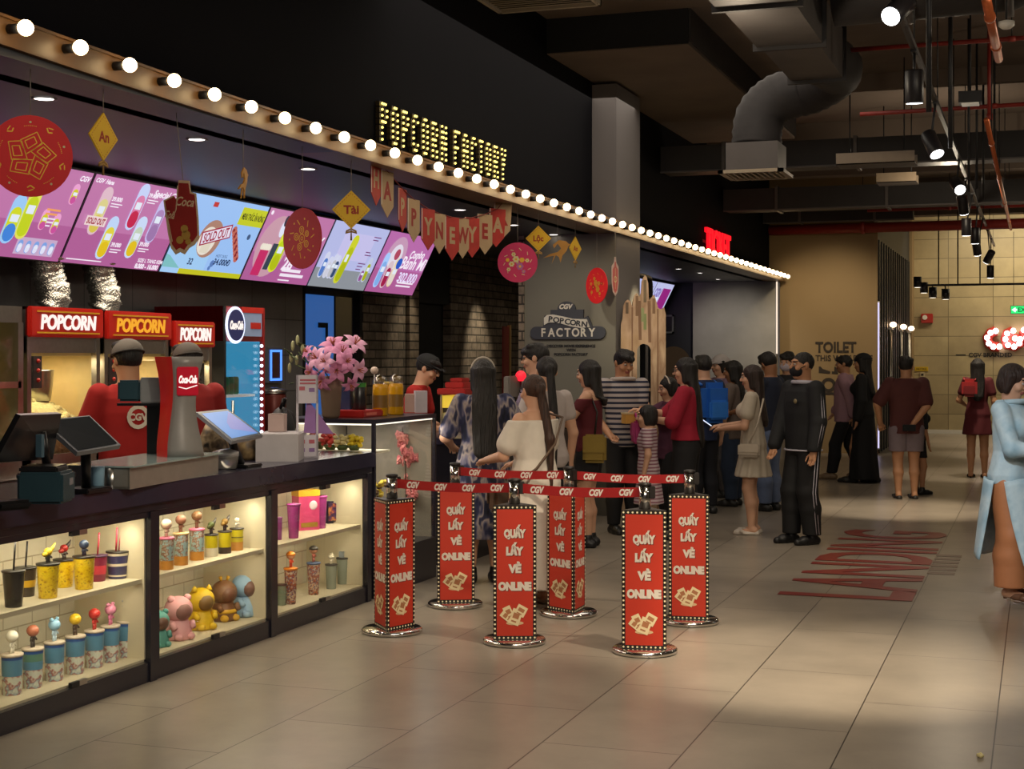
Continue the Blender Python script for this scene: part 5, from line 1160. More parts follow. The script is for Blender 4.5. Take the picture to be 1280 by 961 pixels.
y, zz = onX(449, -4.55); o = MB().lathe([(.045, 0), (.05, .01), (.05, .18), (.04, .19)], M_pb_, 16).lathe([(.05, .16), (.052, .19)], mat('rim_green', '#3a8a3a', .4), 16, cap=False).build('black_canister', None, (-4.55, y, CH + .05)); tag(o, 'black canister with a green rim standing on the red tray', 'canister')
y, zz = onX(434, -4.66); o = MB().b2((-.05, -.06, 0), (.05, .06, .16), mat('box_navy', '#27365c', .4)).build('navy_box', None, (-4.66, y, CH + .05)); tag(o, 'navy box on the red tray behind the black canister', 'box')
y, zz = onX(446, -4.55); t = thing('red_tray', 'flat red box tray on top of the glass showcase', 'tray', (-4.58, y, CH)); M_rt = mat('tray_red', '#a81f1c', .4); b = MB(); b.b2((-.16, -.17, 0), (.16, .17, .05), M_rt, bev=.008); b.build('tray_body', t); b = MB(); b.b2((.16, -.12, .015), (.162, .05, .035), mat('tray_label', '#d06a5a', .5)); b.build('label', t)
y, zz = onX(468, -4.75); t = thing('cake_pop', 'pale round lollipop on a stick behind the yellow bottles', 'lollipop', (-4.75, y, CH)); b = MB(); b.cyl((0, 0, 0), (0, 0, .3), .004, M_white, 6); b.build('stick', t); b = MB(); b.ball((0, 0, .32), .03, mat('pop_pale', '#c9b4a6', .6), 12, 8); b.build('ball', t)
M_yb = mat('bottle_yellow', '#d29a12', .25, noise=.2, trans=.1); M_dome = glass('dome_clear', (.93, .93, .9), .5, .08)
for px, dx, lab in ((475, .22, 'left yellow drink bottle with a clear dome lid on the showcase'), (495, .2, 'right yellow drink bottle with a clear dome lid on the showcase')):
    p = top_at(px, dx); t = thing('drink_bottle', lab, 'bottle', p); b = MB(); b.lathe([(.05, 0), (.056, .01), (.054, .2), (.05, .23)], M_yb, 20); b.build('bottle_body', t); b = MB(); b.lathe([(.054, .225), (.054, .25), (.04, .28), (0, .3)], M_dome, 18); b.build('dome_lid', t); b = MB(); b.lathe([(.0565, .06), (.0558, .15)], mat('bottle_brown', '#7a5a24', .4), 20, cap=False); b.build('print', t)
p = top_at(486, .3); t = thing('drink_bottle', 'yellow bottle standing between and behind the two domed ones', 'bottle', p); b = MB(); b.lathe([(.048, 0), (.05, .01), (.05, .17), (.03, .2), (.03, .22)], M_yb, 18); b.build('bottle_body', t); b = MB(); b.lathe([(.034, .22), (.034, .24)], M_fy, 14); b.build('cap', t)
p = top_at(525, .2); t = thing('paper_cartons', 'white printed card holder at the far end of the showcase top', 'card holder', p, R(30)); b = MB(); b.b2((-.04, -.05, 0), (.05, .06, .165), mat('carton_lilac', '#b9b2bb', .5)); b.build('carton', t); b = MB(); b.b2((.05, -.03, .05), (.052, .04, .12), mat('carton_ink', '#8a8694')); b.build('print', t)
p = top_at(513, .3); o = MB().b2((-.04, -.06, 0), (.04, .05, .14), mat('carton_rose', '#a98c84', .5)).b2((.04, -.04, .03), (.043, .03, .1), mat('carton_ink2', '#8a6a60')).build('small_carton', None, p, R(20)); tag(o, 'small rose brown carton beside the white card holder', 'carton')

# ordering counter beyond the case
t = thing('order_counter', 'black ordering counter behind the queue, past the glass showcase', 'counter', (-4.3, 10.9, 0))
b = MB(); b.b2((-.5, 0, 0), (0, 3.6, .95), M_ctr); b.b2((-.54, -.02, .95), (.04, 3.62, 1.0), M_top); b.build('carcass', t)
b = MB(); b.b2((0.001, .2, .3), (.006, 1.0, .8), mat('lit_panel', '#caa45c', .5, emit=.5)); b.b2((0.001, 1.8, .3), (.006, 2.7, .8), mat('lit_panel', '#caa45c')); b.build('lit_panel', t)
y, zc = onX(574, -4.6); p = Vector((-4.6, y, 1.0))
t = thing('popcorn_warmer', 'small popcorn warmer with a red top and yellow glow on the ordering counter', 'warmer', p); t.scale = (.55, .75, .85)
b = MB(); b.b2((-.2, -.22, 0), (.2, .22, .06), M_steel)
for x in (-.18, .18):
    for yy in (-.2, .2): b.b2((x - .015, yy - .015, .06), (x + .015, yy + .015, .38), M_steel)
b.build('frame', t); b = MB(); b.b2((-.17, -.19, .06), (.17, .19, .2), M_pop); b.build('popcorn_fill', t); b = MB(); b.b2((-.185, -.205, .25), (.19, .205, .37), mat('warmer_glow', '#d8b83a', .5, emit=.7)); b.build('glow_band', t)
b = MB(); b.b2((-.23, -.25, .38), (.23, .25, .44), M_rt, bev=.01); b.b2((-.16, -.14, .44), (.14, .2, .5), M_rt, bev=.01); b.b2((-.1, -.1, .5), (.1, .14, .54), M_rt, bev=.01); b.build('red_top', t)
y, zc = onX(640, -4.55); t = thing('till_screen', 'grey till display on the ordering counter behind the queue', 'till', (-4.55, y, 1.0)); b = MB(); b.box((0, 0, .36), (.06, .3, .2), mat('till_grey', '#7c7670', .5), bev=.01); b.build('display', t); b = MB(); b.cyl((0, 0, 0), (0, 0, .27), .03, M_pb_, 10); b.build('stand', t); b = MB(); b.box((0, 0, .01), (.2, .22, .02), M_pb_); b.build('base', t)
y, zc = onX(651, -4.5); o = MB().ball((0, 0, .46), .05, emat('red_glow', '#ff2434', 1.3), 14, 9).cyl((0, 0, 0), (0, 0, .42), .012, M_pb_, 8).lathe([(.05, 0), (.05, .015)], M_pb_, 12).build('red_signal_lamp', None, (-4.5, y, 1.0)); tag(o, 'glowing red signal lamp on the counter beside the tall man in glasses', 'lamp')
# tall red panel on the brick wall
y, zc = onX(643, -6.0); t = thing('red_door_panel', 'tall narrow red panel with wooden edge by the brick wall', 'panel', (-6.1, y, 0)); b = MB(); b.b2((-.02, -.11, 0), (.0, .09, 2.0), mat('panel_red', '#7c1c14', .5)); b.build('panel', t); b = MB(); b.b2((-.02, .09, 0), (.015, .13, 2.02), mat('panel_wood', '#a5854f', .5)); b.build('edge_trim', t)
# ================= new year decorations hanging from the soffit edge =================
XD = -4.16; ZS = 2.9
M_dr = mat('disc_red', '#c8181a', .6, noise=.08, emit=.12); M_dd = mat('disc_dark_red', '#a81c26', .6, noise=.08, emit=.08); M_dp = mat('disc_pink', '#c22a58', .6, noise=.08, emit=.06); M_gd = mat('tag_gold', '#cfa412', .55, noise=.1, emit=.1); M_gl2 = mat('gold_print', '#d3a030', .4, metal=.5); M_thr = mat('thread', '#8f8578', .7); M_inkr = mat('ink_red', '#a02a18', .6); M_lil = mat('print_lilac', '#b06aa0', .6); M_crm = mat('print_cream', '#d8cf9a', .6)  # discs and tags glow faintly in place of hall light from the front
def hang(name, lab, cat, px, py, turn=0., group=None, X=XD):
    p = atX(px, py, X); t = thing(name, lab, cat, p, facecam(p, turn), group)
    return t, (Vector(p).length and (p.y * C_ - p.x * S_) / F), p
def thread(t, p, z0, dx=0.):
    b = MB(); b.cyl((0, 0, z0), (dx, 0, ZS - p.z + bend(p.y) + .004), .0022, M_thr, 5); b.build('thread', t)
FR = frame((0, 0, 0), (1, 0, 0), (0, 0, 1))
def ring(b, c, r, w, m, z, M, n=20, a0=0., a1=2 * PI):
    for k in range(n):
        a, d = a0 + (a1 - a0) * k / n, a0 + (a1 - a0) * (k + 1) / n
        b.poly([(c[0] + r * math.cos(a), c[1] + r * math.sin(a)), (c[0] + (r + w) * math.cos(a), c[1] + (r + w) * math.sin(a)), (c[0] + (r + w) * math.cos(d), c[1] + (r + w) * math.sin(d)), (c[0] + r * math.cos(d), c[1] + r * math.sin(d))], m, z, M)
def stroke(b, pts, w, m, z, M):
    for p, q in zip(pts, pts[1:]):
        d = Vector((q[0] - p[0], q[1] - p[1])); n = Vector((-d.y, d.x)).normalized() * w / 2 if d.length else Vector((0, w))
        b.poly([(p[0] + n.x, p[1] + n.y), (p[0] - n.x, p[1] - n.y), (q[0] - n.x, q[1] - n.y), (q[0] + n.x, q[1] + n.y)][::-1], m, z, M)
def disc(px, py, rpx, turn, m, style, lab):
    t, k, p = hang('paper_disc', lab, 'paper disc', px, py, turn); r = rpx * k
    b = MB(); b.disc((0, 0), r, m, -.004, FR, .008, 40); b.build('card_disc', t); b = MB(); z = .0045
    if style == 'fan':
        for i in range(5):
            a = PI / 2 + i * 2 * PI / 5; c = (math.cos(a) * r * .34, math.sin(a) * r * .34); ca, sa = math.cos(a - .9), math.sin(a - .9)
            def T(u, v): return (c[0] + (u * ca - v * sa) * r, c[1] + (u * sa + v * ca) * r)
            for s_ in (1., .55): stroke(b, [T(-.26 * s_, -.17 * s_), T(.2 * s_, -.2 * s_), T(.28 * s_, .1 * s_), T(-.16 * s_, .18 * s_), T(-.26 * s_, -.17 * s_)], .022 * r, M_gl2, z, FR)
            a2 = a + .63; b.text('ϟ', .01, M_gl2, (0, 0), z, FR) if False else stroke(b, [(math.cos(a2 - .1) * r * .78, math.sin(a2 - .1) * r * .78), (math.cos(a2) * r * .72, math.sin(a2) * r * .72), (math.cos(a2 + .12) * r * .8, math.sin(a2 + .12) * r * .8)], .03 * r, M_gl2, z, FR)
            stroke(b, [(math.cos(a2 - .06) * r * .86, math.sin(a2 - .06) * r * .86), (math.cos(a2 + .08) * r * .82, math.sin(a2 + .08) * r * .82)], .025 * r, M_gl2, z, FR)
            for j in range(7): q = a + (j - 3) * .06; b.disc((math.cos(q) * r * .74, math.sin(q) * r * .74), .012 * r, M_gl2, z, FR, 0, 6)
            b.disc((math.cos(a) * r * .83, math.sin(a) * r * .83), .03 * r, M_crm, z, FR, 0, 8)
    elif style == 'flower':
        for i, (a, d, rr) in enumerate([(0, 0, .17), (1.6, .28, .13), (2.9, .3, .13), (4.3, .3, .13), (5.6, .3, .12), (.5, .3, .1)]):
            c = (math.cos(a) * d * r, math.sin(a) * d * r); ring(b, c, rr * r * .75, .035 * r, M_gl2, z, FR, 12); ring(b, c, rr * r * .25, .03 * r, M_gl2, z, FR, 8)
        for i in range(14):
            a = i * 2 * PI / 14; d = .55 + .1 * (i % 2)
            if i % 2: b.disc((math.cos(a) * d * r, math.sin(a) * d * r), .035 * r, M_gl2, z, FR, 0, 8)
            else: stroke(b, [(math.cos(a) * d * .85 * r, math.sin(a) * d * .85 * r), (math.cos(a + .15) * d * 1.2 * r, math.sin(a + .15) * d * 1.2 * r)], .035 * r, M_gl2, z, FR)
    else:
        pal = [M_crm, M_lil, M_crm, M_gl2] if style == 'blossom' else [M_gl2, M_gl2, M_inkr, M_gl2]
        for j, (x, y, rr) in enumerate([(-.08, .16, .17), (.12, -.2, .18), (-.3, -.08, .14), (.22, .12, .13), (-.2, .4, .11), (.3, -.45, .1), (.48, .1, .1), (-.5, .12, .1), (-.45, -.35, .1), (0, -.02, .1)]):
            for q in range(6): a = q * PI / 3; b.disc((x * r + math.cos(a) * rr * .62 * r, y * r + math.sin(a) * rr * .62 * r), rr * .42 * r, pal[j % len(pal)], z + .0002 * q, FR, 0, 8)
            b.disc((x * r, y * r), rr * .35 * r, M_gl2, z + .0016, FR, 0, 8)
        for i in range(10): a = i * .63; stroke(b, [(math.cos(a) * .62 * r, math.sin(a) * .62 * r), (math.cos(a + .2) * .72 * r, math.sin(a + .2) * .72 * r)], .03 * r, pal[0], z, FR)
    b.build('gold_print', t); thread(t, p, r)
disc(38, 195, 51, 0, M_dr, 'fan', 'big bright red paper disc with a gold fan ring, hanging at the left edge')
disc(378, 298, 38, -52, M_dd, 'flower', 'dark red paper disc turned sideways before the fourth menu screen')
disc(647, 328, 25, 0, M_dp, 'blossom', 'pink paper disc with pale blossoms right of the bunting')
disc(746, 357, 22.5, -54, M_dr, 'gold', 'small red paper disc turned sideways before the logo wall')
def diamond(px, py, hw, hh, word, lab, turn=0.):
    t, k, p = hang('diamond_tag', lab, 'paper tag', px, py, turn); w, h = hh * k, hh * k
    b = MB(); b.poly([(0, -h), (w, 0), (0, h), (-w, 0)], M_gd, -.004, FR, .008); b.build('card', t)
    b = MB()
    q = .86; pts = [(0, -h * q), (w * q, 0), (0, h * q), (-w * q, 0), (0, -h * q)]
    for a, c in zip(pts, pts[1:]):
        for j in range(8): u = j / 8; stroke(b, [(a[0] + (c[0] - a[0]) * u, a[1] + (c[1] - a[1]) * u), (a[0] + (c[0] - a[0]) * (u + .07), a[1] + (c[1] - a[1]) * (u + .07))], .02 * h, M_inkr, .0045, FR)
    b.text(word, h * .42, M_inkr, (0, 0), .0045, FR, bold=.035, fit=w * (.8 if len(word) > 2 else .72)); b.build('lettering', t)
    b = MB(); b.tube([(0, 0, -h), (-.25 * w, 0, -h * 1.12), (-.3 * w, 0, -h * 1.22), (-.05 * w, 0, -h * 1.15), (0, 0, -h * 1.1), (.05 * w, 0, -h * 1.15), (.3 * w, 0, -h * 1.22), (.25 * w, 0, -h * 1.12), (0, 0, -h)], .05 * h, mat('bow_gold', '#b08a4a', .6), 6); b.tube([(0, 0, -h * 1.1), (0, 0, -h * 1.6)], [.03 * h, .06 * h], mat('tassel', '#8a6a3a', .8), 6); b.build('bow_tassel', t)
    thread(t, p, h)
diamond(129, 171, 17, 30, 'An', 'gold diamond tag reading An, turned, beside the big red disc', 55)
diamond(439, 262, 23, 24, 'Tài', 'gold diamond tag reading Tài in front of the pale menu screen')
diamond(673, 298, 15, 16, 'Lộc', 'gold diamond tag reading Lộc above the pink disc')
diamond(719, 310.5, 7, 15, 'An', 'narrow gold diamond tag reading An near the swallow cutout', 60)
# ornate red tag pair with bottle lettering
t, k, p = hang('can_shaped_tag', 'red cutout tag pair with white script lettering before the third menu screen', 'paper tag', 229, 272, -22)
M_tr = mat('tag_red', '#8c1f1c', .5, noise=.25, nscale=10); M_tc = mat('tag_cream', '#c7ad8c', .6)
def sc(pts, s=1.): return [(x * k, y * k) for x, y in pts]
o1 = sc([(-26, 22), (-13, 28), (-8, 22), (-6, 47), (8, 46), (10, 32), (17, 30), (20, -2), (21, -26), (15, -34), (8, -38), (2, -46), (-4, -43), (-10, -46), (-16, -38), (-20, -20)])
b = MB(); b.poly(o1, M_tc, -.004, FR, .006); b.build('card_edge', t)
i1 = [(x * .9 + .0, y * .9 + 1.2 * k) for x, y in o1]
b = MB(); b.poly(i1, M_tr, .0025, FR, .0015); b.build('card_face', t)
b = MB(); b.text('Coca', 11 * k, M_tc, (3 * k, 20 * k), .0045, FR, shear=.35, bold=.02, fit=24 * k, rot=-.1); b.text('Cola', 9 * k, M_tc, (-17 * k, 4 * k), .0045, FR, shear=.35, bold=.02, fit=13 * k, rot=-.2); stroke(b, sc([(-24, 18), (-14, -30)]), 1.2 * k, M_tc, .0045, FR); stroke(b, sc([(-7, 40), (-9, 10), (-12, 4)]), 1.2 * k, M_tc, .0045, FR)
for x, y, r_ in ((2, -14, 5), (4, -22, 6), (-4, -28, 5), (7, -30, 4)): b.disc((x * k, y * k), r_ * k, mat('tag_gold2', '#a8843c', .5), .0044, FR, 0, 10)
b.build('print', t); thread(t, p, 44 * k, -.04)
# swallow cut-outs
SW = [(-24, -8), (-14, -4), (-4, -2), (2, 4), (0, 12), (8, 16), (12, 12), (16, 15), (20, 12), (15, 8), (14, 0), (8, -6), (6, -14), (2, -20), (2, -10), (-4, -8), (-12, -9)]
for px, py, s_, turn, lab in ((304, 229, 1.0, 75, 'gold swallow cutout seen nearly edge on before the blue menu screen'), (697, 315, .75, 0, 'gold swallow cutout flying before the logo wall')):
    t, k, p = hang('swallow_cutout', lab, 'paper cutout', px, py, turn); b = MB()
    b.poly([(x * k * s_, y * k * s_) for x, y in [(-24, -10), (-12, -3), (0, 0), (6, 6), (0, 14), (-6, 6), (-8, 12), (2, 20), (14, 18), (18, 14), (22, 13), (18, 10), (15, 2), (8, -6), (5, -18), (2, -8), (-3, -5), (-10, -20), (-6, -6), (-12, -7)]], mat('swallow_gold', '#c08a32', .5, noise=.2), -.004, FR, .008); b.build('card', t)
    thread(t, p, 16 * k * s_)
# lantern tag
t, k, p = hang('lantern_tag', 'narrow pale red lantern shaped tag beside the column', 'paper tag', 769, 347, 62, None, -4.035); M_lt = mat('lantern_red', '#c0605a', .6)
oo = [(-2, 26), (2, 26), (3, 19), (9, 14), (9, -6), (6, -18), (0, -23), (-6, -18), (-9, -6), (-9, 14), (-3, 19)]
b = MB(); b.poly([(x * k, y * k) for x, y in oo], mat('lantern_edge', '#c8b0a4', .6), -.003, FR, .004); b.poly([(x * k * .78, y * k * .8 - k) for x, y in oo], M_lt, .001, FR, .001); b.build('card', t)
b = MB(); ring(b, (0, -2 * k), 3 * k, k, M_crm, .0025, FR, 10); stroke(b, [(0, 12 * k), (0, -14 * k)], .8 * k, M_crm, .0025, FR); b.build('print', t); thread(t, p, 26 * k)
for px, y0, lab in ((612, 236, 'bare hanging thread near the bunting end'), (825, 321, 'bare hanging thread before the castle board')): pass

# ================= bunting HAPPY NEW YEAR =================
pa, pb = atX(464, 196, XD), atX(640, 250, XD)
t = thing('bunting_garland', 'HAPPY NEW YEAR bunting of red and cream pennants draped under the soffit', 'bunting', pa)
fl = [(470, 199, 0), (484, 214, 1), (503, 236, 0), (517, 249, 1), (535, 261, 0), (549, 267, 1), (565, 271.5, 0), (578, 273, 1), (590, 272, 0), (606, 268, 1), (622, 261, 0), (629, 252, 1)]
cord = [pa] + [atX(px, py, XD) for px, py, c in fl] + [pb]
b = MB(); b.tube([q - pa for q in cord], .004, mat('cord_red', '#7c2a24', .7), 6); b.build('cord', t)
M_pr_ = mat('pennant_red', '#b5332c', .65, noise=.25, nscale=12); M_pc = mat('pennant_cream', '#b89c78', .65, noise=.12, nscale=12); M_edge = mat('pennant_edge', '#d8cfc4', .6)
hts = [58, 58, 54, 54, 52, 50, 54, 50, 50, 50, 48, 48]
for i, ch in enumerate('HAPPYNEWYEAR'):
    q = atX(fl[i][0], fl[i][1], XD); kq_ = (q.y * C_ - q.x * S_) / F; w = .19; hgt = hts[i] * kq_
    Mp = Matrix.Translation(q - pa) @ Matrix.Rotation(R((4, -2, 6, -3, -8, -6, -12, -10, -16, -18, -24, -30)[i]), 4, 'Z') @ frame((0, 0, 0), (0, 1, 0), (0, 0, 1))
    sl = -.02 if i > 9 else .0
    pts = [(-w / 2, 0), (-w / 2 + sl, -hgt * .74), (sl, -hgt), (w / 2 + sl, -hgt * .74), (w / 2, 0)]
    m = M_pr_ if i % 2 == 0 else M_pc
    b = MB(); b.poly(pts[::-1], m, -.002, Mp, .004); pn = b.build('pennant', t)
    b = MB(); b.poly([pts[0], (pts[0][0] + .012, 0), (pts[1][0] + .012, pts[1][1]), (pts[1][0], pts[1][1])][::-1], M_edge, .003, Mp); b.text(ch, .115, M_pc if i % 2 == 0 else mat('pennant_ink', '#9c2c26', .6), (0, -hgt * .42), .003, Mp, bold=.04, sx=.95); b.build('lettering', pn)

# ================= queue barrier posts =================
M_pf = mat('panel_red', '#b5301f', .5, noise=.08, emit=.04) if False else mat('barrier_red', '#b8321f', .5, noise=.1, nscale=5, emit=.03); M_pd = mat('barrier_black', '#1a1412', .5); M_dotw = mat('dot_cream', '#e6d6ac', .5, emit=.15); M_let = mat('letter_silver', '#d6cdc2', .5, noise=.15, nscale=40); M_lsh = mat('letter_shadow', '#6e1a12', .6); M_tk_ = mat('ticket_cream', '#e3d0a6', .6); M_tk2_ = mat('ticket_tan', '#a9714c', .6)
WF = .25; HP = .765; Z0 = .03; RI = WF / (2 * math.sqrt(3))
def barrier(px, py, turn, lab):
    p = gp(px, py); t = thing('queue_barrier', lab, 'queue barrier', (p.x, p.y, 0), facecam(p, turn), 'triangular queue barriers')
    b = MB(); b.lathe([(.17, 0), (.182, .006), (.182, .022), (.172, .03), (.04, .031)], M_chrome, 36); b.build('base_disc', t)
    tri = [(WF / 2 * (1), -RI), (0, 2 * RI), (-WF / 2, -RI)]
    b = MB(); b.poly([(x * .985, y * .985) for x, y in tri], M_pd, Z0 + .001, None, HP); b.build('triangular_post', t)
    for f in range(3):
        Mf_ = Matrix.Rotation(f * 2 * PI / 3, 4, 'Z') @ frame((0, -RI * .99, Z0), (1, 0, 0), (0, 0, 1)); w = WF / 2
        b = MB(); b.rect(-w + .022, .022, w - .022, HP - .022, M_pf, .002, Mf_)
        nd = 30
        for i in range(nd):
            y = .012 + (HP - .024) * i / (nd - 1)
            for s_ in (-1, 1): b.disc((s_ * (w - .0115), y), .0056, M_dotw, .003, Mf_, 0, 8)
        for i in range(1, 9):
            x = -w + .0115 + (WF - .023) * i / 9
            for y in (.0115, HP - .0115): b.disc((x, y), .0056, M_dotw, .003, Mf_, 0, 8)
        for s_, yy, ft in (('QUẤY', .605, .125), ('LẤY', .505, .1), ('VẺ', .405, .075), ('ONLINE', .305, .19)):
            for (m, dx, dz_) in ((M_lsh, .004, .0025), (M_let, 0, .0035)): b.text(s_, .042, m, (dx, yy - dx), dz_, Mf_, bold=.075, fit=ft)
        for (x, y, a, cw, ch_, m) in ((-.035, .155, .45, .045, .075, M_tk_), (-.05, .135, .9, .04, .065, M_tk_), (.005, .13, -.35, .06, .09, M_tk_), (.035, .165, -.5, .06, .06, M_tk_)):
            Mk = Mf_ @ Matrix.Translation((x, y, .004 + x * .01 + .001)) @ Matrix.Rotation(a, 4, 'Z'); b.rect(-cw / 2, -ch_ / 2, cw / 2, ch_ / 2, m, 0, Mk); b.rect(-cw * .3, -ch_ * .1, cw * .3, ch_ * .25, M_tk2_, .0004, Mk); b.rect(-cw * .3, -ch_ * .35, cw * .2, -ch_ * .25, M_tk2_, .0004, Mk)
        b.disc((0, .095), .05, mat('ticket_glow', '#d8b48a', .6), .0032, Mf_, 0, 20, ry=.012)
        b.build('printed_panel', t)
    b = MB(); b.cyl((0, 0, HP + Z0), (0, 0, .925), .033, M_chrome, 20); b.lathe([(.033, .925), (.036, .926), (.036, .94), (.02, .944), (0, .945)], M_pd, 20); b.build('steel_head', t)
    b = MB(); b.b2((.028, -.022, .855), (.058, .022, .925), M_pd, bev=.004); b.build('belt_cassette', t)
    return t, p
S = [barrier(490, 790, 48, 'barrier turned to show two faces, leftmost in the front row'), barrier(569, 757, 4, 'barrier at the back left, behind the leftmost front one'), barrier(643, 803, 2, 'barrier facing front in the middle of the front row'), barrier(711, 768, -47, 'barrier turned to show two faces in the middle of the back row'), barrier(806, 815, -3, 'nearest barrier, rightmost of the front row'), barrier(862, 778, -4, 'barrier at the right end of the back row')]
M_belt = mat('belt_red', '#9c1518', .6, noise=.1); M_blt = mat('belt_white', '#dcd4cc', .6)
def belt(a, c, lab):
    pa_, pc_ = Vector((a.x, a.y, .888)), Vector((c.x, c.y, .888)); d = (pc_ - pa_); L = d.length; d.normalize()
    t = thing('barrier_belt', lab, 'belt', pa_); M = frame((0, 0, 0), d, (0, 0, 1))
    sag = lambda u: -.012 * math.sin(PI * u)
    b = MB(); n = 16; vs = []; fs = []
    for i in range(n + 1):
        u = i / n; x = .035 + (L - .07) * u
        for yy in (-.027, .027):
            for zz in (-.0015, .0015): vs.append((x, yy + sag(u), zz))
    for i in range(n):
        o = i * 4
        fs += [(o + 1, o + 5, o + 7, o + 3), (o, o + 2, o + 6, o + 4), (o, o + 4, o + 5, o + 1), (o + 2, o + 3, o + 7, o + 6)]
    b.add(vs, fs, M_belt, False, M); b.build('strap', t)
    b = MB(); k = max(4, int(L / .17))
    for i in range(k):
        u = (i + .6) / k; b.text('CGV', .034, M_blt, (.035 + (L - .07) * u, sag(u)), .0022, M, bold=.06, shear=.25, fit=.085)
    b.build('lettering', t)
belt(S[0][1], S[2][1], 'red CGV belt in front, left span'); belt(S[2][1], S[4][1], 'red CGV belt in front, right span'); belt(S[1][1], S[3][1], 'red CGV belt at the back, left span'); belt(S[3][1], S[5][1], 'red CGV belt at the back, right span')

# ================= wooden castle board =================
pc = at(805, 560, 15.3); kz = 15.3 / 1870
t = thing('castle_board', 'tall painted wooden board with rounded turrets and an arched opening beside the logo column', 'display board', (pc.x, pc.y, 0), facecam(pc, 6))
def cp(px, py): return ((px - 805) * kz, CAM_H - (py - 444) * kz)
L_ = [(776, 640), (776, 405), (778, 398), (779, 382), (782, 376), (785, 374.5), (788, 377), (790, 384), (791, 375), (793, 369), (796, 366), (799, 372), (801, 366), (802, 352), (804.5, 346), (806, 344), (808, 346), (810, 354), (811, 376), (813, 373), (815, 371), (816, 369), (818, 369), (820, 376), (822, 384), (824, 386), (827, 386), (830, 384), (832, 392), (832, 640)]
Mc = frame((0, 0, 0), (1, 0, 0), (0, 0, 1))
arch0 = [(796, 640), (796, 438), (797.5, 434), (800, 431), (804, 429.5), (809, 431), (812, 434), (813.5, 438), (813.5, 640)]
outer = [cp(*q) for q in L_]; inner = [cp(*q) for q in arch0]
outer[0] = (outer[0][0], .0); outer[-1] = (outer[-1][0], .0); inner[0] = (inner[0][0], .0); inner[-1] = (inner[-1][0], .0)
M_cb = blotch_mat('castle_wood', ['#8f7256', '#a98c6a', '#b89c80', '#9a7c60', '#bfa687'], 2.6, .7, sx=2.2, sz=.6, detail=5)
b = MB(); b.poly((outer + inner[::-1])[::-1], M_cb, -.02, Mc, .04); b.build('board', t)
b = MB()
for x0, y0, x1, y1, c in ((783.5, 378, 783.5, 392, '#5a4632'), (796, 370, 796, 395, '#7a5c40'), (806, 350, 806, 378, '#6a5a42'), (817, 373, 817, 392, '#7a5c40'), (806, 392, 806, 412, '#7f8c5a'), (803, 385, 803, 402, '#8a9464'), (790, 384, 790, 640, '#7a5a40'), (799, 376, 800, 425, '#7a5a40'), (811, 376, 812, 428, '#7a5a40'), (822, 386, 822, 640, '#7a5a40')): stroke(b, [cp(x0, y0), cp(x1, y1)], (.03 if y1 - y0 < 60 else .014), mat('castle_' + c, c, .6), .0215, Mc)
b.build('painted_detail', t)
xa, xb, zt = cp(796.5, 0)[0], cp(813, 0)[0], cp(0, 487)[1]
b = MB(); b.box(((xa + xb) / 2, 0, zt), (xb - xa, .04, .03), mat('castle_ledge', '#8f7352', .6)); b.box(((xa + xb) / 2 + .03, 0, zt / 2 + .3), (.025, .03, zt + 1.0 - .6), M_pd); b.build('window_bar', t)
# round tan disc board behind the red blouse woman
v = at(842, 440, 20); t = thing('round_sign', 'tan round sign on a post in the dark area beyond the castle board', 'sign', (v.x, v.y, 0), facecam(v)); b = MB(); b.disc((0, 1.55), .22, mat('disc_tan', '#5c4a34', .6), -.01, FR, .02); b.build('disc', t); b = MB(); b.cyl((0, .02, 0), (0, .02, 1.5), .02, M_pd, 8); b.lathe([(.16, 0), (.16, .02)], M_pd, 16); b.build('post', t)
# dark pipe frame by the column
v = atX(803, 300, -4.1); t = thing('pipe_frame', 'dark bent pipe frame hanging beside the column', 'pipe', (v.x - .15, v.y + .15, 2.1)); b = MB(); b.tube([(-.15, -.7, .48), (-.1, -.1, .46), (-.08, 0, .42), (-.08, 0, -.4)], .03, M_pd, 10); b.tube([(0, .1, .85), (0, .12, .45), (.0, .5, .45), (0, .75, .44), (0, .8, .38), (0, .8, 0)], .03, M_pd, 10); b.build('pipe_run', t); b = MB(); b.tube([(0, .12, .2), (0, .8, .2)], .02, M_steel, 8); b.build('cross_bar', t)
v = atY(834, 405, 25.38); t = thing('wall_frame', 'small pale square frame on the dark wall beyond the castle board', 'frame', v); b = MB(); b.b2((-.1, -.02, -.14), (.1, 0, .14), M_pd); b.build('panel', t); b = MB()
for q in ((-.12, -.16, -.09, .16), (.09, -.16, .12, .16), (-.12, .13, .12, .16), (-.12, -.16, .12, -.13)): b.b2((q[0], -.025, q[1]), (q[2], .0, q[3]), mat('frame_pale', '#6d7068', .5))
b.build('border', t)
# crumbs / popcorn on the floor
for px, py, lab in ((1225, 947, 'single popcorn piece on the floor at the lower right'), (98, 878, 'crumpled paper scrap on the floor by the counter foot')):
    v = gp(px, py); b = MB()
    for j in range(5): b.ball((.008 * math.cos(j * 1.3), .008 * math.sin(j * 1.3), .009 + .004 * (j % 2)), .008, mat('popcorn', '#e8d9a0'), 8, 6)
    o = b.build('popcorn_piece' if px > 500 else 'paper_scrap', None, v); tag(o, lab, 'litter')
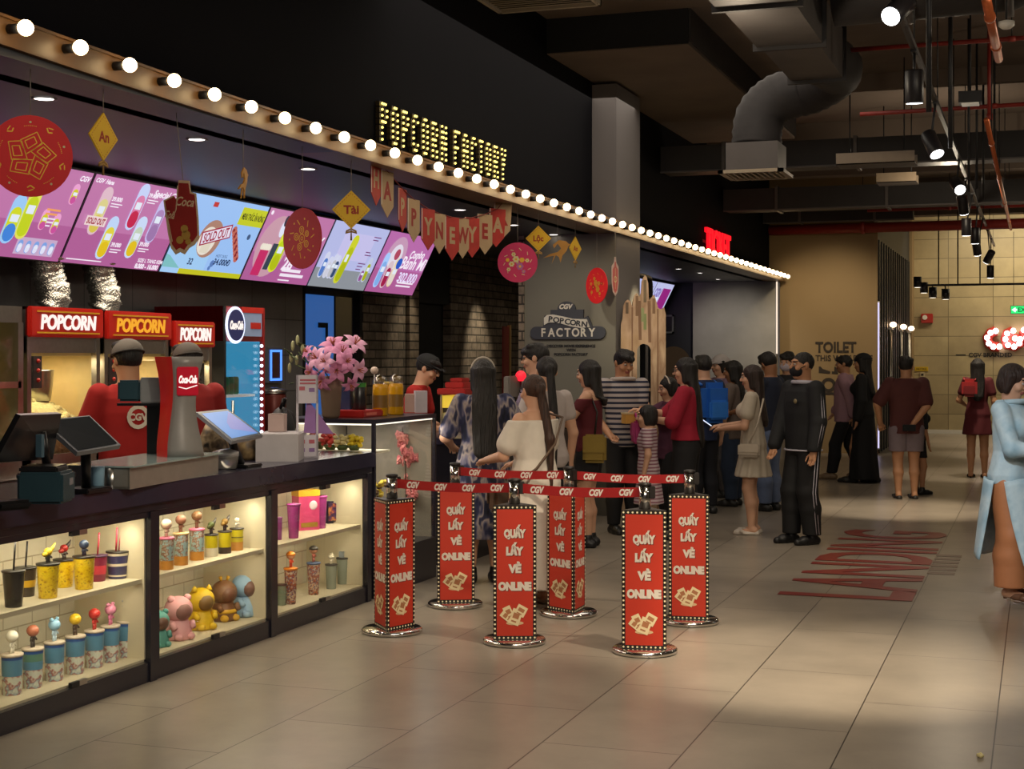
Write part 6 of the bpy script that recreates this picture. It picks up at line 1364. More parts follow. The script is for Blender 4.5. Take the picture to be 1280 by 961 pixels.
# ================= people: smooth signed-distance bodies =================
class Sdf:
    def __init__(s, vox): s.p = []; s.vox = vox; s.cuts = []
    def cone(s, a, b, ra, rb, k=.02, op='u'):
        a, b = np.array(a, float), np.array(b, float); ab = b - a; L2 = max(float(ab @ ab), 1e-9); r = max(ra, rb)
        def f(X, Y, Z):
            x, y, z = X - a[0], Y - a[1], Z - a[2]
            t = np.clip((x * ab[0] + y * ab[1] + z * ab[2]) / L2, 0, 1)
            return np.sqrt((x - t * ab[0]) ** 2 + (y - t * ab[1]) ** 2 + (z - t * ab[2]) ** 2) - (ra + (rb - ra) * t)
        s.p.append((f, np.minimum(a, b) - r, np.maximum(a, b) + r, k, op)); return s
    def ell(s, c, r, k=.02, op='u', M=None):
        r = np.array(r, float)
        if M is None:
            c = np.array(c, float); Ri = np.eye(3); ext = r
        else:
            m = np.array(M); c = m[:3, :3] @ np.array(c, float) + m[:3, 3]; Ri = m[:3, :3].T; ext = np.full(3, r.max())
        def f(X, Y, Z):
            x, y, z = X - c[0], Y - c[1], Z - c[2]
            if M is not None: x, y, z = (Ri[i, 0] * x + Ri[i, 1] * y + Ri[i, 2] * z for i in range(3))
            k0 = np.sqrt((x / r[0]) ** 2 + (y / r[1]) ** 2 + (z / r[2]) ** 2); k1 = np.sqrt((x / r[0] ** 2) ** 2 + (y / r[1] ** 2) ** 2 + (z / r[2] ** 2) ** 2)
            return k0 * (k0 - 1) / np.maximum(k1, 1e-6)
        s.p.append((f, c - ext, c + ext, k, op)); return s
    def stack(s, rows, k=.02, op='u', infl=0., fold=0, famp=0.):
        """rows: (z, cx, cy, rx, ry) from low to high"""
        q = np.array(rows, float); q = q[np.argsort(q[:, 0])]; zz = q[:, 0]
        def f(X, Y, Z):
            cx, cy, rx, ry = (np.interp(Z, zz, q[:, i]) for i in (1, 2, 3, 4)); rx = rx + infl; ry = ry + infl
            x, y = X - cx, Y - cy
            if fold:
                w = np.clip((zz[-1] - Z) / (zz[-1] - zz[0] + 1e-6), 0, 1) * famp * np.sin(fold * np.arctan2(y / ry, x / rx) + 3 * np.sin(Z * 4)); rx = rx * (1 + w); ry = ry * (1 + w)
            n = np.sqrt((x / rx) ** 2 + (y / ry) ** 2); g = np.sqrt((x / rx ** 2) ** 2 + (y / ry ** 2) ** 2)
            d = n * (n - 1) / np.maximum(g, 1e-6); d = np.where(n < .2, -np.minimum(rx, ry) * .8, d)
            return np.maximum(d, np.maximum(zz[0] - Z, Z - zz[-1]))
        m = infl + famp * max(q[:, 3].max(), q[:, 4].max())
        s.p.append((f, np.array([(q[:, 1] - q[:, 3]).min() - m, (q[:, 2] - q[:, 4]).min() - m, zz[0]]), np.array([(q[:, 1] + q[:, 3]).max() + m, (q[:, 2] + q[:, 4]).max() + m, zz[-1]]), k, op)); return s
    def half(s, n, d):
        """keep the side where n.p < d"""
        s.cuts.append((np.array(n, float), d)); return s
    def mesh(s):
        vx = s.vox; U = [p for p in s.p if p[4] == 'u']
        lo = np.min([p[1] for p in U], 0) - 3 * vx; hi = np.max([p[2] for p in U], 0) + 3 * vx
        n = np.ceil((hi - lo) / vx).astype(int) + 1; g = np.full(n, .05, np.float32)
        ax = [lo[i] + vx * np.arange(n[i]) for i in range(3)]
        for f, a, b, k, op in s.p:
            mg = k + 2 * vx; i0 = np.maximum(0, np.floor((a - mg - lo) / vx).astype(int)); i1 = np.minimum(n, np.ceil((b + mg - lo) / vx).astype(int) + 1)
            if (i1 <= i0).any(): continue
            sl = tuple(slice(p, q) for p, q in zip(i0, i1)); X, Y, Z = np.meshgrid(ax[0][sl[0]], ax[1][sl[1]], ax[2][sl[2]], indexing='ij', sparse=True)
            X, Y, Z = np.broadcast_arrays(X, Y, Z); d = f(X, Y, Z).astype(np.float32); c = g[sl]
            if op == 'u': h = np.clip(.5 + .5 * (c - d) / k, 0, 1); g[sl] = c * (1 - h) + d * h - k * h * (1 - h)
            else: h = np.clip(.5 - .5 * (c + d) / k, 0, 1); g[sl] = c * (1 - h) - d * h + k * h * (1 - h)
        for nn, dd in s.cuts:
            P = nn[0] * ax[0][:, None, None] + nn[1] * ax[1][None, :, None] + nn[2] * ax[2][None, None, :] - dd
            g = np.maximum(g, P.astype(np.float32))
        g[0] = g[-1] = .05; g[:, 0] = g[:, -1] = .05; g[:, :, 0] = g[:, :, -1] = .05
        sg = g < 0; cnt = np.zeros(n - 1, np.int8); off = [(i, j, k) for i in (0, 1) for j in (0, 1) for k in (0, 1)]
        def S(A, o): return A[o[0]:o[0] + n[0] - 1, o[1]:o[1] + n[1] - 1, o[2]:o[2] + n[2] - 1]
        for o in off: cnt += S(sg, o)
        act = (cnt > 0) & (cnt < 8); I = np.argwhere(act); idx = np.full(n - 1, -1, np.int64); idx[act] = np.arange(len(I))
        V = {o: g[I[:, 0] + o[0], I[:, 1] + o[1], I[:, 2] + o[2]] for o in off}
        acc = np.zeros((len(I), 3)); num = np.zeros(len(I))
        for a in off:
            for d in range(3):
                if a[d]: continue
                b = tuple(a[i] + (i == d) for i in range(3)); va, vb = V[a], V[b]; cr = (va < 0) != (vb < 0)
                t = np.where(cr, va / np.where(cr, va - vb, 1), 0); p = np.zeros((len(I), 3)); p[:] = a; p[:, d] += t
                acc[cr] += p[cr]; num[cr] += 1
        P = lo + vx * (I + acc / num[:, None]); Q = []
        for d in range(3):
            e, h = [i for i in range(3) if i != d]
            A = np.take(sg, range(n[d] - 1), d); B = np.take(sg, range(1, n[d]), d); E = np.argwhere(A != B)
            E = E[(E[:, e] > 0) & (E[:, h] > 0) & (E[:, e] < n[e] - 1) & (E[:, h] < n[h] - 1)]
            def ci(de, dh): q = E.copy(); q[:, e] -= de; q[:, h] -= dh; return idx[q[:, 0], q[:, 1], q[:, 2]]
            quad = np.stack([ci(1, 1), ci(0, 1), ci(0, 0), ci(1, 0)], 1); fl = A[E[:, 0], E[:, 1], E[:, 2]]
            if d == 1: fl = ~fl
            quad[~fl] = quad[~fl][:, ::-1]; Q.append(quad)
        Q = np.concatenate(Q); Q = Q[(Q >= 0).all(1)]
        return P, Q
    def build(s, name, mats, parent=None, paint=None, extra=None, sub=False):
        P, Q = s.mesh(); me = bpy.data.meshes.new(name); mats = list(mats); v = P.tolist(); f = Q.tolist(); mi = np.zeros(len(Q), np.int32)
        if paint is not None: c = P[Q].mean(1); mi = paint(c).astype(np.int32)
        mi = mi.tolist()
        if extra is not None:
            for m in extra.mats:
                if m not in mats: mats.append(m)
            b0 = len(v); v += [list(p) for p in extra.v]; f += [[b0 + i for i in q] for q in extra.f]; mi += [mats.index(extra.mats[k]) for k in extra.m]
        me.from_pydata(v, [], f)
        for m in mats: me.materials.append(m)
        me.polygons.foreach_set('material_index', mi); me.polygons.foreach_set('use_smooth', [True] * len(f)); me.update()
        o = bpy.data.objects.new(name, me); link(o, parent); return o

def ik(a, b, l1, l2, hint):
    a, b = np.array(a, float), np.array(b, float); d = b - a; L = np.linalg.norm(d); mx = (l1 + l2) * .998
    if L > mx: b = a + d / L * mx; d = b - a; L = mx
    u = d / L; x = (L * L + l1 * l1 - l2 * l2) / (2 * L); hh = math.sqrt(max(l1 * l1 - x * x, 0)); hv = np.array(hint, float); hv -= u * (hv @ u); hv /= max(np.linalg.norm(hv), 1e-6)
    return a + u * x + hv * hh, b
M_lip = mat('lips', '#9c5850', .5); M_eye = mat('eye_white', '#a89e96', .3); M_iris = mat('eye_dark', '#1c1410', .2)
SKIN = {'a': mat('skin_warm', '#b98764', .55, noise=.06), 'b': mat('skin_fair', '#cfa083', .55, noise=.06), 'c': mat('skin_tan', '#9c6c4c', .55, noise=.06)}
def hair_mat(n, c1, c2): return blotch_mat(n, [c1, c2, c1], 9., .6, sx=7, sy=7, sz=.45, detail=3, stops=[.35, .52, .68], bump=.8)
HAIR = {'k': hair_mat('hair_black', '#0d0b0a', '#1d1815'), 'b': hair_mat('hair_brown', '#2a1a13', '#452c20'), 'd': hair_mat('hair_dark_brown', '#1c120d', '#33211a')}
HM = lambda H: H
def person(pos, turn, H, label, sex='f', fat=1., skin='a', hair='long', hc='k', hair_len=.62, head=(0, 0, 0), L=None, Rr=None, lhint=None, rhint=None, feet=((.055, 0, 0), (-.055, 0, 0)), toe=(0, 0), top=None, bottom=None, dress=None, shoe=('#222222', 'shoe'), vox=.008, extras=(), lean=0., child=False, group=None, handcurl=.5, wrld=None):
    s_ = H / 1.65; hs = s_ * (1.0 if not child else 1.16); sh = (.093 if sex == 'f' else .106) * H * (.5 + .5 * fat); f_ = fat
    pos = Vector(pos); rz = facecam(pos, turn) if wrld is None else wrld
    nk = .842 if not child else .815
    T = [(.465, .080, .058, 0), (.50, .098, .068, -.004), (.53, .1, .07, -.004), (.58, .088, .062, 0), (.63, .075, .056, 0), (.68, .08, .06, .002), (.73, .086, .064, .006), (.78, .089, .054, 0), (.81, .078, .044, -.006), (.835, .05, .038, -.008)] if sex == 'f' else [(.465, .082, .06, 0), (.50, .094, .066, 0), (.56, .09, .066, .004), (.62, .09, .066, .004), (.68, .097, .068, .004), (.74, .101, .068, 0), (.79, .102, .058, -.004), (.815, .086, .046, -.008), (.84, .05, .04, -.008)]
    ln = lambda z: lean * H * max(0, z - .5)
    torso = [(z * H, 0, -(c * H + ln(z)), rx * H * f_, ry * H * (f_ * .9 + .1)) for z, rx, ry, c in T]
    B = lambda x, f, z: (x * H, -(f * H), z * H)
    shl = {1: (sh, -ln(.8), .803 * H), -1: (-sh, -ln(.8), .803 * H)}; tg = {1: L or (.135, .02, .49), -1: Rr or (-.135, .02, .49)}; hn = {1: lhint or (.5, -.5, -.6), -1: rhint or (-.5, -.5, -.6)}
    arms = {}
    for k in (1, -1):
        e, w = ik(shl[k], B(*tg[k]), .172 * H, .15 * H, (hn[k][0], -hn[k][1], hn[k][2])); arms[k] = (np.array(shl[k]), e, w)
    legs = {}
    for k in (1, -1):
        ft = feet[0] if k == 1 else feet[1]; hip = np.array((k * .05 * H * f_, 0, .5 * H)); aq = np.array((ft[0] * H, -ft[1] * H, (.045 + ft[2]) * H)); ll = .5 * max(np.linalg.norm(aq - hip) * 1.002, .443 * H); kn, an = ik(hip, aq, ll * 1.01, ll * .995, (0, -1, 0)); legs[k] = (hip, kn, an)
    hz = (.925 if not child else .905) * H
    Mh = Matrix.Translation((0, -ln(.95) - .012 * s_, hz)) @ Matrix.Rotation(R(head[0]), 4, 'Z') @ Matrix.Rotation(R(head[1]), 4, 'X') @ Matrix.Rotation(R(head[2]), 4, 'Y') @ Matrix.Scale(1, 4)
    Hp = lambda x, y, z: tuple(Mh @ Vector((x * hs, y * hs, z * hs))); Hr = lambda *r: tuple(q * hs for q in r)
    def hell(S_d, c, r, k=.02, op='u'): S_d.ell(tuple(q * hs for q in c), Hr(*r), k, op, Mh)
    bd = Sdf(vox)
    # torso, neck
    bd.stack(torso, .03)
    if sex == 'f' and not child:
        for k in (1, -1): bd.ell((k * .042 * H, -(.052 * H + ln(.72)), .725 * H), (.036 * H * f_, .032 * H, .036 * H), .03)
    bd.cone((0, -ln(.83) + .01 * s_, (nk - .03) * H), Hp(0, .015, -.05), .034 * H * (1 if sex == 'f' else 1.15), .033 * H * (1 if sex == 'f' else 1.12), .025)
    # limbs
    ra = (.027, .023, .0155) if sex == 'f' else (.031, .026, .0175)
    for k in (1, -1):
        a, e, w = arms[k]; q = H * (.6 + .4 * f_)
        bd.cone(a, e, ra[0] * q * 1.05, ra[1] * q, .03); bd.cone(e, w, ra[1] * q, ra[2] * q, .018)
        d = (w - e) / np.linalg.norm(w - e); side = np.cross(d, np.array((0, 0, 1.)));
        if np.linalg.norm(side) < .2: side = np.array((0, 1., 0)) 
        side /= np.linalg.norm(side); up = np.cross(side, d)
        pl = w + d * .028 * H; fr = max(.0049 * H, vox * .95)
        bd.cone(w + d * .008 * H - side * .007 * H, pl + d * .016 * H - side * .010 * H, .012 * H, .0105 * H, .012); bd.cone(w + d * .008 * H + side * .007 * H, pl + d * .016 * H + side * .010 * H, .012 * H, .0105 * H, .012)
        cu = -up if d[2] > -.6 else np.array((0, -1., 0)) * .6
        for j, fl_ in enumerate((.038, .045, .042, .033)):
            b0 = pl + d * .018 * H + side * (j - 1.5) * .0115 * H; m_ = b0 + (d * (1 - handcurl * .35) + cu * handcurl * .5) * fl_ * H * .55; e_ = m_ + (d * (1 - handcurl) + cu * handcurl) * fl_ * H * .5
            bd.cone(b0, m_, fr, fr * .95, .004); bd.cone(m_, e_, fr * .95, fr * .82, .004)
        sd = side * (1 if (side[0] * -k) > 0 else -1); b0 = w + d * .014 * H + sd * .014 * H; m_ = b0 + d * .02 * H + sd * .018 * H + cu * .006 * H
        bd.cone(b0, m_, fr * 1.15, fr, .008); bd.cone(m_, m_ + d * .022 * H + cu * .008 * H, fr, fr * .85, .005)
        hp, kn, an = legs[k]
        bd.cone(hp - np.array((0, 0, .02 * H)), kn, .056 * H * f_, .034 * H * (.6 + .4 * f_), .03); bd.cone(kn, kn * .62 + an * .38 + np.array((0, .008 * H, 0)), .033 * H, .034 * H * (.6 + .4 * f_), .02); bd.cone(kn * .62 + an * .38 + np.array((0, .008 * H, 0)), an, .033 * H * (.6 + .4 * f_), .0205 * H, .02)
        ty = R(toe[0] if k == 1 else toe[1]); td = np.array((math.sin(ty) * -1, -math.cos(ty), 0)); bd.cone(an + np.array((0, 0, -.02 * H)) - td * .018 * H, an + td * .075 * H + np.array((0, 0, -.03 * H)), .021 * H, .0125 * H, .02)
    # head
    hell(bd, (0, .012, .022), (.073, .09, .085), .02); hell(bd, (0, -.028, -.038), (.057, .06, .074), .035); hell(bd, (0, -.06, -.095), (.024, .022, .02), .025)
    hell(bd, (0, -.078, .034), (.048, .014, .012), .02)
    for k in (1, -1): hell(bd, (k * .031, -.104, .006), (.019, .019, .013), .012, 's'); hell(bd, (k * .045, -.066, -.03), (.022, .02, .02), .02)
    bd.cone(Hp(0, -.086, .014), Hp(0, -.108, -.022), .009 * hs, .0125 * hs, .012)
    for k in (1, -1): bd.cone(Hp(k * .009, -.098, -.026), Hp(k * .0095, -.097, -.026), .008 * hs, .008 * hs, .006)
    hell(bd, (0, -.090, -.054), (.022, .010, .008), .008); hell(bd, (0, -.088, -.066), (.019, .010, .007), .008)
    for k in (1, -1): hell(bd, (k * .075, .008, -.004), (.011, .02, .031), .008)
    ex = MB()
    for k in (1, -1):
        ex.ball((0, 0, 0), (.0135 * hs, .0125 * hs, .0095 * hs), M_eye, 10, 8, Mh @ Matrix.Translation((k * .031 * hs, -.083 * hs, .007 * hs))); ex.ball((0, 0, 0), .0072 * hs, M_iris, 8, 6, Mh @ Matrix.Translation((k * .031 * hs, -.0895 * hs, .007 * hs)))
    Mi = np.array(Mh.inverted())
    def paint(c):
        l = (c @ Mi[:3, :3].T + Mi[:3, 3]) / hs; r = np.zeros(len(c), int); r[(abs(l[:, 0]) < .025) & (l[:, 1] < -.083) & (l[:, 2] < -.049) & (l[:, 2] > -.074)] = 1
        r[(abs(abs(l[:, 0]) - .031) < .021) & (l[:, 1] < -.06) & (l[:, 2] > .026) & (l[:, 2] < .036)] = 2; return r
    body = bd.build('person', [SKIN[skin], M_lip, HAIR[hc]], None, paint, ex); body.location = pos; body.rotation_euler = (0, 0, rz); tag(body, label, 'person', group)
    # hair
    hm = HAIR[hc]
    if hair:
        h = Sdf(vox)
        hell(h, (0, .016, .026), (.082, .1, .092) if hair != 'shaved' else (.0765, .095, .088), .01)
        hell(h, (0, -.095, -.03), (.06, .07, .083), .012, 's')
        if hair in ('short', 'shaved'): h.half(tuple(Mh.to_3x3() @ Vector((0, -.35, -1))), float((Mh.to_3x3() @ Vector((0, -.35, -1))) @ Vector(Hp(0, .05, -.055))))
        if hair == 'short':
            for j in range(9): a_ = j * 2.4; hell(h, (.05 * math.cos(a_), -.02 + .055 * math.sin(a_), .09 - .02 * (j % 3)), (.032, .036, .026), .02)
        if hair in ('long', 'bob'):
            for k in (1, -1): h.cone(Hp(k * .068, .0, .03), Hp(k * .07, .0, -.07 if hair == 'bob' else -.10), .03 * hs, .026 * hs, .02)
        if hair == 'bob': hell(h, (0, .035, -.03), (.086, .075, .085), .02); h.half((0, 0, -1), -Hp(0, 0, -.105)[2])
        yb = torso[6][2] + torso[6][4]; zl = (1 - hair_len) * H
        if hair == 'long':
            c0 = Vector(Hp(0, .05, .0)); rows = [(c0.z + .04, c0.x, c0.y, .08 * hs, .06 * hs), (c0.z - .1 * hs, c0.x * .8, c0.y + .015, .088 * hs, .055 * hs), (c0.z - .22 * hs, 0, max(c0.y + .02, yb * .8), .1 * hs, .042 * hs), (zl + .06, 0, yb + .028, .085 * hs, .03 * hs), (zl, 0, yb + .03, .03 * hs, .018 * hs)]
            h.stack(sorted(rows), .03, fold=9, famp=.05)
        if hair == 'pony':
            c0 = Vector(Hp(0, .105, .01)); h.cone(Hp(0, .09, .02), c0, .026 * hs, .03 * hs, .02); h.cone(c0, (c0.x * .6, max(c0.y, yb + .03) + .01, (c0.z + zl) / 2), .032 * hs, .034 * hs, .02); h.cone((c0.x * .6, max(c0.y, yb + .03) + .01, (c0.z + zl) / 2), (c0.x * .4, yb + .045, zl), .034 * hs, .012 * hs, .02)
        if hair == 'bun': h.ell(Hp(0, .1, .05), Hr(.04, .04, .04), .02)
        h.build('hair', [hm], body)
    # clothing
    q = H * (.6 + .4 * f_)
    def sleeves(S_d, t, inf, loose=0.):
        for k in (1, -1):
            a, e, w = arms[k]; l1 = .53
            if t <= 0: continue
            if t < l1: S_d.cone(a, a + (e - a) * (t / l1), ra[0] * q * 1.05 + inf, (ra[0] + ra[1]) / 2 * q + inf + loose * .45, .025)
            else:
                S_d.cone(a, e, ra[0] * q * 1.05 + inf, ra[1] * q + inf + loose * .35, .025); S_d.cone(e, e + (w - e) * ((t - l1) / (1 - l1)), ra[1] * q + inf + loose * .35, ra[2] * q + inf + loose * .5, .015)
    def garment(name, m, hem, neck, sl, inf, flare=0., loose=0., folds=7, fam=.03, shoulders=True, cut=None):
        g = Sdf(vox); rows = [r for r in torso if r[0] < neck * H + .03]; low = hem * H; hipr = torso[1]
        if low < rows[0][0]: rows = [(low, hipr[1], hipr[2], hipr[3] + flare * H, hipr[4] + flare * H)] + [r for r in rows if r[0] > .49 * H]
        rows2 = []
        for r in rows: rx, ry = r[3], r[4]; bl = min(1., max(0., loose * 14)) ; zz = (r[0] / H); wst = .6 < zz < .72; rows2.append((r[0], r[1], r[2], max(rx, bl * .092 * H * f_) if zz < .76 else rx, max(ry, bl * .066 * H) if zz < .76 else ry))
        g.stack(rows2, .02, infl=inf, fold=folds, famp=fam)
        if sex == 'f' and not child:
            for k in (1, -1): g.ell((k * .042 * H, -(.052 * H + ln(.72)), .725 * H), (.036 * H * f_ + inf, .032 * H + inf, .036 * H + inf), .03)
        if shoulders: sleeves(g, sl, inf, loose)
        elif sl > 0: sleeves(g, sl, inf, loose)
        g.half((0, 0, -1), -low)
        if neck < .84: g.half((0, 0, 1), neck * H)
        if cut: g.half(*cut)
        return g.build(name, [m], body)
    if top: garment(**top)
    if dress: garment(**dress)
    if bottom:
        ty = bottom['type']; m = bottom['m']; hem = bottom.get('hem', .05) * H; inf = bottom.get('inf', .017); lo = bottom.get('loose', .0)
        g = Sdf(vox)
        if ty == 'skirt':
            g.stack([(hem, 0, 0, torso[1][3] + bottom.get('flare', .01) * H, torso[1][4] + bottom.get('flare', .01) * H), (.5 * H, 0, torso[1][2], torso[1][3], torso[1][4]), (.56 * H, 0, torso[3][2], torso[3][3] * .98, torso[3][4]), (.62 * H, 0, torso[4][2], torso[4][3] * 1.02, torso[4][4])], .02, infl=inf, fold=9, famp=.04)
        else:
            g.stack([r for r in torso if r[0] < .63 * H], .03, infl=.005)
            for k in (1, -1):
                hp, kn, an = legs[k]; g.cone(hp - np.array((0, 0, .02 * H)), kn, .052 * H * f_ + inf * .7, .036 * H * (.6 + .4 * f_) + inf + lo * .6, .025); md_ = kn * .62 + an * .38 + np.array((0, .008 * H, 0)); g.cone(kn, md_, .036 * H * (.6 + .4 * f_) + inf + lo * .6, .036 * H * (.6 + .4 * f_) + inf + lo * .7, .02); g.cone(md_, an, .036 * H * (.6 + .4 * f_) + inf + lo * .7, .024 * H + inf + lo, .02)
            g.half((0, 0, 1), .605 * H)
        g.half((0, 0, -1), -hem); g.build({'skirt': 'skirt', 'shorts': 'shorts'}.get(ty, 'trousers'), [m], body)
    # shoes
    sm = mat('shoe' + shoe[0], shoe[0], .45)
    for k in (1, -1):
        hp, kn, an = legs[k]; ty = R(toe[0] if k == 1 else toe[1]); td = np.array((-math.sin(ty), -math.cos(ty), 0)); z0 = an[2] - .045 * H
        g = Sdf(min(vox, .008)); c = np.array((an[0], an[1], z0))
        if shoe[1] == 'shoe':
            g.cone(c - td * .022 * H + (0, 0, .02 * H), c + td * .05 * H + (0, 0, .02 * H), .027 * H, .027 * H, .02); g.cone(c + td * .05 * H + (0, 0, .018 * H), c + td * .092 * H + (0, 0, .014 * H), .026 * H, .02 * H, .02); g.cone(an + (0, 0, -.015 * H), an + (0, 0, .012 * H), .027 * H, .026 * H, .015)
        elif shoe[1] == 'heel':
            g.cone(c + td * .03 * H + (0, 0, .012 * H), c + td * .09 * H + (0, 0, .009 * H), .02 * H, .017 * H, .01); g.cone(c - td * .02 * H + (0, 0, .024 * H), c + td * .05 * H + (0, 0, .012 * H), .016 * H, .018 * H, .01); g.cone(c - td * .024 * H, c - td * .024 * H + (0, 0, .025 * H), .008 * H, .011 * H, .006)
            g.cone(c + td * .07 * H + np.array((-.018 * H, 0, .012 * H)), c + td * .07 * H + np.array((.018 * H, 0, .012 * H)), .017 * H, .017 * H, .01)
        else:
            g.ell(c + td * .03 * H + (0, 0, .008 * H), (.032 * H, .032 * H, .01 * H), .01); g.cone(c - td * .03 * H + (0, 0, .007 * H), c + td * .085 * H + (0, 0, .007 * H), .021 * H, .023 * H, .01); g.cone(c + td * .055 * H + np.array((-.026 * H, 0, .02 * H)), c + td * .055 * H + np.array((.026 * H, 0, .02 * H)), .01 * H, .01 * H, .01)
        g.half((0, 0, -1), -(z0 + .001)); g.build('shoe' if shoe[1] != 'sandal' else 'sandal', [sm], body)
    # small worn pieces
    for e_ in extras:
        if e_ == 'glasses':
            b = MB()
            for k in (1, -1):
                b.tube([Mh @ (Vector((k * .032 + .021 * math.cos(a), -.103, .006 + .017 * math.sin(a))) * hs) for a in np.linspace(0, 2 * PI, 14)], .0028 * hs, M_pd, 5, cap=False); b.tube([Hp(k * .053, -.101, .01), Hp(k * .078, -.03, .012), Hp(k * .08, .01, .008)], .0028 * hs, M_pd, 5)
            b.tube([Hp(-.011, -.105, .01), Hp(.011, -.105, .01)], .0028 * hs, M_pd, 5); b.build('glasses', body)
        elif e_[0] == 'mask':
            g = Sdf(vox); hell(g, (0, -.045, -.05), (.067, .068, .056), .01); hell(g, (0, .03, -.05), (.2, .055, .2), .01, 's'); g.build('face_mask', [e_[1]], body)
            b = MB()
            for k in (1, -1): b.tube([Hp(k * .06, -.05, -.03), Hp(k * .082, .0, .0)], .003 * hs, e_[1], 5)
            b.build('mask_strap', body)
        elif e_[0] == 'cap':
            g = Sdf(vox); hell(g, (0, .014, .04), (.09, .108, .088), .01); nn = Mh.to_3x3() @ Vector((0, .12, -1)); g.half(tuple(nn), float(nn @ Vector(Hp(0, 0, .032)))); g.build('cap', [e_[1]], body)
            b = MB(); vs = [Hp(-.075, -.06, .045), Hp(-.055, -.13, .036), Hp(0, -.155, .034), Hp(.055, -.13, .036), Hp(.075, -.06, .045), Hp(0, -.05, .055)]; b.add(vs + [tuple(Vector(v) - Vector((0, 0, .006))) for v in vs], [(0, 1, 2, 3, 4, 5), (11, 10, 9, 8, 7, 6), (0, 6, 7, 1), (1, 7, 8, 2), (2, 8, 9, 3), (3, 9, 10, 4)], e_[1]); b.build('cap_brim', body)
            b = MB(); b.tube([Mh @ (Vector((.0905 * math.cos(a), .014 + .1085 * math.sin(a), .036 + .012 * math.sin(a))) * hs) for a in np.linspace(0, 2 * PI, 24)], .006 * hs, e_[2] if len(e_) > 2 else e_[1], 6, cap=False); b.build('cap_band', body)
        elif e_[0] == 'headband':
            b = MB(); b.tube([Mh @ (Vector((.087 * math.cos(a), .0 + .0 * a, .03 + .098 * math.sin(a))) * hs) for a in np.linspace(-.1, PI + .1, 18)], .009 * hs, e_[1], 6); b.build('headband', body)
        elif e_[0] == 'collar':
            b = MB(); zc_ = .835 * H; b.tube([(.062 * H * math.cos(a), -ln(.83) + .004 * H - .052 * H * math.sin(a) * -1, zc_ + .006 * math.sin(a) * -1) for a in np.linspace(-PI * .98, PI * .98, 22)], .011 * H, e_[1], 8); b.build('collar', body)
        elif e_[0] == 'arm_stripe':
            for k in (1, -1):
                a, e, w = arms[k]; o = np.array((k * 1., 0, .1)); b = MB()
                for dx in (-.012, .012):
                    O = np.array((0, dx, 0)); b.tube([a + O + o * (ra[0] * q + .019), e + O + o * (ra[1] * q + .026), e * .1 + w * .9 + O + o * (ra[2] * q + .026)], .004, e_[1], 5)
                b.build('sleeve_stripe', body)
        elif e_[0] == 'leg_stripe':
            for k in (1, -1):
                hp, kn, an = legs[k]; b = MB()
                for dx in (-.014, .014):
                    b.tube([hp + (k * (.056 * H * f_ + .02), dx, 0), kn + (k * (.036 * H * f_ + .034), dx, 0), an + (k * (.024 * H + .04), dx, .02)], .004, e_[1], 5)
                b.build('trouser_stripe', body)
        elif e_[0] == 'ring':  # hem or waistband line
            z, w_, m = e_[1] * H, e_[2], e_[3]; i = int(np.argmin([abs(r[0] - z) for r in torso])); b = MB(); b.tube([((torso[i][3] + w_) * math.cos(a), torso[i][2] + (torso[i][4] + w_) * math.sin(a), z) for a in np.linspace(0, 2 * PI, 30)], .008, m, 6, cap=False); b.build('waistband_line', body)
        elif e_[0] == 'back_print':
            i = 6; b = MB(); M_ = frame((0, torso[6][2] + torso[6][4] + .034, .725 * H), (-1, 0, 0), (0, 0, 1)); ring(b, (0, 0), .05, .025, e_[1], 0, M_, 16); b.text('CGV', .04, e_[1], (0, 0), .0, M_, bold=.05); b.build('back_print', body)
        elif e_[0] == 'badge':
            b = MB(); b.ball((e_[1] * H, -(e_[2] * H), e_[3] * H), (.022, .008, .022), e_[4], 10, 7); b.build('badge', body)
    Wm = Matrix.Translation(pos) @ Matrix.Rotation(rz, 4, 'Z')
    return body, (lambda x, f, z: Wm @ Vector((x * H, -f * H, z * H))), {k: (Wm @ Vector(arms[k][2])) for k in arms}, rz
def cloth(n, c, noise=.1): return mat('cloth_' + n, c, .85, noise=noise, nscale=18, bump=.1)
def stand(px, py): return gp(px, py)
def at_g(px, zc): v = at(px, 444, zc); return Vector((v.x, v.y, 0))
M_skin_red = cloth('staff_red', '#a81c18')
M_capg = cloth('cap_grey', '#6b645c'); M_capl = cloth('cap_band', '#3c3834')
# --- staff behind the counter
pA = Vector((*atX(160, 500, -5.38)[:2], 0)); pB = Vector((*atX(234, 500, -5.42)[:2], 0)); pC = Vector((*atX(504, 500, -5.2)[:2], 0))
person(pA, 205, 1.75, 'person in red shirt and grey cap seen from behind, facing the popcorn machines', 'm', 1.04, 'a', 'short', 'k', head=(0, 8, 0), L=(.10, .18, .62), Rr=(-.10, .18, .62), top=dict(name='shirt', m=M_skin_red, hem=.47, neck=.845, sl=.3, inf=.016, loose=.012), bottom=dict(type='trousers', m=cloth('black', '#17171a')), extras=[('cap', M_capg, M_capl), ('back_print', cloth('print_cream', '#d8cbb8'))], vox=.008)
person(pB, 195, 1.735, 'person in red shirt, brown apron strap and grey cap, half hidden by the soda tower', 'm', 1.0, 'a', 'short', 'k', head=(10, 6, 0), L=(.1, .18, .62), Rr=(-.08, .18, .62), top=dict(name='shirt', m=cloth('staff_red2', '#8c1a18'), hem=.47, neck=.845, sl=.3, inf=.016, loose=.012), bottom=dict(type='trousers', m=cloth('black', '#17171a')), extras=[('cap', cloth('cap_grey2', '#57504a'), M_capl)], vox=.008)
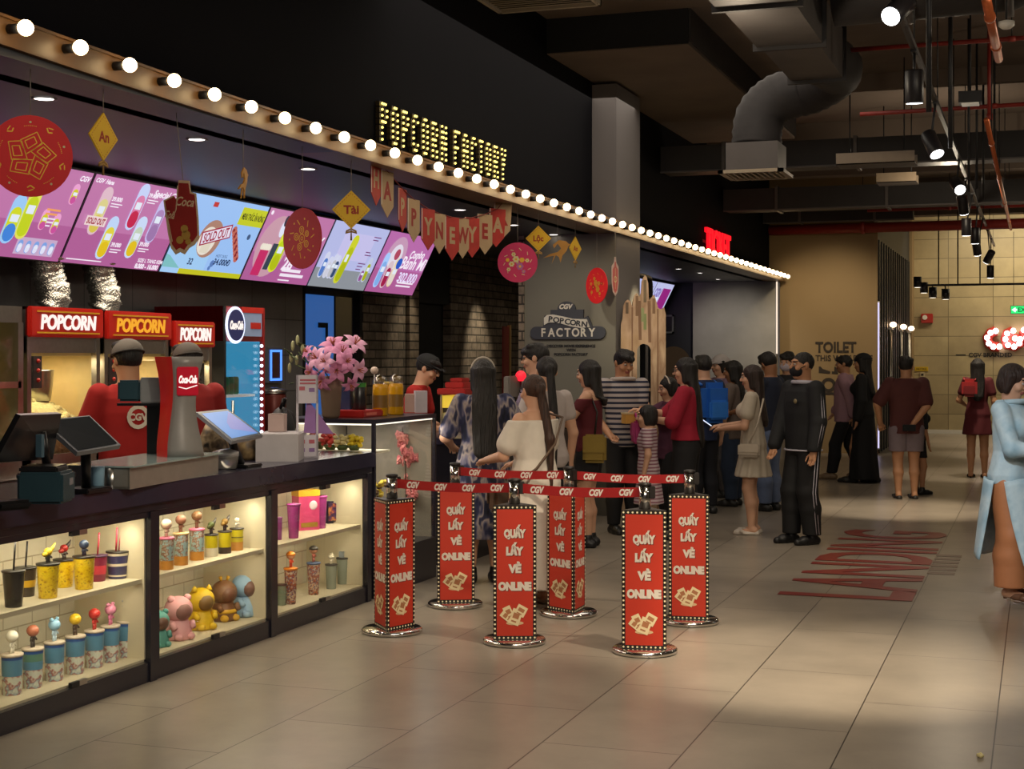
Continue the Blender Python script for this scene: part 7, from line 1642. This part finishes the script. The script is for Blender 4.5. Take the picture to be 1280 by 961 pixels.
person(pC, 75, 1.66, 'person in red staff shirt and black hat with glasses, bending over the till', 'm', .92, 'b', 'short', 'k', head=(-5, 22, 0), L=(.07, .24, .58), Rr=(-.05, .26, .58), lean=.28, top=dict(name='shirt', m=M_skin_red, hem=.47, neck=.845, sl=.3, inf=.014, loose=.01), bottom=dict(type='trousers', m=cloth('black', '#17171a')), extras=['glasses', ('cap', cloth('cap_black', '#141416'), cloth('cap_black', '#141416'))], vox=.008)
# --- the queue
p1 = stand(604, 727)
M_td = blotch_mat('tie_dye', ['#1a1d36', '#34385a', '#716c80', '#a0948f', '#2c2e4c', '#12141f'], 10., .85, sx=1.3, sz=.55, stops=[.32, .42, .47, .53, .58, .7])
person(p1, 186, 1.63, 'person with very long black hair in a blue and cream tie-dye dress, seen from behind', 'f', 1.14, 'b', 'long', 'k', .46, head=(6, 4, 0), L=(.13, .15, .6), Rr=(-.14, .12, .6), dress=dict(name='dress', m=M_td, hem=.2, neck=.85, sl=.42, inf=.018, flare=.02, loose=.025), shoe=('#1a1a1c', 'shoe'), extras=[('headband', cloth('band_pearl', '#b8aea2'))], vox=.0075)
p2 = stand(668, 755)
M_wd = cloth('white_dress', '#d6cec2')
_, w2, hd2, r2 = person(p2, -128, 1.53, 'person in white off-shoulder dress with a brown ponytail and shoulder strap', 'f', 1.2, 'b', 'pony', 'b', .5, head=(-22, 4, 0), L=(.08, .2, .62), Rr=(-.1, .18, .6), dress=dict(name='dress', m=M_wd, hem=.08, neck=.8, sl=.36, inf=.02, flare=.05, loose=.04, folds=11, fam=.04), shoe=('#b9aea0', 'sandal'), extras=['glasses'], vox=.0075)
p3 = at_g(671, 12.4)
person(p3, -100, 1.76, 'tall person with tousled black hair and glasses standing behind the ponytail person', 'm', .95, 'b', 'short', 'k', head=(0, 6, 0), L=(.08, .2, .62), top=dict(name='shirt', m=cloth('pale_violet', '#7d6f86'), hem=.46, neck=.845, sl=.3, inf=.015, loose=.012), bottom=dict(type='trousers', m=cloth('black', '#17171a')), extras=['glasses'])
p4 = at_g(684, 11.5)
person(p4, -150, 1.65, 'person with a black ponytail and white top, mostly behind the ponytail person in white dress', 'f', 1.0, 'b', 'pony', 'k', .52, head=(-15, 6, 0), L=(.1, .16, .6), top=dict(name='shirt', m=cloth('off_white', '#b5aaa6'), hem=.48, neck=.845, sl=.25, inf=.014, loose=.01), bottom=dict(type='trousers', m=cloth('black', '#17171a')))
p5 = stand(737, 683)
M_mr = cloth('maroon_top', '#5c1a22')
_, w5, hd5, r5 = person(p5, -100, 1.62, 'person with a black bob, dark red off-shoulder top and black shorts', 'f', 1.06, 'b', 'long', 'k', .25, head=(-12, 10, 0), L=(.05, .22, .70), Rr=(-.06, .2, .66), top=dict(name='top', m=M_mr, hem=.5, neck=.79, sl=.22, inf=.012), bottom=dict(type='shorts', m=cloth('black', '#17171a'), hem=.36, inf=.022, loose=.02), shoe=('#17171a', 'shoe'))
p6 = at_g(779, 13.9)
M_polo = stripe_mat('polo_stripes', '#20243a', '#a89f9c', 'z', .048, .45)
_, w6, hd6, r6 = person(p6, 20, 1.71, 'person in navy and white striped polo facing the camera, looking down', 'm', 1.0, 'a', 'short', 'k', head=(12, 18, 0), L=(-.02, .17, .64), Rr=(-.12, .1, .55), top=dict(name='polo_shirt', m=M_polo, hem=.47, neck=.85, sl=.3, inf=.017, loose=.012), bottom=dict(type='trousers', m=cloth('black', '#17171a')), extras=[('collar', cloth('collar_white', '#bdb2aa'))])
p7 = at_g(810, 13.2)
M_kid = stripe_mat('child_stripes', '#8c5a6a', '#c4b3b8', 'z', .03, .42)
person(p7, -95, 1.23, 'child with short black hair in a pink and white striped dress', 'f', 1.0, 'b', 'bob', 'k', head=(0, 4, 0), dress=dict(name='dress', m=M_kid, hem=.28, neck=.82, sl=.3, inf=.014, flare=.03, loose=.012), shoe=('#b8a8a0', 'shoe'), child=True, vox=.0075)
p8 = at_g(836, 14.2)
person(p8, -70, 1.45, 'young person with white headband raising both hands to the face', 'f', .95, 'b', 'bob', 'k', head=(0, 12, 0), L=(.03, .17, .84), Rr=(-.03, .17, .84), lhint=(.6, .2, -.8), rhint=(-.6, .2, -.8), top=dict(name='shirt', m=cloth('plum', '#5a2f44'), hem=.46, neck=.84, sl=.25, inf=.014, loose=.01), bottom=dict(type='trousers', m=cloth('black', '#17171a')), extras=[('headband', cloth('band_white', '#c8bcae'))])
p9 = at_g(858, 13.4)
M_rb = cloth('crimson', '#a01832', .2)
_, w9, hd9, r9 = person(p9, -98, 1.64, 'person in crimson blouse with glasses and long black hair, facing left', 'f', 1.12, 'b', 'long', 'k', .5, head=(0, 6, 0), L=(.07, .19, .66), Rr=(-.02, .25, .70), top=dict(name='blouse', m=M_rb, hem=.545, neck=.85, sl=.52, inf=.018, loose=.022), bottom=dict(type='wide', m=cloth('black', '#17171a'), hem=.03, inf=.02, loose=.05), extras=['glasses'])
p10 = at_g(880, 15.6)
_, w10, hd10, r10 = person(p10, -150, 1.66, 'person with short dark hair carrying a bright blue backpack', 'm', .95, 'b', 'short', 'k', head=(-10, 0, 0), L=(.1, .14, .6), top=dict(name='shirt', m=cloth('dark_blue', '#1c2a4c'), hem=.46, neck=.845, sl=.3, inf=.015, loose=.012), bottom=dict(type='trousers', m=cloth('dark_navy', '#14161f')), vox=.01)
p11 = at_g(901, 17.4)
person(p11, -60, 1.66, 'person in white cap with pale mauve shirt far back in the queue', 'f', 1.0, 'b', 'bob', 'k', head=(0, 6, 0), L=(.06, .18, .62), top=dict(name='shirt', m=cloth('mauve', '#8a7488'), hem=.46, neck=.845, sl=.5, inf=.015, loose=.015), bottom=dict(type='trousers', m=cloth('grey_trousers', '#4a4648')), extras=[('cap', cloth('cap_white', '#bdb6b4'), cloth('cap_white', '#bdb6b4'))], vox=.01)
p12 = at_g(917, 16.4)
_, w12, hd12, r12 = person(p12, -105, 1.6, 'person in grey brown loose top and blue jeans with long dark hair', 'f', 1.08, 'c', 'long', 'k', .36, head=(0, 10, 0), L=(.06, .16, .61), Rr=(-.05, .18, .61), top=dict(name='top', m=cloth('taupe', '#6e6058'), hem=.46, neck=.845, sl=.6, inf=.02, loose=.025), bottom=dict(type='trousers', m=cloth('jeans', '#33415a', .25), loose=.012), vox=.01)
p13 = stand(941, 667)
M_cw = cloth('white_cotton', '#bfb4a2')
_, w13, hd13, r13 = person(p13, -98, 1.57, 'person in short white dress with long brown hair holding a phone', 'f', .95, 'b', 'long', 'd', .37, head=(0, 8, 0), L=(.05, .16, .62), Rr=(-.04, .19, .63), dress=dict(name='dress', m=M_cw, hem=.34, neck=.845, sl=.3, inf=.016, flare=.035, loose=.028, folds=13, fam=.035), shoe=('#c9bfb2', 'sandal'), vox=.0075)
p14 = at_g(962, 15.9)
person(p14, -120, 1.69, 'person in navy t-shirt and light blue jeans with thick black hair, head bowed', 'm', 1.0, 'c', 'short', 'k', head=(-30, 24, 10), L=(.08, .2, .62), Rr=(-.08, .17, .58), top=dict(name='t_shirt', m=cloth('navy', '#1d2438'), hem=.48, neck=.845, sl=.28, inf=.016, loose=.014), bottom=dict(type='trousers', m=cloth('light_jeans', '#5d6c8c', .2), loose=.012), vox=.009)
p15 = at_g(985, 17.2)
person(p15, -25, 1.7, 'person in black shirt with a pale face mask behind the navy t-shirt person', 'm', .95, 'b', 'short', 'k', head=(0, 4, 0), top=dict(name='shirt', m=cloth('black2', '#1b1a1d'), hem=.47, neck=.845, sl=.35, inf=.016, loose=.012), bottom=dict(type='trousers', m=cloth('beige', '#8c8272')), extras=[('mask', cloth('mask_pale', '#b9aeb8'))], vox=.01)
p16 = stand(1004, 679)
M_tr1 = mat('track_black', '#0c0e12', .75, noise=.15); M_trl = mat('track_line', '#b9b6c2', .5)
_, w16, hd16, r16 = person(p16, -52, 1.69, 'person in black tracksuit with white trim and black face mask, standing in profile', 'm', 1.0, 'a', 'shaved', 'k', head=(-12, 0, 0), feet=((.06, -.01, 0), (-.06, .03, 0)), L=(.15, .05, .49), Rr=(-.09, .12, .5), top=dict(name='track_jacket', m=M_tr1, hem=.485, neck=.855, sl=.97, inf=.022, loose=.018), bottom=dict(type='trousers', m=mat('track_black2', '#0a0b0d', .75), loose=.022, inf=.016), shoe=('#111113', 'shoe'), extras=[('mask', cloth('mask_black', '#16151a')), ('arm_stripe', M_trl), ('leg_stripe', M_trl), ('ring', .487, .032, M_trl), ('collar', M_trl), ('badge', .05, .09, .74, mat('badge_brass', '#8a7c5a', .4))], vox=.0075)
p17 = at_g(1056, 20.0)
person(p17, -95, 1.66, 'person in pale pink shirt and black trousers walking left', 'm', .92, 'a', 'short', 'k', feet=((.05, .1, 0), (-.05, -.12, .01)), L=(.12, -.08, .5), Rr=(-.12, .1, .52), top=dict(name='shirt', m=cloth('pink_shirt', '#a5808c'), hem=.46, neck=.845, sl=.9, inf=.034, loose=.016), bottom=dict(type='trousers', m=cloth('black', '#17171a'), loose=.012), shoe=('#8a7458', 'shoe'), vox=.01)
p18 = at_g(1079, 19.4)
M_ab = cloth('abaya', '#0e0e11')
person(p18, -100, 1.68, 'person in a long black robe with covered hair walking beside the pink shirt person', 'f', 1.02, 'a', 'long', 'k', .35, head=(0, 2, 0), feet=((.04, .08, 0), (-.04, -.08, 0)), dress=dict(name='robe', m=M_ab, hem=.03, neck=.85, sl=.95, inf=.02, flare=.035, loose=.03), extras=[('cap', M_ab)], vox=.01)
p19 = stand(1133, 623)
_, w19, hd19, r19 = person(p19, 192, 1.65, 'person in maroon t-shirt and grey shorts seen from behind, one hand on the back', 'm', 1.12, 'a', 'short', 'k', head=(-25, 0, 0), feet=((.055, 0, 0), (-.055, 0, 0)), L=(.17, .06, .53), Rr=(-.03, -.105, .535), lhint=(.7, -.3, -.6), rhint=(-1, -.3, -.2), top=dict(name='t_shirt', m=cloth('maroon_shirt', '#512624'), hem=.455, neck=.85, sl=.42, inf=.022, loose=.026), bottom=dict(type='shorts', m=cloth('shorts_grey', '#7d7078'), hem=.33, inf=.024, loose=.025), shoe=('#2a2624', 'sandal'), extras=['glasses'], vox=.009)
p20 = stand(1149, 617.5)
person(p20, 120, 1.24, 'person mostly hidden behind the maroon t-shirt person, black shoes showing', 'f', .72, 'a', 'bob', 'k', top=dict(name='shirt', m=cloth('black', '#17171a'), hem=.46, neck=.84, sl=.5, inf=.012), bottom=dict(type='shorts', m=cloth('black', '#17171a'), hem=.35, inf=.014), shoe=('#151416', 'shoe'), vox=.01)
p21 = stand(1222, 597)
_, w21, hd21, r21 = person(p21, 178, 1.62, 'person in short dark red dress with long black hair before the far wall', 'f', .95, 'a', 'long', 'k', .36, L=(.1, .15, .6), dress=dict(name='dress', m=cloth('wine_dress', '#55141c'), hem=.36, neck=.845, sl=.3, inf=.014, flare=.02, loose=.012), shoe=('#1a1517', 'heel'), vox=.01)
# --- nearest: blue long tunic
p22 = stand(1265, 750)
M_ad = blotch_mat('tunic_blue', ['#8db0c2', '#abc8d6', '#c6dae2', '#9fbfce'], 5., .6, detail=4, bump=.1); M_or2 = mat('trouser_peach', '#c07c50', .55, noise=.08)
_, w22, hd22, r22 = person(p22, 62, 1.6, 'person in pale blue long tunic and peach trousers looking down, at the right edge', 'f', 1.08, 'b', 'bob', 'd', head=(8, 20, 0), feet=((.05, -.02, .012), (-.05, .02, .012)), L=(.05, .17, .63), Rr=(-.04, .19, .64), bottom=dict(type='wide', m=M_or2, hem=.065, inf=.016, loose=.05), top=dict(name='tunic', m=M_ad, hem=.49, neck=.855, sl=.72, inf=.016, loose=.012), shoe=('#6e4a34', 'heel'), extras=[('collar', M_ad)], vox=.0065)
body22 = _
# long front and back panels of the tunic (slit at the sides)
for nm, s_ in (('front_panel', -1), ('back_panel', 1)):
    H = 1.6; b = MB(); n = 18; m_ = 12; vs = []; fs = []
    for i in range(n):
        u = i / (n - 1); z = H * (.515 - (.40 if s_ < 0 else .33) * u); rx = H * (.112 * 1.08 + .04 * u) + .02; ry = H * (.09 + (.085 if s_ < 0 else .04) * u) + .02
        for j in range(m_):
            gp_ = (.10 + .16 * u) if s_ < 0 else (.03 + .1 * u); a = (PI * (gp_ + (1 - 2 * gp_) * j / (m_ - 1))); a = a if s_ > 0 else -a; wv = 1 + .02 * math.sin(j * 1.7 + 2 * u) * u; vs.append((rx * math.cos(a) * wv, ry * math.sin(a) * wv, z + .01 * math.sin(j)))
    for i in range(n - 1):
        for j in range(m_ - 1): fs.append((i * m_ + j, i * m_ + j + 1, (i + 1) * m_ + j + 1, (i + 1) * m_ + j))
    b.add(vs, fs, M_ad, True); o = b.build(nm, body22); md = o.modifiers.new('thick', 'SOLIDIFY'); md.thickness = .006

# ================= things people carry =================
def phone(c, rz, lab, lit=True, tilt=-.6):
    t = thing('phone', lab, 'phone', c, rz); M = Matrix.Rotation(tilt, 4, 'X')
    b = MB(); b.box((0, 0, 0), (.075, .15, .009), M_pb_, M, bev=.003); b.build('case', t)
    b = MB(); b.box((0, 0, .0052), (.068, .142, .002), emat('phone_lit', '#cfd8f2', 1.2) if lit else M_scr, M); b.build('screen', t)
phone(w13(.0, .285, .655), r13, 'lit phone held by the person in the short white dress')
phone(w12(.0, .27, .635), r12, 'lit phone held by the person in blue jeans')
phone(w22(.0, .285, .67), r22, 'phone held by the person in the pale blue tunic', False)
phone(w5(-.01, .33, .71), r5, 'lit phone held by the person in the dark red top')
def bag(c, rz, size, m, lab, strap=None, name='shoulder_bag', handle=False):
    t = thing(name, lab, 'bag', c, rz); w, d, h = size
    b = MB(); b.box((0, 0, 0), (w, d, h), m, bev=min(w, d, h) * .3); b.build('body', t)
    b = MB(); b.box((0, -d / 2 - .002, h * .15), (w * .94, .012, h * .6), m, bev=.005); b.build('flap', t)
    if strap: b = MB(); ib = (Matrix.Translation(c) @ Matrix.Rotation(rz, 4, 'Z')).inverted(); b.tube([ib @ Vector(q) for q in strap[0]], .009, strap[1], 6); b.build('strap', t)
    if handle: b = MB(); b.tube([(w * .3 * math.cos(a), 0, h / 2 + w * .35 * math.sin(a)) for a in np.linspace(0, PI, 10)], .008, m, 6); b.build('handle', t)
M_bw = mat('bag_white', '#b9ad9c', .5); M_bp = mat('bag_magenta', '#a82a6e', .5); M_bb = mat('bag_brown', '#5a4636', .6)
bag(w13(.155, .0, .5), r13 + PI / 2, (.2, .07, .12), M_bw, 'small white shoulder bag on the hip of the short white dress', ([w13(.15, .0, .54), w13(.14, -.05, .66), w13(.09, -.075, .8)], M_bw))
bag(w9(.06, .27, .585), r9 + .3, (.2, .06, .2), M_bp, 'magenta handbag hanging from the arm of the crimson blouse person', None, 'handbag', True)
bag(w2(-.02, .2, .44), r2, (.22, .08, .16), M_bb, 'brown crossbody bag in front of the white off-shoulder dress', ([w2(-.06, .14, .5), w2(.16, .0, .52), w2(.14, -.12, .6), w2(.03, -.135, .7), w2(-.07, -.1, .81), w2(-.07, .02, .835)], M_bb))
bag(w5(.13, -.05, .53), r5 + PI / 2, (.2, .08, .24), mat('bag_mustard', '#8c7428', .6), 'mustard yellow tote bag behind the dark red top', ([w5(.13, -.05, .6), w5(.11, -.06, .72), w5(.08, -.02, .805)], M_pd), 'tote_bag')
t = thing('backpack', 'bright blue backpack worn in the queue', 'bag', w10(0, -.115, .7), r10)
b = MB(); b.box((0, .02, 0), (.3, .16, .42), mat('pack_blue', '#1f63c0', .6), bev=.06); b.build('body', t); b = MB(); b.box((0, .11, -.07), (.22, .05, .2), mat('pack_blue2', '#2a78d8', .6), bev=.02); b.build('front_pocket', t)
for k in (1, -1): b = MB(); b.tube([(k * .1, -.06, .18), (k * .11, -.17, .22), (k * .115, -.28, .1), (k * .11, -.22, -.12), (k * .12, -.06, -.17)], .014, mat('pack_blue'  , '#1f63c0'), 6); b.build('strap', t)
t = thing('backpack', 'small red backpack on the person in the dark red dress', 'bag', w21(.06, -.115, .75), r21); b = MB(); b.box((0, .01, 0), (.2, .1, .24), mat('pack_red', '#b02a2c', .5), bev=.04); b.build('body', t); b = MB(); b.box((0, .065, -.03), (.15, .03, .12), mat('pack_red2', '#8c2024', .5), bev=.01); b.build('front_pocket', t)
for k in (1, -1): b = MB(); b.tube([(k * .07, -.04, .1), (k * .08, -.12, .14), (k * .08, -.2, .02)], .01, mat('pack_red2', '#8c2024'), 6); b.build('strap', t)
t = thing('drink_cup', 'iced drink cup with a yellow top held up by the dark red top person', 'cup', hd5[-1] + Vector((0, 0, .03)) + Vector((-.09, -.02, -.02))); b = MB(); b.lathe([(.028, -.05), (.04, .08)], mat('drink_amber', '#9c5a2c', .3), 16); b.build('cup', t); b = MB(); b.lathe([(.043, .08), (.043, .09), (.035, .12), (.0, .135)], mat('drink_yellow', '#c99a2a', .4), 16); b.build('lid', t)
t = thing('food_tray', 'golden snack box held by the striped polo person', 'box', w6(-.03, .23, .635), r6); b = MB(); b.b2((-.09, -.05, -.05), (.09, .05, .035), mat('snack_gold', '#b5853a', .5, emit=.08)); b.build('carton', t); b = MB(); b.b2((-.095, -.055, .035), (.095, .055, .047), mat('snack_lid', '#c8b48a', .5)); b.build('lid', t)
t = thing('phone', 'dark phone held behind the back of the maroon t-shirt person', 'phone', w19(.01, -.135, .5), r19); b = MB(); b.box((0, 0, 0), (.15, .01, .075), M_pb_, bev=.003); b.build('case', t); b = MB(); b.box((0, .006, 0), (.14, .002, .066), M_scr); b.build('screen', t)
# ================= lighting =================
w = bpy.data.worlds.new('hall_air'); SC.world = w; w.use_nodes = True
bg = w.node_tree.nodes['Background']; bg.inputs[0].default_value = (.50, .42, .36, 1); bg.inputs[1].default_value = .12
WARM = (1, .84, .62); NEUT = (1, .90, .76)
# lamp pools on the walkway
for (x, y, tx_, ty_, e, sz) in ((-.8, 6.4, -1.0, 8.0, 850, 40), (-.8, 7.2, -2.7, 8.9, 330, 42), (-.8, 15.4, -1.35, 16.5, 650, 42), (-.75, 20.5, -.9, 21.5, 260, 50), (-.6, 25, .0, 26, 320, 60), (1.5, 28, .2, 29.2, 520, 70), (-.8, 11.2, -1.9, 12.4, 120, 50)):
    spot('track_beam', (x, y, 3.42), e, (tx_, ty_, 0), sz, WARM, .8, .06)
spot('front_beam', (-1.2, 4.4, 3.6), 330, (-2.6, 7.6, 0), 80, WARM, .9, .1)
spot('tunic_beam', (-.9, 6.0, 3.7), 420, (.25, 10.1, 1.0), 26, (.82, .92, 1), .8, .06)
# recessed downlights over the worktop and the queue
for y in (6.1, 7.55, 9.0, 10.45, 11.95, 13.5):
    spot('downlight_beam', (-4.6, y, 2.88), 28, (-4.6, y, 0), 85, NEUT, .9, .04)
# kitchen glow and brick / column wall washers
area('kitchen_lamp', (-5.6, 9.0, 2.85), 70, 5, .5, (-5.9, 9.0, 0), (1, .85, .65))
spot('brick_washer', (-6.05, 17.3, 2.85), 90, (-6.6, 17.5, 1.3), 52, (1, .84, .6), .8, .03)
spot('brick_washer', (-6.1, 15.2, 2.85), 30, (-6.6, 15.1, 1.3), 50, (1, .84, .6), .8, .03)
spot('column_washer', (-3.6, 15.6, 2.7), 110, (-4.2, 15.6, 1.6), 60, (1, .86, .5), .9, .05)
spot('castle_washer', (-2.6, 11.8, 3.5), 210, (-3.8, 14.9, 2.05), 22, (1, .84, .6), .8, .05)
spot('logo_washer', (-4.5, 13.2, 2.85), 45, (-4.6, 14.8, 1.8), 70, (1, .88, .7), .9, .05)
spot('plaster_washer', (-4.8, 23.6, 2.8), 70, (-4.9, 25.3, 1.6), 80, (1, .93, .84), .9, .05)
spot('toilet_washer', (-3.2, 23.3, 3.6), 190, (-3.3, 25.6, 1.9), 75, (1, .82, .55), .9, .1)
area('back_wall_lamp', (.8, 31.2, 4.3), 130, 5, .4, (.8, 32.8, 1.6), (1, .86, .6))
area('queue_fill', (-3.2, 12.6, 4.3), 80, 3, 6, (-3.2, 12.6, 0), (1, .88, .74))  # added soft fill over the people, no fixture hangs here
def point(name, loc, e, col=WARM, r=.1):
    l = bpy.data.lights.new(name, 'POINT'); l.energy = e; l.color = col; l.shadow_soft_size = r
    o = bpy.data.objects.new(name, l); COL.objects.link(o); o.location = loc
for x, y, e in ((1.2, 8, 40), (1.5, 13, 44), (-2.0, 10.5, 16), (-1.0, 18.8, 40), (1, 23, 40)): point('ceiling_fill', (x, y, 3.6), e)  # added point lights that lift the dark ceiling, no fixtures behind them
area('front_hall_fill', (.5, 2.5, 4.4), 120, 4, 1.5, (-4, 9, 1.8), (1, .88, .74))  # unseen fill added near the camera to light the hanging decorations
cy = SC.cycles
cy.use_denoising = True; cy.max_bounces = 8; cy.transparent_max_bounces = 16; cy.caustics_reflective = False; cy.caustics_refractive = False; cy.sample_clamp_indirect = 4; cy.sample_clamp_direct = 0
